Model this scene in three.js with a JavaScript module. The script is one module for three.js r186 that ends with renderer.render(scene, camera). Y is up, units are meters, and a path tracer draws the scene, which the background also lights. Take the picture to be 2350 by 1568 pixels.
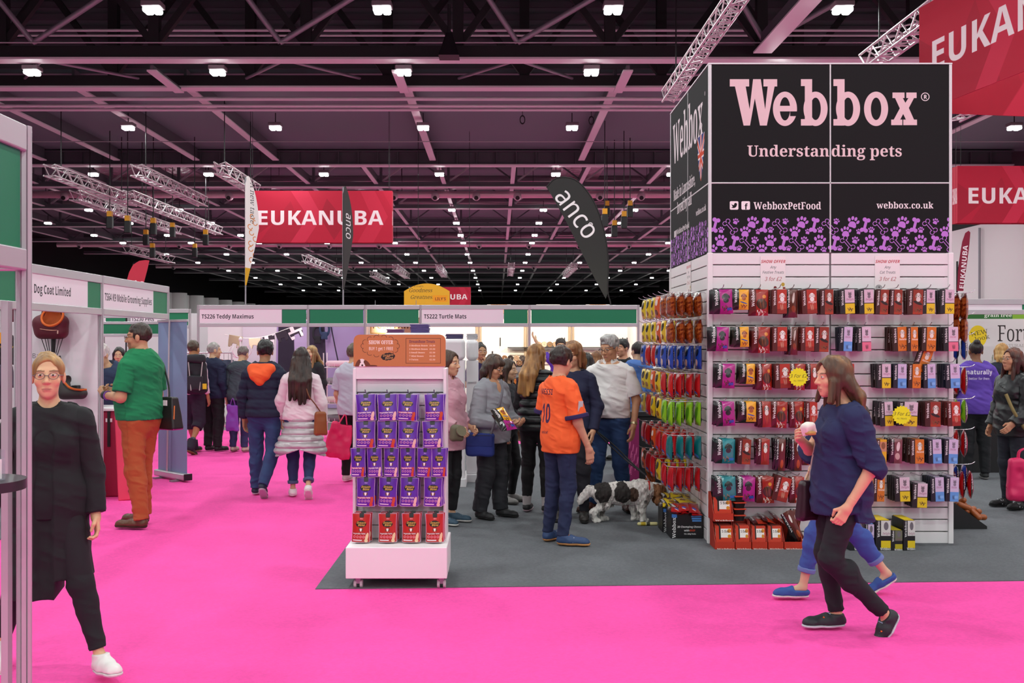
import * as THREE from 'three';
import { RoundedBoxGeometry } from 'three/addons/geometries/RoundedBoxGeometry.js';
import { mergeGeometries } from 'three/addons/utils/BufferGeometryUtils.js';
import { RectAreaLightUniformsLib } from 'three/addons/lights/RectAreaLightUniformsLib.js';

// ---------- camera, exposure ----------
const scene = new THREE.Scene();
scene.background = new THREE.Color(0x000000);
const EYE = 1.7, FOC = 2300, CX = 1142, CY = 784;
const camera = new THREE.PerspectiveCamera(2 * Math.atan(784 / FOC) * 180 / Math.PI, 2350 / 1568, 0.1, 400);
camera.position.set(0, EYE, 0);
camera.setViewOffset(2350, 1568, 1175 - CX, 0, 2350, 1568);
const renderer = new THREE.WebGLRenderer({ antialias: true });
renderer.toneMapping = THREE.LinearToneMapping;
renderer.toneMappingExposure = 1.0;
renderer.shadowMap.enabled = true;
RectAreaLightUniformsLib.init();
const LAMP_POWER = 212, LAMP_COLOR = 0xf3fcf9;      // hall lamps: radiance of each luminous face
const LAMP_Y = 10.0;

// ---------- helpers ----------
let seed = 7;
const rnd = () => { seed = (seed + 0x6d2b79f5) | 0; let t = Math.imul(seed ^ (seed >>> 15), 1 | seed); t = (t + Math.imul(t ^ (t >>> 7), 61 | t)) ^ t; return ((t ^ (t >>> 14)) >>> 0) / 4294967296; };
const rr = (a, b) => a + (b - a) * rnd();
const V = (x, y, z) => new THREE.Vector3(x, y, z);
const XA = (px, d) => (px - CX) * d / FOC;             // metres across at a given depth
const YA = (py, d) => EYE - (py - CY) * d / FOC;       // metres up at a given depth
const taken = new Map();
function numbered(name) { const n = taken.get(name) ?? 0; taken.set(name, n + 1); return n ? name + '_' + String(n).padStart(3, '0') : name; }
function tag(o, label, category, group, kind) {
  o.userData = {}; if (label) o.userData.label = label; if (category) o.userData.category = category; if (group) o.userData.group = group; if (kind) o.userData.kind = kind; return o;
}
function thing(name, label, category, pos = [0, 0, 0], turn = 0, group) {
  const o = new THREE.Group(); o.name = numbered(name); o.position.set(...pos); o.rotation.y = turn; scene.add(o); return tag(o, label, category, group);
}
function part(name, geo, mat, parent, pos, rot, scale) {
  const m = new THREE.Mesh(geo, mat); m.name = parent ? name : numbered(name); m.castShadow = m.receiveShadow = true;
  if (pos) m.position.set(...pos); if (rot) m.rotation.set(...rot); if (scale) m.scale.set(...scale);
  (parent || scene).add(m); return m;
}
function single(name, label, category, geo, mat, pos, rot, group, scale) { const m = part(name, geo, mat, null, pos, rot, scale); return tag(m, label, category, group); }
function struct(name, geo, mat, pos, rot) { const m = part(name, geo, mat, null, pos, rot); m.userData.kind = 'structure'; return m; }
const UB = new THREE.BoxGeometry(1, 1, 1);
const CYL = new THREE.CylinderGeometry(1, 1, 1, 12), CYL6 = new THREE.CylinderGeometry(1, 1, 1, 6), CYL24 = new THREE.CylinderGeometry(1, 1, 1, 28);
const SPH = new THREE.SphereGeometry(1, 16, 12);
function box(name, mat, parent, x0, x1, y0, y1, z0, z1) {     // unit box scaled between two corners
  return part(name, UB, mat, parent, [(x0 + x1) / 2, (y0 + y1) / 2, (z0 + z1) / 2], null, [Math.abs(x1 - x0), Math.abs(y1 - y0), Math.abs(z1 - z0)]);
}
function rbox(name, mat, parent, x0, x1, y0, y1, z0, z1, r = 0.004, seg = 2) {
  return part(name, new RoundedBoxGeometry(Math.abs(x1 - x0), Math.abs(y1 - y0), Math.abs(z1 - z0), seg, r), mat, parent, [(x0 + x1) / 2, (y0 + y1) / 2, (z0 + z1) / 2]);
}
function place(m, a, b, r, r2 = r) {                               // put a unit cylinder between two points
  const A = V(...a), B = V(...b), d = B.clone().sub(A), L = d.length();
  m.position.copy(A).addScaledVector(d, 0.5); m.quaternion.setFromUnitVectors(V(0, 1, 0), d.normalize()); m.scale.set(r, L, r2); return m;
}
function rod(name, mat, parent, a, b, r, geo = CYL, r2 = r) { return place(part(name, geo, mat, parent), a, b, r, r2); }
function bar(name, mat, parent, a, b, w, h) { return place(part(name, UB, mat, parent), a, b, w, h); }   // square bar
function tube(pts, r, seg = 24, rad = 8, closed = false) { return new THREE.TubeGeometry(new THREE.CatmullRomCurve3(pts.map((p) => V(...p)), closed), seg, r, rad, closed); }
const matCache = new Map();
function mat(color, rough = 0.7, metal = 0, extra) {
  const key = JSON.stringify([color, rough, metal, extra]); if (matCache.has(key)) return matCache.get(key);
  const m = new THREE.MeshPhysicalMaterial({ color, roughness: rough, metalness: metal, ...extra }); matCache.set(key, m); return m;
}
function canvasTex(w, h, draw, srgb = true) {
  const c = document.createElement('canvas'); c.width = w; c.height = h; const g = c.getContext('2d'); draw(g, w, h);
  const t = new THREE.CanvasTexture(c); if (srgb) t.colorSpace = THREE.SRGBColorSpace; t.anisotropy = 8; return t;
}
function printMat(w, h, draw, rough = 0.55, extra) { return new THREE.MeshPhysicalMaterial({ map: canvasTex(w, h, draw), roughness: rough, ...extra }); }
function fitText(g, text, font, x, y, w, h, align = 'left') {       // text stretched to an exact width and cap height
  g.save(); g.font = font.replace('#', '100'); g.textBaseline = 'alphabetic'; const m = g.measureText(text); g.translate(align === 'center' ? x - w / 2 : x, y); g.scale(w / m.width, h / 73); g.textAlign = 'left'; g.fillText(text, 0, 0); g.restore();
}
// smooth value noise
const NT = new Float32Array(4096); { let s0 = seed; for (let i = 0; i < 4096; i++) NT[i] = rnd() * 2 - 1; seed = s0; }
function noise3(x, y, z) {
  const xi = Math.floor(x), yi = Math.floor(y), zi = Math.floor(z); let u = x - xi, v = y - yi, w = z - zi; u = u * u * (3 - 2 * u); v = v * v * (3 - 2 * v); w = w * w * (3 - 2 * w);
  const h = (i, j, k) => NT[((i * 73856093) ^ (j * 19349663) ^ (k * 83492791)) & 4095];
  const a = h(xi, yi, zi), b = h(xi + 1, yi, zi), c = h(xi, yi + 1, zi), d = h(xi + 1, yi + 1, zi), e = h(xi, yi, zi + 1), f = h(xi + 1, yi, zi + 1), g = h(xi, yi + 1, zi + 1), k = h(xi + 1, yi + 1, zi + 1);
  const p = a + (b - a) * u, q = c + (d - c) * u, r = e + (f - e) * u, s = g + (k - g) * u, t0 = p + (q - p) * v, t1 = r + (s - r) * v; return t0 + (t1 - t0) * w;
}
function dataTex(n, fn, srgb) {                                    // fn(u, v) -> [r, g, b] 0..1
  const a = new Uint8Array(n * n * 4); for (let j = 0; j < n; j++) for (let i = 0; i < n; i++) { const c = fn(i / n, j / n), o = (j * n + i) * 4; a[o] = c[0] * 255; a[o + 1] = c[1] * 255; a[o + 2] = c[2] * 255; a[o + 3] = 255; }
  const t = new THREE.DataTexture(a, n, n); t.magFilter = THREE.LinearFilter; t.wrapS = t.wrapT = THREE.RepeatWrapping; if (srgb) t.colorSpace = THREE.SRGBColorSpace; t.needsUpdate = true; return t;
}
// common materials
const ALU = mat(0xc4c2c5, 0.34, 0.45), ALU_D = mat(0x96949a, 0.4, 0.5), WHITE = mat(0xeeeaea, 0.5), CHROME = mat(0xd8d8d8, 0.18, 1), BLACK = mat(0x151416, 0.5), PINKPL = mat(0xe23a74, 0.45);
// ---------- the hall: floor, walls, roof ----------
{
  const fibre = dataTex(512, (u, v) => { const n = 0.5 + 0.28 * noise3(u * 256, v * 256, 1) + 0.22 * noise3(u * 128, v * 128, 5); return [n, n, n]; });
  const pile = dataTex(512, (u, v) => { // pink cord carpet: fine pile and faint trodden patches (wraps round)
    const tri = (t) => Math.abs(t * 2 - 1); const a = noise3(tri(u) * 5, tri(v) * 5, 3) * 0.5 + noise3(tri(u) * 13, tri(v) * 13, 8) * 0.3, f = noise3(u * 256, v * 256, 2) * 0.5 + rnd() * 0.5 - 0.25; const k = 1 + a * 0.035 + f * 0.05;
    return [Math.min(1, 0.955 * k), 0.285 * k, 0.64 * k];
  }, true);
  pile.repeat.set(0.25, 0.25); fibre.repeat.set(1, 1);
  const greyPile = dataTex(512, (u, v) => { const tri = (t) => Math.abs(t * 2 - 1); const k = 1 + (noise3(tri(u) * 6, tri(v) * 6, 21) * 0.06 + noise3(u * 256, v * 256, 2) * 0.06 + (rnd() - 0.5) * 0.06); return [0.375 * k, 0.383 * k, 0.40 * k]; }, true);
  greyPile.repeat.set(0.3, 0.3);
  const flat = (x0, x1, z0, z1, y0, y1) => { const g = new THREE.BoxGeometry(x1 - x0, y1 - y0, z1 - z0); const p = g.attributes.position, uv = g.attributes.uv; for (let i = 0; i < p.count; i++) uv.setXY(i, p.getX(i) + x0, p.getZ(i) + z0); g.translate((x0 + x1) / 2, (y0 + y1) / 2, (z0 + z1) / 2); return g; };
  const pink = new THREE.MeshStandardMaterial({ map: pile, roughness: 0.97, bumpMap: fibre, bumpScale: 0.002 });
  const grey = new THREE.MeshStandardMaterial({ map: greyPile, roughness: 0.97, bumpMap: fibre, bumpScale: 0.002 });
  const slab = mat(0x77726f, 0.85);
  struct('floor', flat(-46, 26, -206, 41, -0.2, -0.006), slab);
  // pink carpet: aisles here, then strips added to throw pink light at the roof
  struct('floor_aisle_and_bounce', flat(-4.26, 9.5, -19.2, 3.5, -0.006, 0), pink); struct('floor_aisle_and_bounce', flat(-9.5, -4.26, -19.2, -10.7, -0.006, 0), pink); struct('floor_aisle_and_bounce', flat(9.5, 14, -19.2, -13.6, -0.006, 0), pink);
  for (const [a, b] of [[-27, -24], [-37, -32.5], [-48, -44], [-60, -55.5], [-72, -67], [-86, -80], [-101, -95]]) struct('floor_aisle_and_bounce', flat(-40, 25, a, b, -0.006, 0), pink);  // cross strips added so that pink bounce reaches the roof
  for (const [a, b] of [[-21, -17], [-12.5, -9.8], [10.5, 13.5], [18, 22]]) struct('floor_aisle_and_bounce', flat(a, b, -24, 20, -0.0055, -0.0005), pink);  // lengthwise strips, added for the same pink bounce
  // grey stand carpet: its front edge runs a little askew to the aisle
  const sh = new THREE.Shape(); sh.moveTo(-1.25, -6.87); sh.lineTo(9, -7.36); sh.lineTo(9, -16.6); sh.lineTo(-1.25, -16.6);
  const gg = new THREE.ExtrudeGeometry(sh, { depth: 0.005, bevelEnabled: false }); gg.rotateX(Math.PI / 2); { const p = gg.attributes.position; for (let i = 0; i < p.count; i++) { p.setZ(i, p.getZ(i)); } }
  // shape y was the floor's z
  { const p = gg.attributes.position, uv = gg.attributes.uv; for (let i = 0; i < p.count; i++) { uv.setXY(i, p.getX(i), p.getZ(i)); p.setY(i, p.getY(i) + 0.005); } gg.computeVertexNormals(); }
  struct('floor_carpet', gg, grey);
  struct('floor_carpet', flat(-8, -4.26, -10.6, -5.5, 0, 0.005), grey);

  const deck = mat(0x757a80, 0.8), deckLow = mat(0x68777b, 0.75), dark = mat(0x151617, 0.6), steel = mat(0x55595d, 0.55), wallD = mat(0x3a3638, 0.9), wallW = mat(0xe6e2e2, 0.8);
  struct('wall_back', UB, wallD, [-10, 7.5, 40.6]).scale.set(73, 15.4, 0.4);
  struct('wall_front', UB, wallD, [-10, 7.5, -205.6]).scale.set(73, 15.4, 0.4);
  struct('wall_left', UB, wallD, [-45.8, 7.5, -82]).scale.set(0.4, 15.4, 248);
  struct('wall_right', UB, wallD, [26.2, 7.5, -82]).scale.set(0.4, 15.4, 248);
  // pale lower walls down both sides of the hall, with round columns along the far side wall
  struct('wall_left_lining', UB, wallW, [-40.2, 3.85, -130]).scale.set(0.3, 7.7, 150);
  struct('wall_right_lining', UB, wallW, [25.3, 3.9, -82]).scale.set(0.3, 7.8, 246);
  for (let z = -96; z > -200; z -= 7) { const c = struct('wall_column', CYL24, wallW, [-39.4, 3.85, z]); c.scale.set(0.95, 7.7, 0.95); }
  for (const z of [-40, -52, -64]) struct('wall_pipe', CYL, ALU_D, [25, 4, z]).scale.set(0.06, 7.2, 0.06);

  // roof deck: high near bay, low smooth bay, far bays
  const ceil = (n, y, z0, z1, m) => struct(n, UB, m, [-10, y + 0.15, (z0 + z1) / 2]).scale.set(73, 0.3, Math.abs(z1 - z0));
  ceil('ceiling', 14.3, 40.6, -34.4, deck); ceil('ceiling_low', 10.95, -34.4, -48.7, deckLow); ceil('ceiling_far', 12.2, -48.7, -205.6, deck);
  struct('ceiling_drop', UB, mat(0x66696e, 0.8), [-10, 12.7, -34.5]).scale.set(73, 3.6, 0.2);
  for (let y = 11.15; y < 14; y += 0.42) struct('ceiling_drop_rib', UB, mat(0x55585c, 0.8), [-8, y, -34.36]).scale.set(64, 0.2, 0.09);
  // ribs of the near deck
  for (let z = -33.4; z < -8; z += 1.3) struct('ceiling_rib', UB, deckLow, [-5, 14.2, z]).scale.set(60, 0.16, 0.5);
  const rail = mat(0xdcdcdc, 0.45), railM = mat(0xa9a9ab, 0.5);  // on flanges, rail paints in the floor light caught by undersides
  // deep roof truss across the near bay: two chords with uprights and diagonals
  const beam = (n) => { const o = new THREE.Group(); o.name = numbered(n); o.userData.kind = 'structure'; scene.add(o); return o; };
  for (const [z, yb, off] of [[-30.4, 10.2, 0], [-33.7, 10.18, 2.1]]) {
    const t = beam('roof_truss_beam');
    box('lower_chord', dark, t, -40, 24, yb + 0.06, yb + 0.42, z - 0.22, z + 0.22); box('flange', rail, t, -40, 24, yb, yb + 0.06, z - 0.26, z + 0.26);
    box('upper_chord', dark, t, -40, 24, 13.7, 14.1, z - 0.2, z + 0.2);
    for (let x = -38 + off; x < 24; x += 4.6) {
      box('upright', dark, t, x - 0.16, x + 0.16, yb + 0.42, 13.7, z - 0.14, z + 0.14);
      bar('diagonal', dark, t, [x, yb + 0.45, z], [x + 2.3, 13.7, z], 0.2, 0.2); bar('diagonal', dark, t, [x, yb + 0.45, z], [x - 2.3, 13.7, z], 0.2, 0.2);
    }
  }
  // bright round struts rising from the lower chord towards the nearer roof
  { const t = beam('roof_strut_beam'); for (const x of [-13.9, -6.5, 0.6, 8.0, 15.2]) { rod('strut', ALU_D, t, [x, 10.65, -30.0], [x + 6.2, 13.9, -28.6], 0.085); rod('strut', ALU_D, t, [x, 10.65, -30.0], [x - 2.4, 13.9, -28.8], 0.085); rod('strut', ALU_D, t, [x, 10.3, -30.6], [x + 1.9, 10.5, -33.5], 0.05); rod('strut', ALU_D, t, [x, 10.3, -30.6], [x - 1.9, 10.5, -33.5], 0.05); } }
  // pipes and cable trays
  for (const [y, z, r, n] of [[10.18, -35.0, 0.07, 'roof_pipe_beam'], [10.12, -35.8, 0.06, 'roof_pipe_beam'], [10.1, -36.3, 0.06, 'roof_pipe_beam'], [11.84, -33.2, 0.035, 'roof_pipe_beam'], [11.98, -33.1, 0.045, 'roof_pipe_beam'], [10.62, -29.9, 0.02, 'roof_pipe_beam'], [10.2, -42.6, 0.02, 'roof_pipe_beam']]) { const m = struct(n, CYL, r > 0.03 ? rail : railM); place(m, [-40, y, z], [24, y, z], r); }
  // lengthwise beams, floor light on the underside painted as a pale flange
  const longBeam = (x, z0, z1, yb, h, w) => { const t = beam('roof_long_beam'); box('web', steel, t, x - 0.05, x + 0.05, yb + 0.05, yb + h, z0, z1); box('flange', rail, t, x - w / 2, x + w / 2, yb, yb + 0.05, z0, z1); };
  for (const x of [-25.4, -21.7, -18.2, -14.4, -10.6, -3.1, 4.0, 11.4, 15.1, 18.8]) longBeam(x, -47.9, -34, 10.35, 0.6, 0.3); for (const x of [-10.6, -3.1, 4.0]) longBeam(x, -33.4, -30.7, 9.98, 0.19, 0.3); longBeam(7.9, -29.9, -14, 10.3, 0.6, 0.55);
  // plate girder with stiffeners
  { const t = beam('roof_girder_beam'); box('web', steel, t, -40, 24.8, 10.22, 10.82, -48.5, -48.35); box('flange', rail, t, -40, 24.8, 10.16, 10.22, -48.65, -48.1); box('flange', steel, t, -40, 24.8, 10.82, 10.88, -48.65, -48.1);
    for (let x = -39; x < 24; x += 0.95) box('stiffener', steel, t, x - 0.02, x + 0.02, 10.22, 10.82, -48.35, -48.15); }
  // far bays: lattice beams, ducts with round nozzles, lengthwise beams
  const farZ = [-55, -64, -74, -85, -97, -110, -124, -139, -155, -172, -190];
  farZ.forEach((z, i) => {
    const t = beam('roof_lattice_beam'), yb = 10.15;
    box('lower_chord', steel, t, -40, 25, yb + 0.05, yb + 0.3, z - 0.12, z + 0.12); box('flange', rail, t, -40, 25, yb, yb + 0.05, z - 0.2, z + 0.2); box('upper_chord', steel, t, -40, 25, 11.8, 12.1, z - 0.12, z + 0.12);
    if (i < 5) for (let x = -36; x < 24; x += 3.7) { bar('diagonal', i < 2 ? railM : steel, t, [x, yb + 0.3, z], [x + 1.85, 11.8, z], 0.09, 0.09); bar('diagonal', steel, t, [x, yb + 0.3, z], [x - 1.85, 11.8, z], 0.09, 0.09); if (i < 3) box('upright', steel, t, x - 0.07, x + 0.07, yb + 0.3, 11.8, z - 0.08, z + 0.08); }
  });
  for (let x = -36.4; x < 24; x += 3.72) longBeam(x, -205, -49, 10.32, 0.5, 0.22);
  const pinkDuct = mat(0xd9b6c0, 0.35, 0.5), foil = new THREE.MeshPhysicalMaterial({ color: 0xa89ca0, roughness: 0.3, metalness: 0.8, bumpMap: dataTex(128, (u, v) => { const n = 0.5 + 0.5 * noise3(u * 24, v * 24, 4); return [n, n, n]; }), bumpScale: 0.05 });
  for (const [z, y, nz] of [[-56.6, 10.0, 2.32], [-86.5, 10.05, 4.3], [-111.5, 10.05, 5]]) {
    const t = thing('air_duct', ['pale round air duct with ball nozzles below the first lattice beam', 'pale round air duct with ball nozzles in a middle bay of the roof', 'pale round air duct with ball nozzles in a deep bay of the roof'][z > -60 ? 0 : z > -100 ? 1 : 2], 'duct'); rod('pipe', pinkDuct, t, [-38, y, z], [24, y, z], 0.2, CYL24); for (let x = -35; x < 24; x += 7.4) rod('hanger', BLACK, t, [x, y + 0.18, z], [x, 12.2, z], 0.015, CYL6);
    for (let x = -36; x < 22; x += nz) { const n = part('nozzle', SPH, mat(0xcdbcc2, 0.4), t, [x, y - 0.12, z + 0.12], null, [0.24, 0.24, 0.24]); rod('nozzle_mouth', BLACK, t, [x, y - 0.2, z + 0.26], [x, y - 0.25, z + 0.345], 0.12); }
  }
  for (const [z, y, l] of [[-52.5, 11.3, 'crinkled foil air duct above the first lattice beam'], [-60.5, 11.3, 'crinkled foil air duct behind the first row of nozzles'], [-69.5, 11.3, 'crinkled foil air duct in the middle of the roof'], [-91.5, 11.3, 'crinkled foil air duct deep in the roof']]) { const t = thing('foil_duct', l, 'duct'); rod('pipe', foil, t, [-30, y, z], [24, y, z], 0.42, CYL24); for (let x = -28; x < 24; x += 7.4) rod('hanger', BLACK, t, [x, y + 0.4, z], [x, 12.2, z], 0.015, CYL6); }
  for (const x of [-22, -19, 4.6, 12.5]) { const m = single('roof_lining_sheet', 'pale crinkled insulation sheet under the roof between two lengthwise beams', 'insulation', UB, foil, [x, 11.6, -58.5], null, 'insulation sheets'); m.scale.set(2.9, 0.12, 5.5); }

  // ---------- hall lamps ----------
  const glow = new THREE.MeshStandardMaterial({ color: 0xffffff, emissive: LAMP_COLOR, emissiveIntensity: 14 }), hous = mat(0x8a8688, 0.5, 0.4);
  const proto = new THREE.Group();
  { part('housing', new RoundedBoxGeometry(0.5, 0.14, 0.42, 1, 0.03), hous, proto, [0, 0.09, 0]); part('lens', new RoundedBoxGeometry(0.2, 0.13, 0.36, 3, 0.05), glow, proto, [-0.115, -0.045, 0]); part('lens', new RoundedBoxGeometry(0.2, 0.13, 0.36, 3, 0.05), glow, proto, [0.115, -0.055, 0.03]); rod('hanger', BLACK, proto, [0, 0.15, 0], [0, 0.55, 0], 0.02, CYL6); }
  const rows = [36, 30, 24, 18, 12, 6, 0, -6, -12.5, -19, -25, -30.8, -38.8, -49.6, -57, -63, -70, -78, -84, -95, -105, -117, -130, -145, -162], cols = [-31.4, -25.7, -20, -14.3, -8.6, -2.88, 2.88, 8.6, 14.3, 20];  // rows behind the camera are unseen, added for frontal light
  for (const z of rows) for (const x of cols) {
    const seen = z < -22 && Math.abs(x + 0.2) < -z * 0.53 + 1;
    if (!seen && !(x === 20 && z < -20 && z > -60) && (Math.abs(x) > 21 || z < -40)) continue;
    const o = proto.clone(); o.name = numbered('ceiling_lamp'); scene.add(o); o.position.set(x, LAMP_Y, z); tag(o, 'bright white twin-panel lamp hung under the dark hall roof', 'lamp', 'hall ceiling lamps');
    if ((z > -135 && Math.abs(x) < 21) || (x < -24 && z < -80 && z > -170)) { const l = new THREE.RectAreaLight(LAMP_COLOR, LAMP_POWER * 1.55, 0.44, 0.36); l.name = 'hall_lamp_light'; l.position.set(x, LAMP_Y - 0.135, z); l.rotation.x = -Math.PI / 2; scene.add(l); }
  }

  // ---------- lighting trusses ----------
  const trussM = mat(0xd6ced0, 0.35, 0.7);
  const roofY = (z) => z > -34.4 ? 14.3 : z > -48.7 ? 10.95 : 12.2;
  function truss(x, y, z0, z1, w, label, step = w * 1.1, group) {
    const L = Math.abs(z1 - z0), t = thing('lighting_truss', label, 'truss', [x, y, Math.max(z0, z1)], 0, group), h = w / 2, r = w * 0.085;
    for (const a of [-h, h]) for (const b of [-h, h]) rod('chord', trussM, t, [a, b, 0], [a, b, -L], r, CYL6);
    const n = Math.round(L / step), s = L / n;
    for (let i = 0; i < n; i++) { const za = -i * s, zb = -(i + 1) * s, f = i % 2 ? 1 : -1; for (const b of [-h, h]) rod('brace', trussM, t, [f * -h, b, za], [f * h, b, zb], r * 0.6, CYL6); for (const a of [-h, h]) rod('brace', trussM, t, [a, f * -h, za], [a, f * h, zb], r * 0.6, CYL6); rod('rung', trussM, t, [-h, -h, za], [h, -h, za], r * 0.6, CYL6); }
    for (const q of [0.12, 0.85]) rod('hanging_cable', BLACK, t, [0, h, -L * q], [0, roofY(Math.max(z0, z1) - L * q) - y, -L * q], 0.02, CYL6);
    return t;
  }
  truss(4.86, 8.7, -20, -28.6, 0.32, 'pale lattice lighting truss rising above the black tower sign');
  truss(9.3, 8.7, -20, -25.2, 0.4, 'pale lattice lighting truss beside the slanting red banner');
  truss(14.1, 8.7, -26, -31, 0.4, 'short pale lattice truss beyond the slanting red banner');
  const far = 'pale lattice lighting truss hung with hoists in the far roof';
  for (const [x, z0, z1] of [[-17, -38, -46.6], [-18.8, -44.5, -58.9], [-16.4, -44.5, -59], [-13.7, -38, -46.6], [-10.4, -37.5, -43]]) truss(x, 8.2, z0, z1, 0.42, 'pale lattice lighting truss below the plate girder', 0.55, 'lighting trusses below the girder');
  for (const [x, z0, z1] of [[-26, -70, -80], [-15, -78, -96], [-12, -96, -110], [-5.2, -88, -98], [-9, -88, -100], [1.2, -86, -96], [6.6, -86, -98]]) truss(x, 8.2, z0, z1, 0.5, 'small pale lighting truss deep in the hall', 1, 'far lighting trusses');
  const yel = mat(0xd99a12, 0.5);
  for (const [px, py, d] of [[293, 515, 44], [352, 520, 45], [335, 545, 50], [396, 528, 52], [350, 575, 53.5], [447, 575, 56], [472, 545, 50], [252, 505, 44], [1432, 505, 44], [1410, 525, 46], [1393, 480, 47.5], [1446, 480, 45.5], [1388, 500, 42]]) {
    const t = thing('chain_hoist', 'black and yellow chain hoist hanging from the roof', 'hoist', [XA(px, d), YA(py, d), -d], 0, 'chain hoists'); rbox('motor', BLACK, t, -0.13, 0.13, -0.4, 0.15, -0.13, 0.13, 0.05); box('hook_block', yel, t, -0.1, 0.1, 0.15, 0.38, -0.1, 0.1); rod('chain', BLACK, t, [0, 0.38, 0], [0, roofY(-d) - YA(py, d), 0], 0.02, CYL6);
  }
  // loudspeaker horns and cable loops under the low bay
  { const t = thing('roof_speaker', 'black box loudspeaker hung from the near truss', 'speaker', [XA(1030, 29), YA(100, 29), -29.2]); const g = new THREE.CylinderGeometry(0.12, 0.42, 0.7, 4); part('cabinet', g, BLACK, t, [0, 0, 0], [0, Math.PI / 4, 0]); rod('bracket', BLACK, t, [0, 0.3, 0], [0, 1.2, 0], 0.05); }
  for (const [px, py] of [[1199, 275], [1357, 277]]) { const t = thing('cable_loop', 'coiled black cable hanging under the smooth low roof bay', 'cable', [XA(px, 40), YA(py, 40), -40], 0, 'coiled cables'); part('coil', new THREE.TorusGeometry(0.16, 0.03, 6, 20), BLACK, t, null, null, [0.6, 1, 1]); rod('tail', BLACK, t, [0, 0.15, 0], [0, 10.95 - YA(py, 40), 0], 0.012, CYL6); }
}
// ---------- hanging fabric banners ----------
function redPanel(g, w, h, text, frac) {
  g.fillStyle = '#be1436'; g.fillRect(0, 0, w, h);
  const tri = (pts, c) => { g.fillStyle = c; g.beginPath(); pts.forEach((p, i) => g[i ? 'lineTo' : 'moveTo'](p[0] * w, p[1] * h)); g.fill(); };
  tri([[0, 0.3], [0.18, 0.62], [0, 1]], '#ac1030'); tri([[0.08, 1], [0.3, 0.2], [0.42, 1]], '#b21232'); tri([[0.3, 0], [0.42, 0], [0.52, 0.5], [0.4, 1], [0.3, 1], [0.42, 0.5]], '#d02848'); tri([[0.55, 0.15], [0.68, 0.6], [0.6, 0.95], [0.5, 0.5]], '#a80f2e'); tri([[0.78, 0], [0.88, 0], [0.97, 0.5], [0.87, 1], [0.76, 1], [0.86, 0.5]], '#cc2342'); tri([[0.93, 0], [1, 0], [1, 0.35]], '#c61c3c');
  g.fillStyle = '#fbeff0'; if (text) fitText(g, text, 'bold #px sans-serif', w * 0.06, h * 0.66, w * frac, h * 0.28);
}
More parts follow.
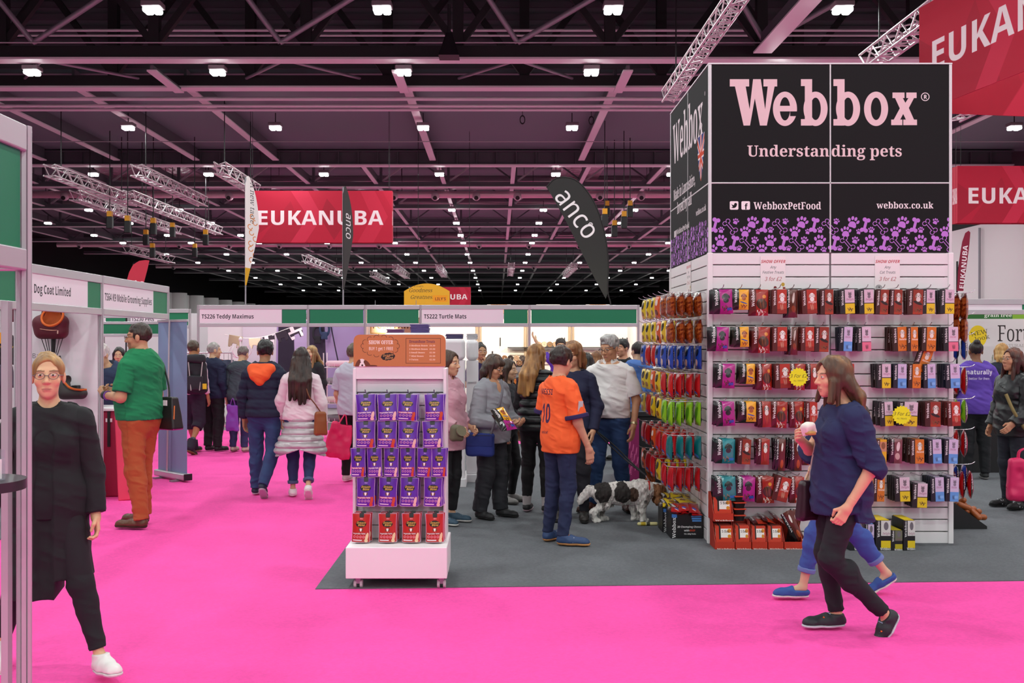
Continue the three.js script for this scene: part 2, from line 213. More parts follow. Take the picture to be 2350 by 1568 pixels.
{
  const face = printMat(1024, 358, (g, w, h) => redPanel(g, w, h, 'EUKANUBA', 0.88), 0.75), plain = printMat(256, 128, (g, w, h) => redPanel(g, w, h, ''), 0.75);
  function banner(label, cx, cz, yaw, L, D, y0, y1, tail) {
    const t = thing('hanging_banner', label, 'banner', [cx, y0, cz], yaw), h = y1 - y0;
    const pg = new THREE.BoxGeometry(L, h, 0.03), sg = new THREE.BoxGeometry(D, h, 0.03), six = (m) => [plain, plain, plain, plain, m, plain];
    part('fabric_panel', pg, six(face), t, [0, h / 2, D / 2]); part('fabric_panel', pg, six(face), t, [0, h / 2, -D / 2], [0, Math.PI, 0]);
    part('fabric_panel', sg, six(face), t, [L / 2 - 0.016, h / 2, 0], [0, Math.PI / 2, 0]); part('fabric_panel', sg, six(face), t, [-L / 2 + 0.016, h / 2, 0], [0, -Math.PI / 2, 0]);
    for (const [x, z] of [[-1, 1], [1, 1], [-1, -1], [1, -1]]) rod('suspension_wire', BLACK, t, [x * L / 2.1, h, z * D / 2.1], [x * L / 2.1, (cz > -34 ? 14.3 : 10.95) - y0, z * D / 2.1], 0.008, CYL6);
  }
  const d1 = 40; banner('red box banner with white capitals hung above the middle booths', (XA(567, d1) + XA(900, d1)) / 2, -d1 - 0.18, 0, XA(900, d1) - XA(567, d1), 0.35, YA(557, d1), YA(438, d1));
  const d2 = 36; banner('red box banner hung beyond the black tower sign, facing the aisle', XA(2197, d2) + 2.65, -d2 - 0.2, 0, 5.3, 0.4, YA(512, d2), YA(381, d2));
  // slanting close banner: one face runs from the hall towards the aisle
  { const a = V(8.3, 0, -19.7), b = V(9.2, 0, -13.9), dir = b.clone().sub(a), L = dir.length(), yaw = Math.atan2(dir.x, dir.z) - Math.PI / 2; const nx = -Math.cos(yaw + Math.PI / 2 - Math.PI / 2); const mid = a.clone().lerp(b, 0.5); const n = V(Math.sin(yaw), 0, Math.cos(yaw)); banner('big red box banner with slanting white capitals high above the tower', mid.x - n.x * L / 2, mid.z - n.z * L / 2, yaw, L, L, 6.2, 8.25); }
  // small red banner and yellow arched sign far behind the booths
  const d3 = 44; banner('small red box banner behind the yellow arched sign', XA(1018, d3), -d3 - 0.2, 0, XA(1080, d3) - XA(956, d3), 0.3, YA(702, d3), YA(659, d3));
  { const d = 40, w = XA(1032, d) - XA(928, d), h = 0.9, s = new THREE.Shape(); s.moveTo(-w / 2, 0); s.lineTo(w / 2, 0); s.lineTo(w / 2, h * 0.62); s.quadraticCurveTo(w * 0.42, h * 0.72, w * 0.3, h * 0.84); s.quadraticCurveTo(0, h * 1.08, -w * 0.3, h * 0.84); s.quadraticCurveTo(-w * 0.42, h * 0.72, -w / 2, h * 0.62);
    const g = new THREE.ExtrudeGeometry(s, { depth: 0.15, bevelEnabled: false }), uv = g.attributes.uv, p = g.attributes.position; for (let i = 0; i < p.count; i++) uv.setXY(i, p.getX(i) / w + 0.5, p.getY(i) / h);
    const m = printMat(512, 256, (c, W, H) => { c.fillStyle = '#eebb1c'; c.fillRect(0, 0, W, H); c.fillStyle = '#3a3218'; c.font = 'italic 58px serif'; c.textAlign = 'center'; c.fillText('Goodness', W * 0.36, H * 0.42); c.fillText('Greatness', W * 0.4, H * 0.72); c.font = '22px serif'; c.fillText('IT STARTS', W * 0.32, H * 0.2); c.fillStyle = '#f5a800'; c.fillRect(W * 0.63, H * 0.56, W * 0.33, H * 0.3); c.fillStyle = '#7a1d1d'; c.font = 'bold 44px sans-serif'; c.fillText("LILY'S", W * 0.8, H * 0.78); });
    const t = thing('arched_sign', 'yellow arched sign with dark script above the middle booths', 'sign', [XA(980, d), YA(701, d), -d]); part('board', g, m, t); for (const x of [-w * 0.4, w * 0.4]) rod('pole', ALU_D, t, [x, -YA(701, d), 0.05], [x, 0.1, 0.05], 0.05); }
}
// ---------- feather flags ----------
function feather(label, base, h, w, outline, m, yaw, poleColor = BLACK, y0 = 0) {
  const t = thing('feather_flag', label, 'flag', base, yaw), s = new THREE.Shape(); outline.forEach((p, i) => s[i ? 'lineTo' : 'moveTo'](p[0] * w, p[1] * h));
  const g = new THREE.ExtrudeGeometry(s, { depth: 0.012, bevelEnabled: false, curveSegments: 12 }), uv = g.attributes.uv, p = g.attributes.position; for (let i = 0; i < p.count; i++) uv.setXY(i, p.getX(i) / w, p.getY(i) / h);
  { for (let i = 0; i < p.count; i++) p.setZ(i, p.getZ(i) + 0.03 * Math.sin(p.getY(i) * 3 + p.getX(i) * 2)); g.computeVertexNormals(); }
  part('sail', g, m, t); return t;
}
{
  // black teardrop flag: pole on the far side, sail leaning over to the aisle
  const d = 22.5, k = FOC / d, P = (px, py) => [(px - 1402) / k, (700 - py) / k];
  const pts = [[1395, 672], [1397, 640], [1396, 600], [1392, 560], [1385, 525], [1374, 490], [1358, 455], [1340, 430], [1318, 412], [1295, 406], [1275, 410], [1260, 420], [1254, 430], [1262, 442], [1275, 465], [1290, 492], [1306, 522], [1325, 560], [1345, 600], [1365, 640], [1380, 668], [1390, 686]].map(([x, y]) => P(x, y));
  const t = thing('feather_flag', 'black teardrop flag with white lettering above the rolled mats booth', 'flag', [XA(1402, d), 0, -d]); const y0 = YA(700, d);
  const s = new THREE.Shape(); pts.forEach((p, i) => s[i ? 'lineTo' : 'moveTo'](p[0], p[1])); const g = new THREE.ExtrudeGeometry(s, { depth: 0.012, bevelEnabled: false }); const p = g.attributes.position, uv = g.attributes.uv; const x0 = P(1250, 0)[0], w = 150 / k, h = 300 / k; for (let i = 0; i < p.count; i++) uv.setXY(i, (p.getX(i) - x0) / w, p.getY(i) / h);
  const m = printMat(600, 1200, (c, W, H) => { c.fillStyle = '#2b2c2a'; c.fillRect(0, 0, W, H); c.fillStyle = '#f2f0f0'; c.save(); c.translate(78, 205); c.rotate(0.937); c.scale(1, 1.05); c.font = '236px sans-serif'; c.fillText('anco', 0, 0); c.restore();
    c.save(); c.translate(W * 0.7, H * 0.385); for (const [x, y, r] of [[0, 6, 11], [-14, -6, 6], [-4, -15, 6], [9, -13, 6], [17, -3, 6]]) { c.beginPath(); c.arc(x, y, r, 0, 7); c.fill(); } c.restore(); }, 0.8);
  part('sail', g, m, t, [0, y0, 0]);
  const edge = mat(0x141414, 0.7); part('pole', tube([[0.02, 0, -0.02], [0, y0, -0.01], ...[0, 2, 4, 6, 8, 10, 12].map((i) => [pts[i][0], y0 + pts[i][1], 0.006])], 0.016, 60, 6), edge, t); rbox('foot', BLACK, t, -0.25, 0.25, 0, 0.03, -0.25, 0.25, 0.01);
}
{ // flags seen edge-on, far behind the booths
  const fl = (pxT, pxB, yT, yB, d, label, m, wd) => { const k = FOC / d, t = thing('feather_flag', label, 'flag', [XA((pxT + pxB) / 2, d), 0, -d]), Y = YA(yB, d), h = YA(yT, d) - Y, s = new THREE.Shape(); s.moveTo(0, 0); s.quadraticCurveTo(wd * 0.6, h * 0.3, wd, h * 0.55); s.quadraticCurveTo(wd, h * 0.85, wd * 0.2, h); s.quadraticCurveTo(-0.02, h, -0.02, h * 0.9); s.lineTo(-0.02, 0);
    const g = new THREE.ExtrudeGeometry(s, { depth: 0.02, bevelEnabled: false }), p = g.attributes.position, uv = g.attributes.uv; for (let i = 0; i < p.count; i++) uv.setXY(i, p.getX(i) / wd, p.getY(i) / h); part('sail', g, m, t, [0, Y, 0], [0, Math.PI / 2 - 0.12, 0]); rod('pole', ALU_D, t, [0, 0, 0], [0, Y + h * 0.98, 0], 0.018); rbox('foot', BLACK, t, -0.25, 0.25, 0, 0.03, -0.25, 0.25, 0.01); };
  const white = printMat(128, 1024, (c, W, H) => { c.fillStyle = '#e9e4e0'; c.fillRect(0, 0, W, H); c.fillStyle = '#d8a400'; c.fillRect(0, H * 0.84, W, H * 0.2); c.fillStyle = '#444'; c.save(); c.translate(W * 0.3, H * 0.05); c.rotate(Math.PI / 2); c.font = '70px serif'; c.fillText('A new taste', 0, 0); c.restore(); c.strokeStyle = '#d47a28'; c.lineWidth = 7; for (let i = 0; i < 9; i++) { c.beginPath(); c.arc(60 + 30 * Math.sin(i * 2), H * (0.36 + i * 0.05), 22, 0, 5); c.stroke(); } }, 0.8);
  const dk = printMat(128, 1024, (c, W, H) => { c.fillStyle = '#2c2b29'; c.fillRect(0, 0, W, H); c.fillStyle = '#eee'; c.save(); c.translate(W * 0.2, H * 0.25); c.rotate(Math.PI / 2); c.font = '120px sans-serif'; c.fillText('anco', 0, 0); c.restore(); }, 0.8);
  fl(561, 566, 402, 655, 21.5, 'white feather flag with a yellow foot seen edge on', white, 0.75); fl(790, 785, 425, 665, 21.5, 'dark feather flag seen edge on before the red banner', dk, 0.75);
  // red flag behind the grooming booth
  { const d = 19, k = FOC / d, s = new THREE.Shape(); [[290, 650], [297, 625], [306, 608], [320, 599], [335, 597], [343, 598], [338, 620], [330, 650], [325, 690], [285, 690]].forEach(([x, y], i) => s[i ? 'lineTo' : 'moveTo']((x - 285) / k, (690 - y) / k)); const g = new THREE.ExtrudeGeometry(s, { depth: 0.015, bevelEnabled: false }), p = g.attributes.position, uv = g.attributes.uv; for (let i = 0; i < p.count; i++) uv.setXY(i, p.getX(i) / 0.5, p.getY(i) / 0.8);
    const m = printMat(256, 384, (c, W, H) => { c.fillStyle = '#c93a4c'; c.fillRect(0, 0, W, H); c.save(); c.fillStyle = '#f6e8ea'; c.translate(W * 0.75, H * 0.75); c.rotate(-1.35); c.font = '150px serif'; c.fillText('S', 0, 0); c.restore(); }, 0.8); const t = thing('feather_flag', 'red curved flag tip showing above the grooming booth', 'flag', [XA(285, d), 0, -d]); part('sail', g, m, t, [0, YA(690, d), 0]); rod('pole', BLACK, t, [0.02, 0, 0], [0.05, YA(640, d), 0], 0.015); }
  // crimson narrow flag beyond the tower
  { const d = 14.0, k = FOC / d, s = new THREE.Shape(); [[2195, 668], [2198, 620], [2203, 585], [2208, 555], [2215, 535], [2222, 530], [2226, 534], [2224, 560], [2219, 600], [2213, 640], [2210, 668]].forEach(([x, y], i) => s[i ? 'lineTo' : 'moveTo']((x - 2195) / k, (668 - y) / k)); const g = new THREE.ExtrudeGeometry(s, { depth: 0.012, bevelEnabled: false }), p = g.attributes.position, uv = g.attributes.uv, w = 31 / k, h = 138 / k; for (let i = 0; i < p.count; i++) uv.setXY(i, p.getX(i) / w, p.getY(i) / h);
    const m = printMat(128, 512, (c, W, H) => { c.fillStyle = '#861132'; c.fillRect(0, 0, W, H); c.save(); c.fillStyle = '#f4e6ea'; c.translate(W * 0.34, H * 0.97); c.rotate(-Math.PI / 2 + 0.1); c.scale(0.9, 0.8); c.font = 'bold 78px sans-serif'; c.fillText('EUKANUBA', 0, 30); c.restore(); }, 0.8); const t = thing('feather_flag', 'narrow crimson feather flag with white capitals beside the tower', 'flag', [XA(2195, d), 0, -d]); part('sail', g, m, t, [0, YA(668, d), 0]); rod('pole', BLACK, t, [0, 0, 0], [0.01, YA(600, d), 0], 0.012); rbox('foot', BLACK, t, -0.25, 0.25, 0, 0.03, -0.25, 0.25, 0.01); }
}
// ---------- shell scheme booths ----------
const GREEN = mat(0x0c7d52, 0.5), PANEL = mat(0xe4dfe2, 0.6), PLATE_W = 0.34;
const postG = (() => { const s = new THREE.Shape(); for (let i = 0; i < 8; i++) { const a = (i + 0.5) / 8 * 2 * Math.PI, r = 0.024, b = a + Math.PI / 8; s[i ? 'lineTo' : 'moveTo'](r * Math.cos(a - 0.28), r * Math.sin(a - 0.28)); s.lineTo(r * Math.cos(a + 0.28), r * Math.sin(a + 0.28)); s.lineTo(0.017 * Math.cos(b), 0.017 * Math.sin(b)); } const g = new THREE.ExtrudeGeometry(s, { depth: 1, bevelEnabled: false }); g.rotateX(-Math.PI / 2); return g; })();
function postAt(parent, x, z, h = 2.4, k = 1) { return part('post', postG, ALU, parent, [x, 0, z], null, [k, h, k]); }
function fascia(parent, a, b, text, plateFrac, y0 = 1.98, y1 = 2.4, y = null) {   // from a to b in the parent's x,z; text reads from a to b
  const A = V(a[0], 0, a[1]), B = V(b[0], 0, b[1]), L = A.distanceTo(B), f = new THREE.Group(); f.name = 'fascia'; f.position.copy(A); f.rotation.y = Math.atan2(-(B.z - A.z), B.x - A.x); parent.add(f);
  rbox('rail', ALU, f, 0, L, y1 - 0.085, y1, -0.02, 0.02, 0.006, 1); rbox('rail', ALU, f, 0, L, y0, y0 + 0.07, -0.02, 0.02, 0.006, 1);
  const w = L * plateFrac; box('green_board', GREEN, f, w + 0.02, L - 0.02, y0 + 0.07, y1 - 0.085, -0.008, 0.006);
  if (plateFrac > 0) { const m = printMat(1024, Math.round(1024 * (y1 - y0 - 0.155) / (w || 1)), (g, W, H) => { g.fillStyle = '#efe6ec'; g.fillRect(0, 0, W, H); g.fillStyle = '#2d2b33'; g.save(); g.font = 'bold ' + Math.round(H * 0.42) + 'px sans-serif'; const tw = g.measureText(text).width; g.translate(W * 0.025, H * 0.66); g.scale(Math.min(0.86, W * 0.94 / tw), 1); g.fillText(text, 0, 0); g.restore(); }, 0.5); const pl = part('name_plate', UB, [WHITE, WHITE, WHITE, WHITE, m, m], f, [w / 2 + 0.01, (y0 + y1) / 2 - 0.007, 0], null, [w, y1 - y0 - 0.155, 0.02]); }
  return f;
}
// row of two booths along the aisle edge, X = -4.2
{
  const x = -4.2, t = thing('exhibition_booth', 'white walled booth with green and white fascia selling dog carriers', 'booth', [x, 0, 0]);
  for (const z of [-8.75, -10.62]) postAt(t, 0, z);
  postAt(t, -3, -10.62); postAt(t, -3, -8.75);
  fascia(t, [0, -8.77], [0, -10.6], 'TS62 Dog Coat Limited', 0.8); fascia(t, [0, -6.7], [0, -8.73], '', 0, 1.98, 2.4);
  postAt(t, 0, -6.6);
  rbox('wall_panel', PANEL, t, -2.96, -0.03, 0.06, 2.36, -10.64, -10.6, 0.004, 1); rbox('rail', ALU, t, -2.96, -0.03, 2.34, 2.4, -10.65, -10.59, 0.004, 1); rbox('rail', ALU, t, -2.96, -0.03, 0.0, 0.06, -10.65, -10.59, 0.004, 1);
  rbox('wall_panel', PANEL, t, -3.02, -2.98, 0.06, 2.36, -10.6, -6.6, 0.004, 1);
  // small printed word on the wall panel
  single('wall_lettering', 'small grey word printed on the white partition behind the hanging bags', 'lettering', new THREE.PlaneGeometry(0.34, 0.09), printMat(256, 68, (g, W, H) => { g.fillStyle = '#e4dfe2'; g.fillRect(0, 0, W, H); g.fillStyle = '#6b666c'; g.font = '52px sans-serif'; g.textAlign = 'right'; g.fillText('Bags', W * 0.98, H * 0.72); }), [XA(70, 10.6), YA(818, 10.6), -10.597]);
  const t2 = thing('exhibition_booth', 'booth with green and white fascia behind the man in green', 'booth', [x, 0, 0]);
  postAt(t2, 0.0, -12.75); fascia(t2, [0, -10.64], [0, -12.73], 'TS64 K9 Mobile Grooming Supplies', 0.74);
  rbox('wall_panel', PANEL, t2, -3, -2.96, 0, 2.36, -12.7, -10.7, 0.004, 1);
  rbox('side_wall_panel', PANEL, t2, -2.9, -1.6, 0.04, 1.9, -12.79, -12.75, 0.004, 1); for (const q of [-2.9, -1.55]) postAt(t2, q, -12.78, 2.1);
  const gtop = mat(0x0e8f6e, 0.5); rbox('inner_rail', ALU, t2, -3, 0, 2.0, 2.06, -12.8, -12.76, 0.004, 1); rbox('inner_green_board', GREEN, t2, -3, -0.05, 1.80, 1.92, -12.8, -12.77, 0.004, 1); rbox('inner_rail', ALU, t2, -3, -0.05, 1.92, 1.955, -12.81, -12.76, 0.004, 1); rbox('inner_rail', ALU, t2, -3, -0.05, 1.76, 1.8, -12.81, -12.76, 0.004, 1);
}
// closest booth corner at the aisle: post, green board
{
  const t = thing('exhibition_booth', 'corner post and green fascia board of the booth beside the round table', 'booth', [-1.54, 0, 0]);
  postAt(t, 0, -3.26, 2.4); fascia(t, [0, -1.2], [0, -3.24], '', 0, 1.93, 2.4); postAt(t, 0, -1.1, 2.4); rbox('side_rail', ALU, t, -1.2, -0.02, 1.93, 2.0, -3.28, -3.24, 0.005, 1);
  { const f = part('post_rail', UB, ALU, t, [-0.047, 0.9, -3.24], null, [0.022, 1.86, 0.03]); }
}
// middle row of booths facing the aisle, z = -19.2
{
  const z = -19.2, t = thing('exhibition_booth', 'booth with purple and white backdrop under a green and white fascia', 'booth', [0, 0, z]);
  const X = (p) => XA(p, 19.2); const H = 2.4;
  for (const p of [455, 707, 838]) postAt(t, X(p), 0); fascia(t, [X(457), 0], [X(705), 0], 'TS226 Teddy Maximus', 0.76); fascia(t, [X(709), 0], [X(836), 0], '', 0);
  const cloth = printMat(1024, 600, (g, W, Hh) => { g.fillStyle = '#a58fc0'; g.fillRect(0, 0, W, Hh); const st = (a, b, c, d, col) => { g.fillStyle = col; g.beginPath(); g.moveTo(a * W, 0); g.lineTo(b * W, 0); g.lineTo(d * W, Hh); g.lineTo(c * W, Hh); g.fill(); }; st(0, 0.26, 0, 0.24, '#d3cad8'); st(0.27, 0.38, 0.26, 0.4, '#2c2338'); st(0.38, 0.49, 0.4, 0.5, '#b5a2cd'); st(0.49, 0.61, 0.5, 0.64, '#33283f'); st(0.61, 0.8, 0.64, 0.82, '#a48fbd'); g.strokeStyle = '#2b2436'; g.lineWidth = 9; g.beginPath(); g.moveTo(0.64 * W, 0); g.quadraticCurveTo(0.72 * W, 0.6 * Hh, 0.8 * W, Hh); g.stroke(); }, 0.85);
  const bw = X(836) - X(520); box('backdrop_cloth', cloth, t, X(500), X(836), 0.3, 2.36, -1.9, -1.86); rbox('wall_panel', PANEL, t, X(470) - 0.5, X(836), 0.0, 2.36, -2.0, -1.92, 0.004, 1);
  rbox('side_wall_panel', PANEL, t, X(838) - 0.02, X(838) + 0.02, 0, 2.36, -1.95, -0.05, 0.004, 1);
  const u = thing('exhibition_booth', 'bright white booth with shelves of rolled mats under a green fascia', 'booth', [0, 0, z]);
  for (const p of [965, 1215, 1465]) postAt(u, X(p), 0); fascia(u, [X(840), 0], [X(963), 0], '', 0); fascia(u, [X(967), 0], [X(1213), 0], 'TS222 Turtle Mats', 0.76); fascia(u, [X(1217), 0], [X(1463), 0], '', 0);
  const bright = mat(0xf5f2ee, 0.6); rbox('wall_panel', bright, u, X(842), X(1500), 0, 2.36, -2.0, -1.94, 0.004, 1); rbox('side_wall_panel', bright, u, X(1470), X(1470) + 0.05, 0, 2.36, -1.94, -0.05, 0.004, 1);
  for (const p of [1090, 1212, 1324]) { rod('wall_pole', mat(0xb8a48a, 0.5, 0.3), u, [X(p), 0, -1.9], [X(p), 2.36, -1.9], 0.03); rod('wall_pole', mat(0xb8a48a, 0.5, 0.3), u, [X(p) + 0.07, 0, -1.9], [X(p) + 0.07, 2.36, -1.9], 0.02); }
  // booth spotlights on the back of the fascia
  for (const [p, k] of [[880, 'a'], [1040, 'b'], [1160, 'c'], [1280, 'd'], [1400, 'e']]) {
    const s = thing('booth_spotlight', 'small white spotlight on the back of the booth fascia', 'spotlight', [X(p), 2.2, z - 0.12], 0, 'booth spotlights'); rod('arm', ALU, s, [0, 0.1, 0.08], [0, 0, 0], 0.012); rod('body', WHITE, s, [0, 0.02, 0], [0, -0.05, -0.1], 0.04); const gl = part('light_face', SPH, new THREE.MeshStandardMaterial({ color: 0xffffff, emissive: 0xffe9cf, emissiveIntensity: 12 }), s, [0, -0.055, -0.105], null, [0.032, 0.032, 0.012]);
    const l = new THREE.SpotLight(0xffe6c8, 5.5, 0, 1.15, 0.8); l.position.set(X(p), 2.13, z - 0.26); l.target.position.set(X(p), 1.35, z - 1.9); l.castShadow = true; l.shadow.radius = 2; scene.add(l); scene.add(l.target); l.name = 'booth_spot_light';
  }
  for (const [p, w] of [[560, 0], [700, 0]]) { const l = new THREE.SpotLight(0xfff0e2, 2, 0, 1.15, 0.8); l.position.set(X(p), 2.13, z - 0.26); l.target.position.set(X(p), 1.2, z - 1.9); l.castShadow = true; l.shadow.radius = 2; scene.add(l); scene.add(l.target); l.name = 'booth_spot_light'; const s = thing('booth_spotlight', 'small white spotlight in the purple booth', 'spotlight', [X(p), 2.2, z - 0.12], 0, 'purple booth spotlights'); rod('arm', ALU, s, [0, 0.1, 0.08], [0, 0, 0], 0.012); rod('body', WHITE, s, [0, 0.02, 0], [0, -0.05, -0.1], 0.04); part('light_face', SPH, new THREE.MeshStandardMaterial({ color: 0xffffff, emissive: 0xffe9cf, emissiveIntensity: 12 }), s, [0, -0.055, -0.105], null, [0.032, 0.032, 0.012]); }
  // poster board 'POSH PAWS'
  { const m = printMat(512, 160, (g, W, h) => { g.fillStyle = '#d9c09a'; g.fillRect(0, 0, W, h); g.strokeStyle = '#b18a52'; g.lineWidth = 12; g.strokeRect(6, 6, W - 12, h - 12); g.fillStyle = '#5a4126'; g.font = 'bold 74px sans-serif'; g.fillText('POSH PAWS', 24, h * 0.66); }, 0.7); const d = 19.2 + 0.4; const s = thing('wooden_sign', 'beige wooden sign with brown capitals in the bright booth', 'sign', [XA(908, d), YA(748, d), -d]); box('board', m, s, -0.5, 0.5, -0.16, 0.16, -0.02, 0.02); for (const q of [-0.4, 0.4]) rod('chain', ALU_D, s, [q, 0.16, 0], [q, 0.5, 0], 0.006, CYL6); }
  // posters at the top of the white wall
  const poster = (kind) => printMat(256, 160, (g, W, h) => { g.fillStyle = '#f3efec'; g.fillRect(0, 0, W, h); if (kind) { ['#6b7fb0', '#9fae9d', '#7f77b2'].forEach((c, i) => { g.fillStyle = c; g.beginPath(); g.roundRect(22 + i * 76, 12, 62, 84, 8); g.fill(); }); } else { g.fillStyle = '#c08f6a'; g.beginPath(); g.ellipse(W / 2, 20, 90, 76, 0, 0, 7); g.fill(); g.fillStyle = '#8f6a50'; for (let i = 0; i < 22; i++) { g.beginPath(); g.arc(W / 2 + 78 * Math.sin(i * 2.4) * (i / 22), 26 + 58 * Math.cos(i * 1.9) * (i / 22), 7, 0, 7); g.fill(); } } g.fillStyle = '#22333a'; g.fillRect(10, 124, 44, 18); g.fillStyle = '#333'; g.font = '18px sans-serif'; g.fillText('rug', 196, 140); }, 0.6);
  for (const [p, k, l] of [[1145, 0, 'poster with a tan rug picture above the roll shelves'], [1258, 1, 'poster with three coloured mat samples above the roll shelves'], [1372, 0, 'poster with a tan rug picture beside the sample poster']]) { const d = 21.05; single('wall_poster', l, 'poster', new THREE.BoxGeometry(0.5, 0.42, 0.012), [bright, bright, bright, bright, poster(k), bright], [XA(p, d), YA(722, d), -d - 0.03]); }
}
// booth beyond the tower: fascia, green and white printed backdrop
{
  const d = 14.6, X = (p) => XA(p, d), t = thing('exhibition_booth', 'booth with pale fascia and green printed backdrop beyond the tower', 'booth', [0, 0, -d]);
  const y1 = YA(686, d), y0 = YA(722, d); postAt(t, X(2140), 0, y1); postAt(t, X(2480), 0, y1); fascia(t, [X(2145), 0], [X(2365), 0], '    Forthglade Foods Pets Foods', 0.9, y0, y1);
  const m = printMat(1024, 820, (g, W, H) => { g.fillStyle = '#dcdcd8'; g.fillRect(0, 0, W, H); g.fillStyle = '#1f6b25'; g.fillRect(0, 0, W * 0.47, H * 0.085); g.fillStyle = '#7fb52c'; g.fillRect(W * 0.47, 0, W, H * 0.085); g.fillStyle = '#eef4e6'; g.font = 'bold 44px serif'; g.fillText('grain free', W * 0.25, H * 0.062); g.fillText('hypoallergenic', W * 0.56, H * 0.055);
    g.fillStyle = '#24241f'; g.save(); g.translate(W * 0.35, H * 0.36); g.scale(0.82, 1.5); g.font = '150px serif'; g.fillText('Forthglade', 0, 0); g.restore(); g.fillStyle = '#9a9a92'; g.font = '40px serif'; g.fillText('NATURAL PET FOOD', W * 0.38, H * 0.43); g.fillStyle = '#ecd21c'; g.beginPath(); g.ellipse(W * 0.2, H * 0.3, 72, 110, 0, 0, 7); g.fill(); g.fillStyle = '#4a4520'; g.save(); g.translate(W * 0.15, H * 0.3); g.rotate(-0.25); g.font = '58px serif'; g.fillText('NEW', 0, 0); g.fillText('look', 20, 56); g.restore();
    g.strokeStyle = '#6f7d5c'; g.lineWidth = 3; for (let i = 0; i < 60; i++) { const x = W * (0.3 + 0.2 * (i / 60)); g.beginPath(); g.moveTo(x, H); g.quadraticCurveTo(x, H * 0.8, x + 40 * Math.sin(i * 3.1), H * (0.62 + 0.1 * Math.sin(i * 1.7))); g.stroke(); } }, 0.5);
  const dz = -0.8, D = d + 0.8, W0 = XA(2185, D), W1 = XA(2480, D); box('backdrop_print', m, t, W0, W1, 0.9, YA(716, D), dz - 0.03, dz); rbox('wall_panel', WHITE, t, W0, W1, 0, 0.9, dz - 0.04, dz - 0.005, 0.004, 1);
  // dark counter in front
  const c = thing('black_counter', 'long black counter behind the woman in the purple shirt', 'counter', [XA(2330, 13), 0, -13.2]); rbox('body', BLACK, c, -0.95, 0.9, 0, 0.86, -0.3, 0.25, 0.01); rbox('top', mat(0xc9c7c6, 0.3), c, -0.97, 0.92, 0.86, 0.89, -0.33, 0.28, 0.008);
  // grass in a pot against the backdrop
  const p = thing('potted_grass', 'small pot of upright grass on the counter before the backdrop', 'plant', [XA(2268, 13.2), 0.89, -13.25]); part('pot', new THREE.CylinderGeometry(0.08, 0.06, 0.1, 16), WHITE, p, [0, 0.05, 0]); const bl = []; for (let i = 0; i < 36; i++) { const a = i * 2.4, r = 0.05 * Math.sqrt(i / 36), g = new THREE.ConeGeometry(0.006, 0.22 + 0.14 * rnd(), 4); g.translate(0, 0.13, 0); g.rotateX(0.5 * Math.sin(a) * (0.3 + r * 8)); g.rotateZ(0.5 * Math.cos(a) * (0.3 + r * 8)); g.translate(r * Math.cos(a), 0.1, r * Math.sin(a)); bl.push(g); } const gm = part('grass_blades', mergeGeometries(bl), mat(0x5d7440, 0.8), p); gm.userData.kind = 'stuff';
}
// more booth rows glimpsed far behind on both sides
{
  const row = (x0, x1, z, n, label) => { const t = thing('exhibition_booth', label, 'booth', [0, 0, z]); for (let i = 0; i <= n; i++) postAt(t, x0 + (x1 - x0) * i / n, 0); for (let i = 0; i < n; i++) fascia(t, [x0 + (x1 - x0) * i / n + 0.02, 0], [x0 + (x1 - x0) * (i + 1) / n - 0.02, 0], 'TS' + (228 + i * 2) + ' Pets', 0.6); rbox('wall_panel', PANEL, t, x0, x1, 0, 2.36, -2.05, -1.98, 0.004, 1); return t; };
  row(-9.2, -6.6, -21.5, 2, 'pale booth far back between the roller banner and the purple booth'); row(2.9, 7.2, -20.6, 2, 'pale booth glimpsed beside the hanging snack packs');
  row(-11.8, -7.3, -16.4, 2, 'pale booth seen through the grooming booth opening');
}
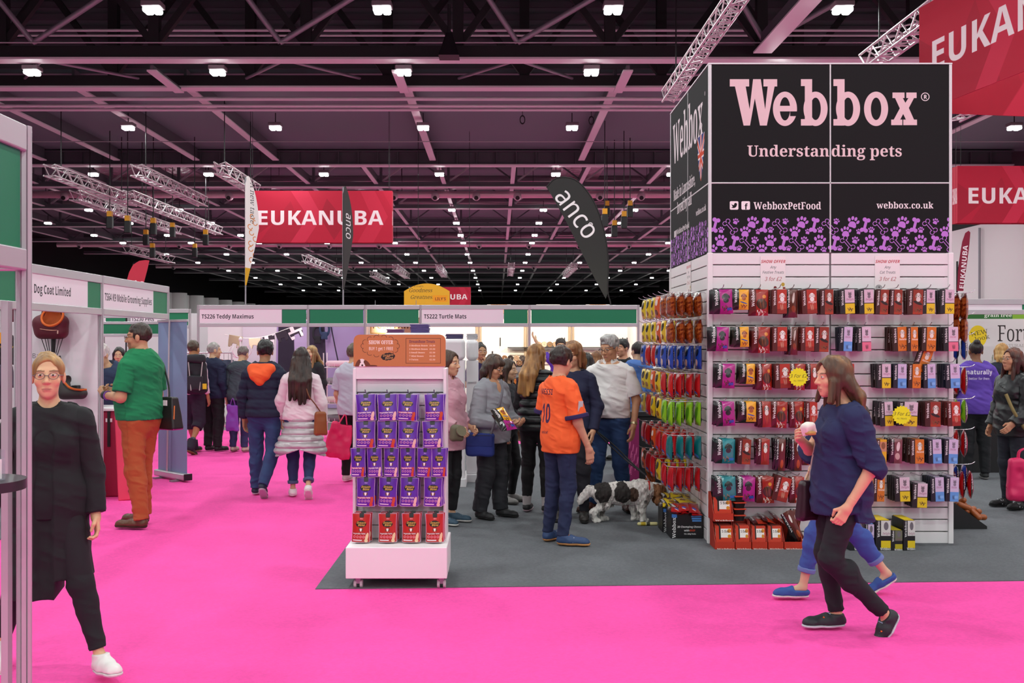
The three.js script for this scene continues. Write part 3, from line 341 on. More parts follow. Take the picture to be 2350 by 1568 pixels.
// ---------- black and white display tower with slatted walls ----------
const TW = { x0: 1.785, x1: 3.805, z0: -8.43, z1: -10.28, yg: 2.447, y1: 4.03 };
{
  const { x0, x1, z0, z1, yg, y1 } = TW, t = thing('display_tower', 'tall square display tower with black printed top and white slatted walls', 'display stand', [0, 0, 0]);
  const WX = x1 - x0, WZ = z0 - z1, h = y1 - yg;
  // printed top
  const paw = (g, x, y, s, a) => { g.save(); g.translate(x, y); g.rotate(a); g.scale(s, s); g.beginPath(); g.ellipse(0, 6, 9, 7.5, 0, 0, 7); g.fill(); g.beginPath(); g.ellipse(-5, 9.5, 5, 4.5, 0, 0, 7); g.fill(); g.beginPath(); g.ellipse(5, 9.5, 5, 4.5, 0, 0, 7); g.fill(); for (const [u, v, q] of [[-11, -3, -0.4], [-4, -9, -0.1], [4, -9, 0.1], [11, -3, 0.4]]) { g.beginPath(); g.ellipse(u, v, 3.4, 5, q, 0, 7); g.fill(); } g.restore(); };
  const bone = (g, x, y, s, a, fill) => { g.save(); g.translate(x, y); g.rotate(a); g.scale(s, s); const c = g.fillStyle, sh = (q) => { g.beginPath(); g.rect(-3.4 + q, -12, 6.8 - 2 * q, 24); g.fill(); for (const [u, v] of [[-4.6, -13], [4.6, -13], [-4.6, 13], [4.6, 13]]) { g.beginPath(); g.arc(u, v, 5.2 - q, 0, 7); g.fill(); } }; sh(0); if (!fill) { g.fillStyle = '#1b1b1c'; sh(1.5); } g.fillStyle = c; g.restore(); };
  function topPrint(g, W, H, side) {          // W x H canvas of the whole face; 1 unit = 2.02 m / W
    const u = W / 551; g.fillStyle = '#1b1b1c'; g.fillRect(0, 0, W, H);
    g.save(); g.scale(u, H / 433); g.fillStyle = side ? '#f1e9ea' : '#e6c9cb';
    // slab letters of the big word
    const slab = (pts) => { g.beginPath(); pts.forEach((p, i) => g[i ? 'lineTo' : 'moveTo'](p[0], p[1])); g.closePath(); g.fill(); };
    if (!side) {
      g.save(); g.translate(44, 33); // W: 108 wide, 108 tall
      slab([[0, 0], [45, 0], [45, 17], [37, 17], [46, 70], [54, 0], [54, 0], [72, 0], [82, 70], [88, 17], [78, 17], [78, 0], [110, 0], [110, 17], [104, 17], [86, 108], [70, 108], [58, 45], [47, 108], [32, 108], [12, 17], [0, 17]]); g.restore();
      g.fillStyle = '#e6c9cb'; const cut = () => { g.fillStyle = '#1b1b1c'; }, on = () => { g.fillStyle = '#e6c9cb'; };
      const o = (cx, cy, rx, ry, ix, iy) => { on(); g.beginPath(); g.ellipse(cx, cy, rx, ry, 0, 0, 7); g.fill(); cut(); g.beginPath(); g.ellipse(cx, cy, ix, iy, 0, 0, 7); g.fill(); on(); };
      o(172, 102, 28, 40, 12, 27); on(); g.fillRect(150, 95, 48, 13); cut(); g.fillRect(184, 108, 18, 11); on(); // e
      const b = (x) => { o(x + 34, 102, 28, 40, 12, 26); on(); g.fillRect(x, 33, 26, 16); g.fillRect(x + 9, 33, 17, 108); g.fillRect(x, 126, 22, 15); };
      b(209); b(281); o(380, 102, 28, 40, 12, 26);
      on(); slab([[418, 64], [446, 64], [446, 77], [442, 77], [448, 88], [455, 77], [450, 77], [450, 64], [474, 64], [474, 77], [468, 77], [456, 100], [468, 127], [475, 127], [475, 140], [443, 140], [443, 127], [449, 127], [443, 114], [436, 127], [441, 127], [441, 140], [415, 140], [415, 127], [421, 127], [435, 101], [424, 77], [418, 77]]);
      g.fillStyle = '#f1e6e6'; g.lineWidth = 1.8; g.strokeStyle = '#f1e6e6'; g.beginPath(); g.arc(494, 74, 9, 0, 7); g.stroke(); g.font = 'bold 13px sans-serif'; g.textAlign = 'center'; g.fillText('R', 494, 79); g.textAlign = 'left';
      g.fillStyle = '#e9d2d2'; fitText(g, 'Understanding pets', 'bold #px serif', 84, 213, 357, 26);
      g.fillStyle = '#f6eeee'; const sq = (x) => { g.beginPath(); g.roundRect(x, 314, 20, 20, 3); g.fill(); }; sq(44); sq(71); fitText(g, 'WebboxPetFood', 'bold #px serif', 99, 333, 157, 17); fitText(g, 'webbox.co.uk', 'bold #px serif', 381, 331, 132, 15);
      g.fillStyle = '#1b1b1c'; g.font = 'bold 19px sans-serif'; g.fillText('f', 78, 333); g.beginPath(); g.moveTo(47, 320); g.quadraticCurveTo(51, 324, 54, 323); g.quadraticCurveTo(54, 318, 58, 318); g.lineTo(61, 320); g.quadraticCurveTo(60, 331, 51, 330); g.lineTo(47, 329); g.quadraticCurveTo(51, 328, 51, 327); g.fill();
    } else {
      const t2 = (s, x, y, w, hh) => fitText(g, s, 'bold #px serif', x, y, w, hh); t2('Webbox', 40, 150, 440, 112); t2('Made in Lancashire,', 50, 252, 330, 30); t2('loved by all', 110, 292, 220, 28); t2('WebboxPetFood', 104, 348, 190, 14); t2('webbox.co.uk', 390, 330, 130, 14); g.fillRect(60, 334, 16, 18); g.fillRect(82, 334, 16, 18); g.font = 'bold 14px serif'; g.fillText('®', 500, 60);
      // shield with crossed flag
      g.save(); g.translate(455, 178); g.beginPath(); g.moveTo(-45, -34); g.lineTo(45, -34); g.quadraticCurveTo(46, 30, 0, 78); g.quadraticCurveTo(-46, 30, -45, -34); g.clip(); g.fillStyle = '#33377c'; g.fillRect(-60, -60, 120, 160); g.strokeStyle = '#f3eaea'; g.lineWidth = 18; const ln = (a, b, c, d) => { g.beginPath(); g.moveTo(a, b); g.lineTo(c, d); g.stroke(); }; ln(-60, -40, 60, 80); ln(60, -40, -60, 80); ln(0, -60, 0, 100); ln(-60, 14, 60, 14); g.strokeStyle = '#d8492c'; g.lineWidth = 9; ln(-60, -40, 60, 80); ln(60, -40, -60, 80); ln(0, -60, 0, 100); ln(-60, 14, 60, 14); g.restore(); g.font = 'bold 13px sans-serif'; g.save(); g.translate(455, 138); for (let i = 0; i < 11; i++) { g.save(); g.rotate((i - 5) * 0.16); g.fillText('GREAT BRITAIN'[i], -4, -26 + 12); g.restore(); } g.restore();
    }
    // paws and bones
    g.fillStyle = g.strokeStyle = '#c07fd8';
    for (let k = -1; k < 6; k++) { const x = k * 115; bone(g, x + 10, 370, 0.95, 0.25, true); bone(g, x + 45, 374, 1.05, -0.7, false); paw(g, x + 97, 363, 0.95, 0.3); paw(g, x + 80, 385, 0.85, 0.1); paw(g, x + 58, 361, 0.5, 0.35); paw(g, x + 24, 381, 0.5, 0.1); paw(g, x + 110, 385, 0.45, 0.2); paw(g, x + 23, 406, 0.95, 0.1); bone(g, x + 54, 412, 0.95, 0.25, true); bone(g, x + 84, 414, 1.05, -0.7, false); paw(g, x + 102, 405, 0.6, 0.3); paw(g, x + 118, 427, 0.85, 0); paw(g, x + 66, 424, 0.45, 0.2); paw(g, x + 32, 428, 0.5, -0.2); }
    g.restore();
  }
  const tf = canvasTex(2048, 1608, (g, W, H) => topPrint(g, W, H, false)), ts = canvasTex(1024, 804, (g, W, H) => topPrint(g, W, H, true));
  const pm = (tex) => new THREE.MeshPhysicalMaterial({ map: tex, roughness: 0.7, specularIntensity: 0.35 });
  const mf = pm(tf), ms = pm(ts), blk = mat(0x242425, 0.45), alloy = mat(0xd9d6d8, 0.4, 0.3);
  function panelOn(u0, u1, v0, v1, w, hh, m, place0) { const g = new THREE.BoxGeometry(w, hh, 0.02); const uv = g.attributes.uv, n = g.attributes.normal; for (let i = 0; i < uv.count; i++) if (n.getZ(i) > 0.5) uv.setXY(i, u0 + uv.getX(i) * (u1 - u0), v0 + uv.getY(i) * (v1 - v0)); return part('graphic_panel', g, [blk, blk, blk, blk, m, blk], t, ...place0); }
  const split = 0.37; // seam between the upper and lower printed panels
  for (let f = 0; f < 4; f++) {
    const L = f % 2 ? WZ : WX, m = f % 2 ? ms : mf, rot = [0, [0, -Math.PI / 2, Math.PI, Math.PI / 2][f], 0];
    for (let i = 0; i < 2; i++) for (const [v0, v1] of [[0, split], [split, 1]]) {
      const s = (i + 0.5) / 2 * L - L / 2, y = yg + (v0 + v1) / 2 * h, c = [[(x0 + x1) / 2 + s, y, z0], [x0, y, (z0 + z1) / 2 + s], [(x0 + x1) / 2 - s, y, z1], [x1, y, (z0 + z1) / 2 - s]][f];
      panelOn(i / 2, (i + 1) / 2, v0, v1, L / 2 - 0.012, (v1 - v0) * h - 0.012, m, [c, rot]);
    }
  }
  rbox('core', mat(0xd8d4d5, 0.6), t, x0 + 0.03, x1 - 0.03, 0.02, y1 - 0.04, z1 + 0.03, z0 - 0.03, 0.004, 1);
  // pale seams, capping and corner posts
  box('capping', alloy, t, x0 - 0.014, x1 + 0.014, y1, y1 + 0.012, z1 - 0.014, z0 + 0.014);
  for (const [x, z] of [[x0, z0], [x1, z0], [x0, z1], [x1, z1]]) { rbox('corner_post', WHITE, t, x - 0.022, x + 0.022, 0, yg, z - 0.022, z + 0.022, 0.006, 1); rbox('corner_trim', alloy, t, x - 0.013, x + 0.013, yg, y1, z - 0.013, z + 0.013, 0.004, 1); }
  for (const z of [z0, z1]) { rbox('seam_strip', alloy, t, (x0 + x1) / 2 - 0.006, (x0 + x1) / 2 + 0.006, yg, y1, z - 0.006, z + 0.012, 0.002, 1); rbox('seam_strip', alloy, t, x0, x1, yg + split * h - 0.006, yg + split * h + 0.006, z - 0.006, z + 0.012, 0.002, 1); }
  for (const x of [x0, x1]) { rbox('seam_strip', alloy, t, x - 0.012, x + 0.006, yg, y1, (z0 + z1) / 2 - 0.006, (z0 + z1) / 2 + 0.006, 0.002, 1); rbox('seam_strip', alloy, t, x - 0.012, x + 0.006, yg + split * h - 0.006, yg + split * h + 0.006, z1, z0, 0.002, 1); }
  // slats: two columns of 24 on each face, grooves between them
  const slatM = mat(0xece7e8, 0.38), N = 24, pitch = yg / N, sf = new RoundedBoxGeometry(WX / 2 - 0.016, pitch - 0.009, 0.018, 1, 0.003), ss = new RoundedBoxGeometry(WZ / 2 - 0.016, pitch - 0.009, 0.018, 1, 0.003);
  const lab = { 0: 'front', 1: 'side' };
  for (let i = 0; i < N; i++) for (let k = 0; k < 2; k++) {
    const y = (i + 0.5) * pitch, sx = ((k + 0.5) / 2 - 0.5) * WX, sz = ((k + 0.5) / 2 - 0.5) * WZ;
    part('slat', sf, slatM, t, [(x0 + x1) / 2 + sx, y, z0]); part('slat', ss, slatM, t, [x0, y, (z0 + z1) / 2 + sz], [0, Math.PI / 2, 0]); part('slat', ss, slatM, t, [x1, y, (z0 + z1) / 2 + sz], [0, Math.PI / 2, 0]);
  }
  // paper offer notices
  const offer = (third, kind) => printMat(256, 320, (g, W, H) => { g.fillStyle = '#f3e9e9'; g.fillRect(0, 0, W, H); g.textAlign = 'center'; g.fillStyle = '#b8323a'; g.font = 'italic bold 40px sans-serif'; g.fillText('SHOW OFFER', W / 2, 66); g.fillStyle = '#3c4a4a'; g.font = 'italic 36px sans-serif'; g.fillText('Any', W / 2, 118); g.fillText(third, W / 2, 166); g.fillStyle = '#a5323a'; g.font = 'italic 50px sans-serif'; g.fillText('3 for £2', W / 2, 234); if (kind) { g.fillStyle = '#7c1f26'; g.beginPath(); g.arc(150, 300, 16, 0, 7); g.fill(); g.fillStyle = '#c9a13a'; g.beginPath(); g.arc(230, 268, 18, 0, 7); g.fill(); g.fillStyle = '#9d3a2a'; g.fillRect(228, 292, 26, 20); } else { g.fillStyle = '#a8a0a2'; g.beginPath(); g.ellipse(40, 296, 34, 26, 0, 0, 7); g.fill(); g.fillStyle = '#4b4648'; g.beginPath(); g.arc(44, 294, 7, 0, 7); g.fill(); } }, 0.7);
  for (const [px, txt, kind, l] of [[1773, 'Festive Treats', 1, 'white paper notice with red lettering offering festive treats'], [2035, 'Cat Treats', 0, 'white paper notice with red lettering offering cat treats']]) single('paper_notice', l, 'notice', new THREE.BoxGeometry(0.21, 0.285, 0.002), [WHITE, WHITE, WHITE, WHITE, offer(txt, kind), WHITE], [XA(px, 8.43), YA(627, 8.43), z0 + 0.0125]);
  single('paper_notice', 'white paper notice on the slatted wall facing the dog', 'notice', new THREE.BoxGeometry(0.21, 0.285, 0.002), [WHITE, WHITE, WHITE, WHITE, offer('Dog Treats', 1), WHITE], [x0 - 0.0125, YA(627, 8.43) + 0.02, -9.3], [0, -Math.PI / 2, 0]);
}
// ---------- snack packs ----------
const packKinds = {};
{
  // pouch: pillow with crimped ends; card: thin box with a header; stick: narrow tall sachet
  function pouchGeo(w, h, d, seedk) {
    const nx = 8, ny = 11, pos = [], uv = [], idx = [];
    for (const s of [1, -1]) for (let j = 0; j <= ny; j++) for (let i = 0; i <= nx; i++) {
      const u = i / nx, v = j / ny, e = Math.pow(Math.max(0, Math.sin(Math.PI * u)), 0.55) * Math.pow(Math.max(0, Math.min(1, v * 3.2) * Math.min(1, (1 - v) * 4.6)), 0.6);
      const wob = 0.012 * noise3(u * 3 + seedk, v * 4, s * 2) * Math.min(1, e * 3), pinch = 1 - 0.05 * e + 0.012 * Math.sin(v * 40) * (v > 0.9 ? 1 : 0);
      pos.push((u - 0.5) * w * pinch, -v * h, s * (d / 2 * e + 0.001) + wob * 0.6 * e); uv.push(s > 0 ? u : 1 - u, 1 - v);
    }
    const n = (nx + 1) * (ny + 1); for (let s = 0; s < 2; s++) for (let j = 0; j < ny; j++) for (let i = 0; i < nx; i++) { const a = s * n + j * (nx + 1) + i, b = a + 1, c = a + nx + 1, e = c + 1; if (!s) idx.push(a, c, b, b, c, e); else idx.push(a, b, c, b, e, c); }
    const g = new THREE.BufferGeometry(); g.setAttribute('position', new THREE.Float32BufferAttribute(pos, 3)); g.setAttribute('uv', new THREE.Float32BufferAttribute(uv, 2)); g.setIndex(idx); g.computeVertexNormals(); return g;
  }
  function cardGeo(w, h, d) { const g = new RoundedBoxGeometry(w, h, d, 1, 0.003); g.translate(0, -h / 2, 0); const uv = g.attributes.uv, p = g.attributes.position, n = g.attributes.normal; for (let i = 0; i < uv.count; i++) { if (Math.abs(n.getZ(i)) > 0.6) uv.setXY(i, n.getZ(i) > 0 ? p.getX(i) / w + 0.5 : 0.5 - p.getX(i) / w, p.getY(i) / h + 1); else uv.setXY(i, 0.06, 0.5); } return g; }
  const art = (o) => (g, W, H) => {
    g.fillStyle = o.base; g.fillRect(0, 0, W, H); if (o.strip) { g.fillStyle = o.strip; g.fillRect(0, 0, W * (o.sw ?? 0.34), H); }
    if (o.panel) { g.fillStyle = o.panel[0]; g.fillRect(W * 0.34, H * o.panel[1], W * 0.66, H * o.panel[2]); }
    if (o.foot) { g.fillStyle = o.foot[0]; g.fillRect(W * 0.34, H * (1 - o.foot[1]), W * 0.66, H * o.foot[1]); }
    for (const [c, x, y, rx, ry] of o.blobs ?? []) { g.fillStyle = c; g.beginPath(); g.ellipse(x * W, y * H, rx * W, ry * H, 0.3, 0, 7); g.fill(); }
    for (const [k, x, y, r, c, c2] of o.pics ?? []) { g.save(); g.translate(x * W, y * H); const R = r * W, E = (u, v, a, b, q, col) => { g.fillStyle = col; g.beginPath(); g.ellipse(u * R, v * R, a * R, b * R, q, 0, 7); g.fill(); }; const lo = c2 ?? '#4a332a';
      if (k === 'dog') { E(0, 1.25, 0.85, 0.8, 0, c); E(0, 0, 0.8, 0.85, 0, c); E(-0.85, 0.15, 0.3, 0.62, 0.3, lo); E(0.85, 0.15, 0.3, 0.62, -0.3, lo); E(0, 0.42, 0.42, 0.4, 0, c); E(0, 0.28, 0.17, 0.12, 0, '#191414'); E(-0.32, -0.15, 0.1, 0.1, 0, '#191414'); E(0.32, -0.15, 0.1, 0.1, 0, '#191414'); }
      if (k === 'cat') { E(0, 1.1, 0.8, 0.6, 0, c); E(0, 0, 0.85, 0.75, 0, c); g.fillStyle = c; for (const q of [-1, 1]) { g.beginPath(); g.moveTo(q * 0.8 * R, -0.1 * R); g.lineTo(q * 0.75 * R, -1.15 * R); g.lineTo(q * 0.15 * R, -0.6 * R); g.fill(); } E(-0.32, -0.05, 0.13, 0.16, 0, '#2b2b22'); E(0.32, -0.05, 0.13, 0.16, 0, '#2b2b22'); E(0, 0.25, 0.1, 0.08, 0, '#a8646a'); }
      if (k === 'bits') for (let i = 0; i < 9; i++) E(1.3 * Math.sin(i * 2.4) * Math.sqrt(i / 9), 0.7 * Math.cos(i * 2.4) * Math.sqrt(i / 9), 0.34, 0.16, i * 1.1, i % 3 ? c : lo);
      if (k === 'stix') for (let i = 0; i < 5; i++) { g.save(); g.rotate(-0.25 + i * 0.07); E(-0.6 + i * 0.3, 0, 0.09, 1, 0, i % 2 ? c : lo); g.restore(); }
      g.restore(); }
    for (let i = 0; i < (o.specks ?? 0); i++) { g.fillStyle = ['#e9dcd4', '#6b3a20', '#c98f5a'][i % 3]; g.beginPath(); g.ellipse(W * (0.36 + 0.6 * ((i * 0.618) % 1)), H * (0.3 + 0.6 * ((i * 0.38) % 1)), W * 0.05, H * 0.018, i, 0, 7); g.fill(); }
    g.fillStyle = o.ink ?? '#f4efef'; g.save(); g.translate(W * (o.tx ?? 0.25), H * (o.ty ?? 0.66)); g.rotate(-Math.PI / 2); g.font = 'bold ' + Math.round(W * (o.ts ?? 0.2)) + 'px serif'; g.fillText('Webbox', 0, 0); g.restore();
    if (o.tagc) { g.fillStyle = o.tagc; g.fillRect(W * 0.68, H * 0.76, W * 0.26, H * 0.11); }
    if (o.word) { g.fillStyle = o.wordInk ?? '#fff'; g.font = 'italic ' + Math.round(W * 0.15) + 'px serif'; g.fillText(o.word, W * 0.42, H * (o.wy ?? 0.45)); }
  };
  const foilM = (o) => { const m = printMat(160, 200, art(o), 0.24, { clearcoat: 0.5, clearcoatRoughness: 0.15, specularIntensity: 1 }); return m; }, cardM = (o) => printMat(160, 220, art(o), 0.45);
  const K = (key, type, w, h, d, m, label, sub) => { const g = type === 'card' ? [cardGeo(w, h, d)] : [pouchGeo(w, h, d, 1), pouchGeo(w, h, d, 7)]; packKinds[key] = { g, m, w, h, d, label, type }; };
  const dogDark = [['#2a2126', 0.62, 0.32, 0.16, 0.15], ['#3a2e2c', 0.66, 0.72, 0.26, 0.16]];
  K('magenta', 'pouch', 0.175, 0.20, 0.05, foilM({ base: '#a8197e', strip: '#1c171a', pics: [['dog', 0.64, 0.28, 0.17, '#241c20', '#151013'], ['bits', 0.66, 0.78, 0.2, '#5a3d30', '#37251d']], tagc: '#2b49a8' }), 'magenta foil dog treat pouch');
  K('yellow', 'pouch', 0.145, 0.165, 0.035, foilM({ base: '#e9a91c', strip: '#19160f', sw: 0.42, tx: 0.3, pics: [['dog', 0.71, 0.3, 0.15, '#a6562a', '#7a3a1c'], ['bits', 0.71, 0.82, 0.16, '#8a4a26', '#6b3a1e']], blobs: [['#3d4fa0', 0.7, 0.66, 0.24, 0.03]] }), 'black and yellow foil dog treat pouch');
  K('red', 'pouch', 0.16, 0.215, 0.04, foilM({ base: '#9e2214', strip: '#5a130d', blobs: [['#3b2418', 0.64, 0.56, 0.3, 0.2], ['#d98a2a', 0.78, 0.27, 0.1, 0.07]], pics: [['stix', 0.64, 0.54, 0.26, '#8a4a2a', '#5c3020'], ['bits', 0.62, 0.88, 0.2, '#e8dccf', '#b98a6a']] }), 'dark red foil dog treat pouch');
  K('scarlet', 'card', 0.125, 0.2, 0.02, cardM({ base: '#b23322', strip: '#541710', pics: [['dog', 0.68, 0.25, 0.17, '#f1e9e4', '#cdbcae'], ['stix', 0.66, 0.72, 0.18, '#d9b4a0', '#a8674a']], word: 'Delight', wy: 0.56, wordInk: '#fff', foot: ['#8f2417', 0.2] }), 'red and white dog treat packet');
  K('brownstick', 'stick', 0.085, 0.23, 0.03, foilM({ base: '#5b2618', strip: '#1d1412', sw: 0.2, ts: 0.2, blobs: [['#c9b9ae', 0.6, 0.3, 0.1, 0.2], ['#8a3a1e', 0.62, 0.7, 0.2, 0.12]] }), 'slim dark brown chew stick packet');
  K('duck', 'card', 0.125, 0.205, 0.018, cardM({ base: '#8e2f1c', strip: '#3f120c', pics: [['dog', 0.68, 0.24, 0.17, '#ddd3cb', '#9a8a7c'], ['bits', 0.67, 0.82, 0.19, '#7a4a2c', '#4d2c1b']], foot: ['#a5371d', 0.1], blobs: [['#2a1a16', 0.66, 0.54, 0.3, 0.06]] }), 'rust red dog treat packet with pale picture');
  K('cat', 'card', 0.13, 0.2, 0.018, cardM({ base: '#1e1a1d', strip: '#1e1a1d', panel: ['#d7bccb', 0, 0.55], foot: ['#e0c01c', 0.42], pics: [['cat', 0.68, 0.2, 0.13, '#7d6d78'], ['bits', 0.68, 0.82, 0.15, '#5a3d22', '#33261a']], word: 'Delight', wordInk: '#8d3f6a' }), 'black and pink cat treat packet with yellow foot');
  K('catpink', 'card', 0.13, 0.2, 0.018, cardM({ base: '#1e1a1d', strip: '#1e1a1d', panel: ['#d9bfd0', 0, 0.6], foot: ['#e0708c', 0.38], pics: [['cat', 0.68, 0.2, 0.13, '#7d6d78'], ['stix', 0.68, 0.82, 0.13, '#4a2a2c', '#2b2022']], word: 'Sticks', wordInk: '#b03a6a' }), 'black and pink cat treat packet with rose foot');
  K('catblue', 'card', 0.13, 0.2, 0.018, cardM({ base: '#16243f', strip: '#121826', panel: ['#cdb8d6', 0, 0.6], foot: ['#5f97d8', 0.4], pics: [['cat', 0.68, 0.2, 0.13, '#857a8c'], ['stix', 0.62, 0.82, 0.13, '#3a4a6e', '#2a3046']], word: 'Sticks', wordInk: '#8d3f6a', tagc: '#7fb0e6' }), 'black and blue cat treat packet');
  K('orange', 'card', 0.125, 0.2, 0.02, cardM({ base: '#cf701c', strip: '#34170c', pics: [['dog', 0.68, 0.22, 0.16, '#e6dcd2', '#b09a84'], ['bits', 0.67, 0.8, 0.2, '#8d4a1e', '#5e2f12']], word: 'Natural', wy: 0.55 }), 'orange dog treat packet with pale picture');
  K('yellowcard', 'card', 0.115, 0.2, 0.02, cardM({ base: '#e2a81c', strip: '#4a2a10', blobs: [['#8d5a3a', 0.66, 0.26, 0.2, 0.14], ['#6b2f1c', 0.62, 0.86, 0.12, 0.06]], panel: ['#c98b6a', 0.1, 0.4] }), 'yellow dog treat packet with brown picture');
  K('pinkstick', 'stick', 0.1, 0.2, 0.025, foilM({ base: '#7c4148', strip: '#2a1417', blobs: [['#e3c3c6', 0.66, 0.3, 0.14, 0.2], ['#caa49f', 0.6, 0.7, 0.2, 0.14]] }), 'dull pink chew stick packet');
  K('sticks', 'pouch', 0.115, 0.21, 0.025, foilM({ base: '#a02c1c', strip: '#3b120c', pics: [['dog', 0.66, 0.26, 0.17, '#e8ded6', '#6a5a50'], ['stix', 0.66, 0.72, 0.2, '#c9562a', '#7a2c16']] }), 'red and white chew stick packet');
  K('longstick', 'stick', 0.085, 0.26, 0.03, foilM({ base: '#5e2116', strip: '#171214', sw: 0.3, ts: 0.2, blobs: [['#e8ded6', 0.66, 0.25, 0.1, 0.14], ['#b4501e', 0.66, 0.78, 0.16, 0.14]] }), 'long black and brown chew stick packet');
  K('teal', 'pouch', 0.175, 0.2, 0.05, foilM({ base: '#157f86', strip: '#101a1b', pics: [['dog', 0.64, 0.28, 0.17, '#1c2426', '#12181a'], ['bits', 0.6, 0.8, 0.2, '#8a7a68', '#4a3d33']], tagc: '#3d7fd0' }), 'teal foil dog treat pouch');
  // plain packs for the side walls
  const edge = (base, extra) => foilM({ base, strip: '#1a1616', sw: 0.22, ts: 0.18, tx: 0.18, ...extra });
  K('sideyellow', 'pouch', 0.13, 0.19, 0.045, edge('#d3b31a', { blobs: [['#2a2414', 0.6, 0.3, 0.2, 0.2], ['#8a5a1e', 0.62, 0.74, 0.22, 0.12]] }), 'yellow foil chew pouch');
  K('sideamber', 'pouch', 0.13, 0.2, 0.045, edge('#c9501c', { blobs: [['#e2d6cc', 0.6, 0.3, 0.16, 0.14], ['#5a2a16', 0.62, 0.74, 0.24, 0.12]] }), 'orange foil chew pouch');
  K('sideblue', 'pouch', 0.13, 0.21, 0.05, edge('#173f9e', { blobs: [['#d9b9a4', 0.6, 0.72, 0.16, 0.15], ['#0e1a3c', 0.6, 0.3, 0.2, 0.16]] }), 'blue foil chew pouch with window');
  K('sidered', 'pouch', 0.12, 0.23, 0.05, edge('#b3161a', { blobs: [['#3d58b8', 0.62, 0.8, 0.18, 0.05], ['#e9dcd8', 0.62, 0.88, 0.16, 0.02]] }), 'bright red chew pouch');
  K('sidegreen', 'pouch', 0.12, 0.2, 0.05, edge('#7fbe1e', { blobs: [['#4d8a16', 0.6, 0.5, 0.2, 0.3]] }), 'lime green chew pouch');
  K('sideteal', 'pouch', 0.14, 0.2, 0.05, edge('#0f7072', { blobs: [['#3d7fd0', 0.6, 0.84, 0.24, 0.08]] }), 'teal chew pouch with blue tag');
  packKinds.hide = { g: [pouchGeo(0.15, 0.24, 0.07, 3)], m: new THREE.MeshPhysicalMaterial({ color: 0xb0703e, roughness: 0.25, clearcoat: 0.6, map: canvasTex(128, 128, (g, W, H) => { g.fillStyle = '#d9a878'; g.fillRect(0, 0, W, H); for (let i = 0; i < 70; i++) { g.fillStyle = ['#c2854e', '#e6c8a2', '#a8652f', '#8d4a22'][i % 4]; g.beginPath(); g.ellipse((i * 37) % W, 30 + (i * 53) % (H - 20), 12, 5, i, 0, 7); g.fill(); } g.fillStyle = '#8d3a22'; g.fillRect(0, 0, W, 22); }) }), w: 0.15, h: 0.24, d: 0.07, label: 'clear bag of brown rawhide chews', type: 'pouch' };
}
function pack(key, x, y, z, ry, rz, where, group, sx = 1, sy = 1) {
  const k = packKinds[key], m = part(k.type === 'card' ? 'treat_packet' : k.type === 'stick' ? 'chew_packet' : 'treat_pouch', k.g[(Math.abs(Math.round(x * 1000 + z * 777)) % k.g.length)], k.m, null, [x, y, z], [0, ry, rz], [sx, sy, 1]); tag(m, k.label + ' ' + where, 'pet treats', k.label + ', ' + group); return m;
}
const hookM = mat(0xd9d9dc, 0.25, 0.9);
const hookGeo = (L) => tube([[0, -0.012, 0], [0, 0, 0.004], [0, 0.0, 0.03], [0, 0.004, L - 0.03], [0, 0.022, L]], 0.0035, 14, 6);
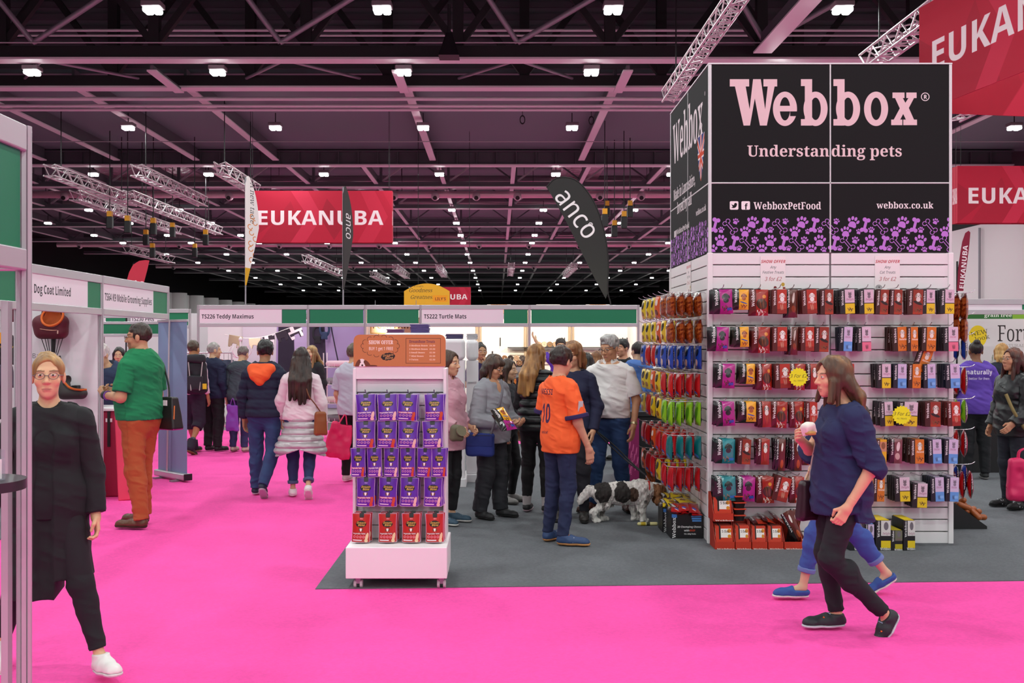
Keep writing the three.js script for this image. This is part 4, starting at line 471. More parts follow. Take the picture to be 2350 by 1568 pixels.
{
  const z0 = TW.z0, L = 0.24, hg = hookGeo(L), D = 8.2;
  const rows = [664, 748, 831, 916, 1000, 1085].map((py) => YA(py, 8.43));
  const lay = [
    [['magenta', 1634, 1682, 3], ['yellow', 1680, 1719, 3], ['red', 1720, 1764, 2], ['scarlet', 1771, 1805, 3], ['brownstick', 1805, 1832, 3], ['scarlet', 1838, 1873, 3], ['duck', 1882, 1912, 3], ['cat', 1926, 1960, 4], ['cat', 1970, 2004, 4], ['duck', 2011, 2040, 2], ['duck', 2042, 2071, 2], ['duck', 2084, 2118, 3], ['cat', 2116, 2145, 2], ['cat', 2157, 2190, 3]],
    [['magenta', 1630, 1674, 3], ['yellow', 1682, 1719, 3], ['red', 1727, 1768, 3], ['scarlet', 1772, 1806, 3], ['brownstick', 1812, 1833, 3], ['scarlet', 1837, 1868, 2], ['duck', 1870, 1902, 3], ['catblue', 1926, 1957, 3], ['catpink', 1966, 1998, 4], ['orange', 2046, 2080, 4], ['orange', 2080, 2106, 2], ['orange', 2116, 2148, 4], ['catpink', 2164, 2198, 5]],
    [['magenta', 1644, 1688, 3], ['yellow', 1698, 1734, 3], ['red', 1737, 1772, 3], ['scarlet', 1776, 1812, 3], ['red', 1812, 1850, 2], ['sticks', 1850, 1880, 2], ['scarlet', 1925, 1960, 2], ['cat', 2012, 2044, 4], ['catblue', 2050, 2080, 3], ['orange', 2084, 2113, 3], ['catblue', 2117, 2146, 3], ['catblue', 2168, 2201, 5]],
    [['magenta', 1642, 1685, 3], ['yellow', 1695, 1736, 3], ['sticks', 1738, 1770, 3], ['red', 1772, 1808, 3], ['red', 1812, 1846, 2], ['scarlet', 1848, 1875, 3], ['cat', 2018, 2048, 4], ['cat', 2060, 2106, 3], ['duck', 2122, 2158, 5], ['scarlet', 2172, 2202, 4]],
    [['teal', 1642, 1688, 3], ['duck', 1694, 1724, 4], ['sticks', 1738, 1768, 3], ['longstick', 1782, 1804, 4], ['longstick', 1816, 1840, 4], ['red', 1844, 1872, 2], ['yellowcard', 1983, 2009, 3], ['yellowcard', 2013, 2032, 3], ['pinkstick', 2044, 2072, 4], ['orange', 2088, 2120, 4], ['catblue', 2129, 2159, 5], ['catblue', 2167, 2198, 5]],
    [['teal', 1640, 1688, 3], ['magenta', 1690, 1734, 3], ['red', 1736, 1776, 3], ['scarlet', 1782, 1818, 3], ['red', 1818, 1842, 2], ['yellowcard', 1984, 2006, 3], ['orange', 2004, 2030, 3], ['cat', 2052, 2086, 5], ['cat', 2094, 2128, 6], ['catblue', 2134, 2165, 5], ['catblue', 2170, 2200, 5]],
  ];
  const ordinal = ['top', 'second', 'third', 'fourth', 'fifth', 'lowest'];
  lay.forEach((row, r) => row.forEach(([key, a, b, n], j) => {
    const k = packKinds[key], zf = z0 + L - 0.045, d = -zf, x = XA((a + b) / 2, d), y = rows[r] - 0.012, w = XA(b, d) - XA(a, d), sx = w / k.w;
    const hk = part('peg_hook', hg, hookM, null, [x, rows[r] + 0.002, z0 + 0.004]); tag(hk, 'chrome peg hook in the ' + ordinal[r] + ' row of the black tower front', 'hook', 'peg hooks, ' + ordinal[r] + ' row');
    const step = Math.min(0.05, 0.2 / n); const dk = Math.max(k.d * 1.08, step);
    for (let i = 0; i < n; i++) pack(key, x + (i ? rr(-0.004, 0.004) : 0), y - (r === 5 && j === 8 ? 0.05 : 0), zf - i * Math.min(dk, 0.19 / n) - (k.type === 'card' ? 0 : 0.012), rr(-0.1, 0.1), rr(-0.05, 0.05) + (r === 5 && key === 'scarlet' ? -0.25 : 0), 'on the tower front, ' + ordinal[r] + ' row', ordinal[r] + ' front row', Math.min(1.25, Math.max(0.75, sx)));
  }));
  { const m = pack('orange', XA(2135, 8.2), YA(800, 8.2), z0 + 0.16, 0.1, -0.35, 'dangling low under the second row', 'dangling'); }
  // yellow starburst price stickers
  const star = new THREE.Shape(); for (let i = 0; i < 36; i++) { const a = i / 36 * 2 * Math.PI, q = i % 2 ? 0.068 : 0.08; star[i ? 'lineTo' : 'moveTo'](q * Math.cos(a), q * Math.sin(a)); } const sg = new THREE.ExtrudeGeometry(star, { depth: 0.002, bevelEnabled: false }); { const p = sg.attributes.position, uv = sg.attributes.uv; for (let i = 0; i < p.count; i++) uv.setXY(i, p.getX(i) / 0.17 + 0.5, p.getY(i) / 0.17 + 0.5); }
  const sm = printMat(256, 256, (g, W, H) => { g.fillStyle = '#ece614'; g.fillRect(0, 0, W, H); g.fillStyle = '#2b2a16'; g.textAlign = 'center'; g.font = 'italic 58px sans-serif'; g.fillText('3 For £2', W / 2, H * 0.52); g.font = 'italic 24px sans-serif'; g.fillText('ALL TREATS', W / 2, H * 0.7); }, 0.6);
  for (const [px, py, w] of [[1832, 866, 'third'], [2069, 953, 'fourth']]) { const t = thing('price_star', 'yellow starburst price card in front of the ' + w + ' row packets', 'price card', [XA(px, 8.17), YA(py, 8.17), z0 + 0.262]); part('card', sg, sm, t, null, [0, 0, rr(-0.1, 0.1)]); rod('wire_arm', CHROME, t, [0, 0.06, 0], [0, 0.07, -0.255], 0.002, CYL6); }
}
// packs on the wall facing left, hooks pointing into the aisle; a few on the far wall
{
  const x0 = TW.x0, L = 0.36, hg = hookGeo(L); const row = ['top', 'second', 'third', 'fourth', 'fifth', 'sixth', 'lowest'];
  const ys = [2.12, 1.89, 1.67, 1.43, 1.19, 0.9, 0.63];
  const plan = [
    ['hide', 'hide', 'sideamber', 'sideyellow', 'sideyellow', 'sideyellow'], ['hide', 'sideyellow', 'sideamber', 'sideyellow', 'sideyellow', 'sideyellow'], ['sideblue', 'sideblue', 'sideblue', 'sidered', 'sidered', 'sideblue'], ['sidered', 'sidered', 'sideyellow', 'sideamber', 'sideyellow', 'sideyellow'], ['sidegreen', 'sidegreen', 'sideyellow', 'sideyellow', 'sidered', 'sideyellow'], ['sideteal', 'sidered', 'sidered', 'sideamber', 'sidered', 'sidered'], ['sidered', 'sidered', 'sideyellow', 'sidered', 'sidered', 'sideamber']];
  plan.forEach((p, r) => p.forEach((key, j) => {
    const z = TW.z0 - 0.13 - j * 0.31, y = ys[r], k = packKinds[key]; const hk = part('peg_hook', hg, hookM, null, [x0 - 0.004, y, z], [0, -Math.PI / 2, 0]); tag(hk, 'chrome peg hook in the ' + row[r] + ' row of the wall facing the dog', 'hook', 'side hooks, ' + row[r] + ' row');
    const n = r === 0 || r > 4 ? 4 : 4; for (let i = 0; i < n; i++) pack(key, x0 - L + 0.05 + i * 0.078 + rr(-0.006, 0.006), y - 0.006, z, -Math.PI / 2 + rr(0.1, 0.24), rr(-0.05, 0.05), 'on the wall facing the dog, ' + row[r] + ' row', row[r] + ' side row', 1, Math.min(1, 0.2 / k.h));
  }));
  const xr = TW.x1, hr = hookGeo(0.3); const pr = [[692, 'hide'], [742, 'hide'], [788, 'sideblue'], [862, 'sidered'], [935, 'sidegreen'], [1005, 'sidered'], [1085, 'sideblue'], [1092, 'sidered']];
  pr.forEach(([py, key], r) => { for (const j of [0, 1]) { const z = TW.z0 - 0.2 - j * 0.45, y = YA(py - 20, 8.65); if (r < 7) { const hk = part('peg_hook', hr, hookM, null, [xr + 0.004, y, z], [0, Math.PI / 2, 0]); tag(hk, 'chrome peg hook on the tower wall facing the black counter', 'hook', 'hooks facing the counter'); } for (let i = 0; i < 3; i++) pack(key, xr + 0.07 + i * 0.07 + (r === 7 ? 0.03 : 0), y - 0.006 - (r === 7 ? 0.02 : 0), z + (r === 7 ? 0.05 : 0), Math.PI / 2 - rr(0.15, 0.4), rr(-0.06, 0.06), 'on the tower wall facing the black counter', 'counter side'); } });
}
// boxes along the foot of the tower
{
  const z0 = TW.z0;
  const redBox = printMat(256, 256, (g, W, H) => { g.fillStyle = '#c2321a'; g.fillRect(0, 0, W, H); g.fillStyle = '#a82512'; g.fillRect(0, H * 0.78, W, H * 0.22); g.fillStyle = '#f6ece6'; g.font = 'bold 58px serif'; g.textAlign = 'center'; g.fillText('Webbox', W * 0.56, H * 0.95); }, 0.5);
  const redBack = mat(0xb02c18, 0.5), sachet = printMat(160, 200, (g, W, H) => { g.fillStyle = '#c7391c'; g.fillRect(0, 0, W, H); g.fillStyle = '#f3ebe4'; g.fillRect(W * 0.3, H * 0.12, W * 0.6, H * 0.4); g.fillStyle = '#2b211d'; g.fillRect(W * 0.2, 0, W * 0.1, H * 0.6); g.fillStyle = '#d98a22'; g.beginPath(); g.arc(W * 0.8, H * 0.22, 18, 0, 7); g.fill(); g.beginPath(); g.arc(W * 0.8, H * 0.46, 16, 0, 7); g.fill(); g.fillStyle = '#2a2a2a'; g.font = 'bold 30px serif'; g.fillText('5 for', W * 0.36, H * 0.3); g.fillStyle = '#eee'; g.fillRect(W * 0.1, H * 0.74, W * 0.18, H * 0.16); }, 0.35, { clearcoat: 0.4 });
  function redDisplay(px0, px1, y, h, z, label, leaning) {
    const d = -z, xa = XA(px0, d), xb = XA(px1, d), w = xb - xa, t = thing('snack_display_box', label, 'box', [(xa + xb) / 2, y, z], 0, undefined), D = 0.2;
    part('front_lip', new THREE.BoxGeometry(w, h * 0.3, 0.004), [redBack, redBack, redBack, redBack, redBox, redBack], t, [0, h * 0.15, 0]); box('base', redBack, t, -w / 2, w / 2, 0, 0.004, -D, 0);
    for (const s of [-1, 1]) { const sh = new THREE.Shape(); sh.moveTo(0, 0); sh.lineTo(D, 0); sh.lineTo(D, h); sh.lineTo(D * 0.55, h); sh.lineTo(0, h * 0.3); const g = new THREE.ExtrudeGeometry(sh, { depth: 0.004, bevelEnabled: false }); g.rotateY(Math.PI / 2); part('side_flap', g, redBack, t, [s * (w / 2 - 0.002) - 0.002, 0, 0]); } box('back', redBack, t, -w / 2, w / 2, 0, h, -D, -D + 0.004);
    if (!leaning) for (let i = 0; i < 4; i++) { const m = single('sachet', 'red printed food sachet standing in a red display box', 'sachet', new THREE.BoxGeometry(w * 0.88, h * 0.82, 0.018), sachet, [(xa + xb) / 2 + 0.003 * i, y + h * 0.45, z - 0.03 - i * 0.04], [-0.16, 0, 0], 'sachets in the red boxes'); }
  }
  const zf = z0 + 0.32; // front of the low boxes
  [[1641, 1686], [1688, 1724], [1726, 1761], [1763, 1798], [1800, 1842]].forEach(([a, b], i) => redDisplay(a, b, 0, 0.22, zf - 0.06, ['red display box of sachets at the tower corner', 'second red display box from the tower corner', 'third red display box from the tower corner', 'fourth red display box from the tower corner', 'red display box holding leaning chew sticks'][i], i === 4));
  redDisplay(1637, 1683, 0.225, 0.22, zf - 0.1, 'red display box stacked on the corner box');
  for (let i = 0; i < 7; i++) pack('longstick', XA(1806 + i * 6, 8.15), 0.3 + 0.02 * Math.sin(i * 3), zf - 0.1 - i * 0.014, 0.2 * Math.sin(i), 0.5 - i * 0.12, 'leaning in the red box', 'leaning sticks');
  for (let i = 0; i < 4; i++) { const t = thing('food_tub', 'black tub with a red lid stacked on the red display boxes', 'tub', [XA(1700, 8.2), 0.225 + i * 0.052, zf - 0.16], 0.05 * i, 'stacked tubs'); part('tub', new THREE.CylinderGeometry(0.058, 0.046, 0.04, 4), BLACK, t, [0, 0.02, 0], [0, Math.PI / 4, 0]); rbox('lid', mat(0xc0381c, 0.4), t, -0.05, 0.05, 0.04, 0.05, -0.05, 0.05, 0.003, 1); }
  for (let i = 0; i < 3; i++) { const m = pack('sticks', XA(1745 + i * 22, 8.2), 0.235 + 0.012 * i, zf - 0.25, 0, 0, 'lying flat on the red display boxes', 'flat packets'); m.rotation.set(-1.45, 0.3 * i, 0); m.position.z = zf - 0.3; m.position.y = 0.232 + 0.012 * i; }
  // cartons of cat treats
  const blackCarton = (foot, top) => printMat(192, 300, (g, W, H) => { g.fillStyle = '#17151a'; g.fillRect(0, 0, W, H); g.fillStyle = top; g.fillRect(W * 0.36, 0, W * 0.64, H * 0.5); g.fillStyle = foot; g.fillRect(W * 0.36, H * 0.66, W * 0.64, H * 0.24); g.fillStyle = '#6f6870'; g.beginPath(); g.ellipse(W * 0.7, H * 0.18, 30, 40, 0, 0, 7); g.fill(); g.fillStyle = '#f2eeee'; g.save(); g.translate(W * 0.28, H * 0.55); g.rotate(-Math.PI / 2); g.font = 'bold 44px serif'; g.fillText('Webbox', 0, 0); g.restore(); g.font = 'bold 34px serif'; g.fillText('Webbox', W * 0.3, H * 0.97); g.fillStyle = '#8d3f6a'; g.font = 'italic 30px serif'; g.fillText('Delight', W * 0.44, H * 0.46); }, 0.45);
  const yel = mat(0xd9bb1c, 0.5), blk = mat(0x17151a, 0.45);
  for (const [a, b, h, foot, top, l] of [[1950, 1984, 0.24, '#c9598a', '#3a3038', 'black carton with pink print beside the cat treat cartons'], [1984, 2006, 0.22, '#5f97d8', '#cdb8d6', 'black carton with blue print beside the cat treat cartons'], [2009, 2044, 0.25, '#e0c01c', '#d7d2cf', 'black and yellow cat treat carton with open lid'], [2044, 2071, 0.17, '#b8a41c', '#6b6a58', 'low olive display carton between two cat treat cartons'], [2073, 2100, 0.25, '#e0c01c', '#d7d2cf', 'black and yellow cat treat carton at the end of the row']]) {
    const d = 8.12, xa = XA(a, d), xb = XA(b, d), t = thing('treat_carton', l, 'carton', [(xa + xb) / 2, 0, -d]); const w = xb - xa; part('body', new RoundedBoxGeometry(w, h, 0.24, 1, 0.003), blk, t, [0, h / 2, -0.12]); part('front_print', new THREE.BoxGeometry(w * 0.985, h * 0.985, 0.003), [blk, blk, blk, blk, blackCarton(foot, top), blk], t, [0, h / 2, 0.001]); part('lid_flap', UB, mat(foot, 0.5), t, [0, h + 0.002, -0.12], null, [w * 0.8, 0.003, 0.24]);
  }
  // black chew boxes against the wall facing the dog
  const chew = printMat(512, 400, (g, W, H) => { g.fillStyle = '#141316'; g.fillRect(0, 0, W, H); g.fillStyle = '#3d78c4'; g.fillRect(14, 18, 84, 54); for (let i = 0; i < 3; i++) { g.fillStyle = '#4f8fd8'; g.fillRect(W * 0.64 + i * 8, 40 + i * 34, W * 0.32 - i * 8, 24); } g.fillStyle = '#f0eeee'; g.save(); g.translate(78, H - 14); g.rotate(-Math.PI / 2); g.font = 'bold 76px serif'; g.fillText('Webbox', 0, 0); g.restore(); g.textAlign = 'center'; g.font = 'bold 40px sans-serif'; g.fillText('20 Chomping Chews', W * 0.58, 226); g.fillText('with', W * 0.5, 282); g.fillStyle = '#d8431f'; g.fillText('BEEF', W * 0.68, 282); g.fillStyle = '#f0eeee'; g.font = 'bold 26px sans-serif'; g.fillText('18 x 200g Packs', W * 0.6, 330); }, 0.45);
  [[8.72, 1535, 1607, 'black chew carton nearest the tower corner, printed with blue bars', 'sidered', 0], [9.0, 1516, 1590, 'black carton of yellow packs behind the printed chew carton', 'sideyellow', 1], [9.3, 1518, 1580, 'black carton the spaniel is sniffing at', 'sideyellow', 2]].forEach(([d, a, b, l, key, q]) => {
    const xa = XA(a, d), xb = XA(b, d), w = xb - xa, h = 0.225, t = thing('chew_carton', l, 'carton', [(xa + xb) / 2, 0, -d]); part('front', new THREE.BoxGeometry(w, h, 0.004), [blk, blk, blk, blk, chew, blk], t, [0, h / 2, 0.1]); box('back', blk, t, -w / 2, w / 2, 0, h, -0.14, -0.136); box('side', blk, t, -w / 2, -w / 2 + 0.004, 0, h, -0.14, 0.1); box('side', blk, t, w / 2 - 0.004, w / 2, 0, h, -0.14, 0.1); box('base', blk, t, -w / 2, w / 2, 0, 0.004, -0.14, 0.1);
    for (let i = 0; i < 6; i++) { const m = pack(key, (xa + xb) / 2 - w * 0.28 + (i % 3) * w * 0.28, 0.24 + 0.035 * Math.floor(i / 3), -d - 0.05, 0, 0, 'lying in a black chew carton', 'packs in cartons'); m.rotation.set(-1.45 + rr(-0.1, 0.1), rr(-0.15, 0.15), rr(-0.35, 0.35)); m.position.z -= 0.05; }
  });
  // paper wrapped stick on the carpet
  { const d = 9.22, t = single('chew_roll', 'pale yellow wrapped chew roll lying on the grey carpet by the dog', 'treat', new THREE.CapsuleGeometry(0.016, 0.16, 4, 10), printMat(64, 128, (g, W, H) => { g.fillStyle = '#d9cf92'; g.fillRect(0, 0, W, H); g.fillStyle = '#c2a21c'; g.fillRect(0, H * 0.2, W, H * 0.2); g.fillStyle = '#3b3a2a'; g.fillRect(0, H * 0.45, W * 0.5, H * 0.15); }), [XA(1486, d), 0.022, -d], [0, 0.05, Math.PI / 2]); }
  // low black tray of brown chews on the other side
  { const d = 9.2, t = thing('chew_tray', 'slanted black tray of brown rawhide chews behind the tower', 'tray', [XA(2212, d), 0, -d]); const sh = new THREE.Shape(); sh.moveTo(-0.18, 0); sh.lineTo(0.14, 0); sh.lineTo(0.14, 0.03); sh.lineTo(-0.18, 0.26); const g = new THREE.ExtrudeGeometry(sh, { depth: 0.3, bevelEnabled: false }); part('tray', g, BLACK, t, [0, 0, -0.15]); for (let i = 0; i < 8; i++) single('rawhide_chew', 'brown rawhide chew heaped on the slanted black tray', 'chew', new THREE.CapsuleGeometry(0.028, 0.09, 4, 8), mat(0x9a4f22, 0.35), [XA(2212, d) - 0.04 + (i % 4) * 0.05, 0.2 - (i % 4) * 0.034 + 0.02 * (i > 3), -d + 0.09 - 0.09 * Math.floor(i / 4) - 0.04 * (i % 2)], [0.4 * i, i, 1.2 + 0.3 * Math.sin(i)], 'rawhide chews'); }
}
// ---------- white merchandiser of purple pouches ----------
{
  const d = 7.0, X = (p) => XA(p, d), Y = (p) => YA(p, d), cx = X(914), t = thing('merchandiser', 'white wheeled merchandiser with orange header board and purple pouches', 'display stand', [cx, 0, -d]);
  const w = X(1020) - X(810), wb = X(1028) - X(800), D = 0.42, yTop = Y(768), W2 = mat(0xf1eaec, 0.45);
  const yb0 = 0.075, yb1 = 0.29; rbox('plinth', W2, t, -wb / 2, wb / 2, yb0, yb1, -D, 0.14, 0.006);
  rbox('back_board', W2, t, -w / 2 + 0.01, w / 2 - 0.01, yb1, yTop - 0.28, -0.2, -0.17, 0.004, 1);
  for (const s of [-1, 1]) rbox('side_board', W2, t, s * (w / 2) - 0.011, s * (w / 2) + 0.011, yb1, yTop - 0.24, -0.38, -0.09, 0.004, 1);
  rbox('upper_panel', W2, t, -w / 2, w / 2, Y(872), Y(840), -0.16, -0.1, 0.004, 1); rbox('upper_panel', mat(0xe6dfe2, 0.5), t, -w / 2 + 0.012, w / 2 - 0.012, Y(902), Y(873), -0.165, -0.13, 0.003, 1);
  const y0 = yb1 + 0.005, y1 = Y(903), N = 11; for (let i = 0; i < N; i++) { const p = (y1 - y0) / N; rbox('slat', W2, t, -w / 2 + 0.014, w / 2 - 0.014, y0 + i * p + 0.004, y0 + (i + 1) * p - 0.004, -0.165, -0.148, 0.003, 1); }
  // header board with rounded top corners
  const hw = w + 0.012, hh = yTop - Y(842), sh = new THREE.Shape(), r = 0.05; sh.moveTo(-hw / 2, 0); sh.lineTo(hw / 2, 0); sh.lineTo(hw / 2, hh - r); sh.quadraticCurveTo(hw / 2, hh, hw / 2 - r, hh); sh.lineTo(-hw / 2 + r, hh); sh.quadraticCurveTo(-hw / 2, hh, -hw / 2, hh - r);
  const g = new THREE.ExtrudeGeometry(sh, { depth: 0.018, bevelEnabled: false }); { const p = g.attributes.position, uv = g.attributes.uv; for (let i = 0; i < p.count; i++) uv.setXY(i, p.getX(i) / hw + 0.5, p.getY(i) / hh); }
  const dreamLogo = (c, x, y, s) => { c.save(); c.translate(x, y); c.rotate(-0.12); c.scale(s, s); c.fillStyle = '#1d1716'; c.beginPath(); for (let i = 0; i < 10; i++) { const a = i / 10 * 6.283; c.moveTo(0, 0); c.ellipse(34 * Math.cos(a), 16 * Math.sin(a), 17, 13, 0, 0, 7); } c.fill(); c.fillStyle = '#c99a5a'; c.font = 'italic bold 24px sans-serif'; c.textAlign = 'center'; c.fillText('Dream', 0, -2); c.fillText('Bone', 4, 20); c.restore(); };
  const hm = printMat(1024, 372, (c, W, H) => { c.fillStyle = '#c47c48'; c.fillRect(0, 0, W, H); c.fillStyle = '#fff6ef'; c.font = 'bold 66px serif'; fitText(c, 'SHOW OFFER', 'bold #px serif', W * 0.165, H * 0.3, W * 0.265, H * 0.12); fitText(c, 'BUY 1 get 1 FREE', '#px sans-serif', W * 0.165, H * 0.49, W * 0.265, H * 0.1);
    c.strokeStyle = '#54301f'; c.lineWidth = 5; c.beginPath(); for (let i = 0; i < 14; i++) { const a = i / 14 * 6.283, x = W * 0.29 + W * 0.18 * Math.cos(a), y = H * 0.36 + H * 0.27 * Math.sin(a); c.moveTo(x + 30 * Math.cos(a - 1.3), y + 26 * Math.sin(a - 1.3)); c.arc(x, y, 30, a - 1.3, a + 1.3); } c.stroke(); dreamLogo(c, W * 0.375, H * 0.69, 1.55);
    c.strokeRect(W * 0.57, H * 0.12, W * 0.375, H * 0.78); c.fillStyle = '#54204f'; fitText(c, 'DreamBone Treats', 'bold #px serif', W * 0.605, H * 0.26, W * 0.28, H * 0.09); c.fillStyle = '#f6dcc6'; ['3 Medium Bones|£4.50', '2 Medium Bones|£3.50', '2 Small Bones|£2.50', '7 Mini Bones|£2.50', '9 Twists|£2.50'].forEach((s, i) => { const [a, b] = s.split('|'); c.font = 'bold 25px serif'; c.fillText(a, W * 0.605, H * (0.37 + i * 0.11)); c.fillText(b, W * 0.825, H * (0.37 + i * 0.11)); });
    c.fillStyle = '#f1e9e4'; c.beginPath(); c.ellipse(W * 0.09, H * 0.9, 44, 52, 0, 0, 7); c.fill(); c.fillStyle = '#6d3a22'; c.beginPath(); c.ellipse(W * 0.045, H * 0.93, 22, 60, 0.4, 0, 7); c.fill(); c.beginPath(); c.ellipse(W * 0.15, H * 0.94, 26, 60, -0.6, 0, 7); c.fill(); c.fillStyle = '#f1e9e4'; c.beginPath(); c.ellipse(W * 0.095, H * 0.96, 26, 34, 0, 0, 7); c.fill(); c.fillStyle = '#33211b'; for (const [x, y, q] of [[0.075, 0.87, 6], [0.115, 0.87, 6], [0.095, 0.965, 11]]) { c.beginPath(); c.arc(W * x, H * y, q, 0, 7); c.fill(); } c.fillStyle = '#6d3a22'; c.beginPath(); c.ellipse(W * 0.2, H * 0.985, 60, 12, 0, 0, 7); c.fill(); }, 0.5);
  part('header_board', g, hm, t, [0, Y(842), -0.11]);
  // castors
  for (const [x, z] of [[-wb / 2 + 0.08, 0.08], [wb / 2 - 0.04, 0.08], [-wb / 2 + 0.08, -D + 0.06], [wb / 2 - 0.04, -D + 0.06]]) { const c = new THREE.Group(); c.name = 'castor'; c.position.set(x, 0, z); t.add(c); for (const s of [-1, 1]) rod('wheel', mat(0xb9b6b8, 0.4), c, [s * 0.012, 0.028, 0], [s * 0.03, 0.028, 0], 0.028, CYL24); rbox('fork', ALU_D, c, -0.018, 0.018, 0.03, 0.075, -0.02, 0.02, 0.004, 1); }
  // pouches
  function bag(w0, h0, d0) { const nx = 8, ny = 12, pos = [], uv = [], idx = []; for (const s of [1, -1]) for (let j = 0; j <= ny; j++) for (let i = 0; i <= nx; i++) { const u = i / nx, v = j / ny, e = Math.pow(Math.sin(Math.PI * u), 0.5) * Math.min(1, Math.pow(v * 1.25, 0.9)) * (v > 0.92 ? 0.8 : 1), waist = 1 - 0.05 * Math.sin(Math.PI * v); pos.push((u - 0.5) * w0 * waist, -v * h0, s * (d0 / 2 * e + 0.001)); uv.push(s > 0 ? u : 1 - u, 1 - v); } const n = (nx + 1) * (ny + 1); for (let s = 0; s < 2; s++) for (let j = 0; j < ny; j++) for (let i = 0; i < nx; i++) { const a = s * n + j * (nx + 1) + i, b = a + 1, c = a + nx + 1, e = c + 1; if (!s) idx.push(a, c, b, b, c, e); else idx.push(a, b, c, b, e, c); } const gg = new THREE.BufferGeometry(); gg.setAttribute('position', new THREE.Float32BufferAttribute(pos, 3)); gg.setAttribute('uv', new THREE.Float32BufferAttribute(uv, 2)); gg.setIndex(idx); gg.computeVertexNormals(); return gg; }
  const bagArt = (base, hi, bone, logo) => printMat(256, 384, (c, W, H) => { c.fillStyle = base; c.fillRect(0, 0, W, H); c.strokeStyle = '#d9cbe2'; c.lineWidth = 5; c.strokeRect(3, 3, W - 6, H - 6); c.fillStyle = hi; c.fillRect(10, H * 0.66, W * 0.8, H * 0.07); c.fillStyle = '#1a1416'; c.beginPath(); for (let i = 0; i < 10; i++) { const a = i / 10 * 6.283; c.moveTo(W / 2, H * 0.36); c.ellipse(W / 2 + 46 * Math.cos(a), H * 0.36 + 24 * Math.sin(a), 30, 22, 0, 0, 7); } c.fill(); c.fillStyle = logo; c.font = 'italic bold 40px sans-serif'; c.textAlign = 'center'; c.fillText('Dream', W / 2, H * 0.355); c.fillText('Bone', W / 2 + 4, H * 0.435); c.fillStyle = '#1a1416'; c.fillRect(W * 0.4, 0, W * 0.24, H * 0.14); c.fillStyle = '#efe4ee'; c.font = '20px sans-serif'; c.fillText('Mini', W * 0.52, H * 0.2);
    c.fillStyle = '#f0e6e2'; c.beginPath(); c.ellipse(W * 0.5, H * 0.56, 24, 20, 0, 0, 7); c.fill(); c.fillStyle = '#6d3a22'; for (const s of [-1, 1]) { c.beginPath(); c.ellipse(W * 0.5 + s * 22, H * 0.565, 9, 24, s * 0.3, 0, 7); c.fill(); } c.fillStyle = '#f4ecee'; c.font = 'bold 26px sans-serif'; c.fillText('Vegetable Twist', W * 0.42, H * 0.715, W * 0.7); c.strokeStyle = '#e9a2b0'; c.lineWidth = 6; for (let i = 0; i < 4; i++) { c.beginPath(); c.arc(W * (0.16 + i * 0.17), H * 0.8, 13, 0, 7); c.stroke(); } c.fillStyle = bone; c.beginPath(); c.ellipse(W * 0.84, H * 0.8, 20, 56, 0.25, 0, 7); c.fill(); c.beginPath(); c.arc(W * 0.8, H * 0.93, 24, 0, 7); c.fill(); c.fillStyle = '#efe6ee'; c.fillRect(W * 0.08, H * 0.9, W * 0.5, H * 0.035); }, 0.28, { clearcoat: 0.5, clearcoatRoughness: 0.2 });
  const pale = bagArt('#5a23a0', '#7a2a8c', '#e8c3b4', '#d9b24a'), rust = bagArt('#5a23a0', '#a81d5a', '#c4461e', '#d9b24a'), redM = bagArt('#b8231a', '#8f1714', '#e8c79c', '#d9b24a');
  const gw = bag(0.14, 0.185, 0.05), gn = bag(0.105, 0.2, 0.045), gs = bag(0.13, 0.2, 0.05), hookP = hookGeo(0.17);
  const rows = [[905, [[838, 0], [888, 0], [936, 1], [996, 1]], 'top', gw], [967, [[838, 1], [888, 1], [937, 0], [991, 0]], 'second', gw], [1029, [[821, 1], [858, 0], [898, 0], [935, 1], [975, 1], [1007, 1]], 'third', gn], [1097, [[839, 1], [891, 1], [940, 0], [994, 0]], 'fourth', gs], [1184, [[829, 2], [889, 2], [943, 2], [997, 2]], 'lowest', gs]];
  rows.forEach(([py, items, rn, geo], r) => items.forEach(([px, kind], j) => {
    const zf = -d + 0.02, x = XA(px, -zf), y = YA(py, -zf); const hk = part('peg_hook', hookP, hookM, null, [x, y + 0.008, -d - 0.146]); tag(hk, 'chrome peg hook in the ' + rn + ' row of the white merchandiser', 'hook', 'merchandiser hooks, ' + rn + ' row');
    const lab = kind === 2 ? 'red foil dog chew pouch' : kind === 1 ? 'purple dog chew pouch with rust bone' : 'purple dog chew pouch with pale bone';
    for (let i = 0; i < (r === 2 ? 2 : 3); i++) { const m = part('chew_pouch', geo, [pale, rust, redM][kind], null, [x + (i ? rr(0.002, 0.014) : 0), y + (r === 4 ? 0.014 : 0), zf - i * 0.05 - 0.015], [0, i ? rr(-0.15, 0.15) : rr(-0.08, 0.08), i ? rr(-0.06, 0.02) : rr(-0.05, 0.05)]); tag(m, lab + ' in the ' + rn + ' row of the merchandiser', 'pet treats', lab + ', merchandiser ' + rn + ' row'); }
  }));
}
// ---------- figures: distance fields meshed as smooth surfaces ----------
const SX = (a, b, t) => a + (b - a) * t, sub3 = (a, b) => [a[0] - b[0], a[1] - b[1], a[2] - b[2]], add3 = (a, b) => [a[0] + b[0], a[1] + b[1], a[2] + b[2]], mul3 = (a, s) => [a[0] * s, a[1] * s, a[2] * s], mix3 = (a, b, t) => [SX(a[0], b[0], t), SX(a[1], b[1], t), SX(a[2], b[2], t)];
const len3 = (a) => Math.hypot(a[0], a[1], a[2]), nrm3 = (a) => mul3(a, 1 / (len3(a) || 1)), cross3 = (a, b) => [a[1] * b[2] - a[2] * b[1], a[2] * b[0] - a[0] * b[2], a[0] * b[1] - a[1] * b[0]], dot3 = (a, b) => a[0] * b[0] + a[1] * b[1] + a[2] * b[2];
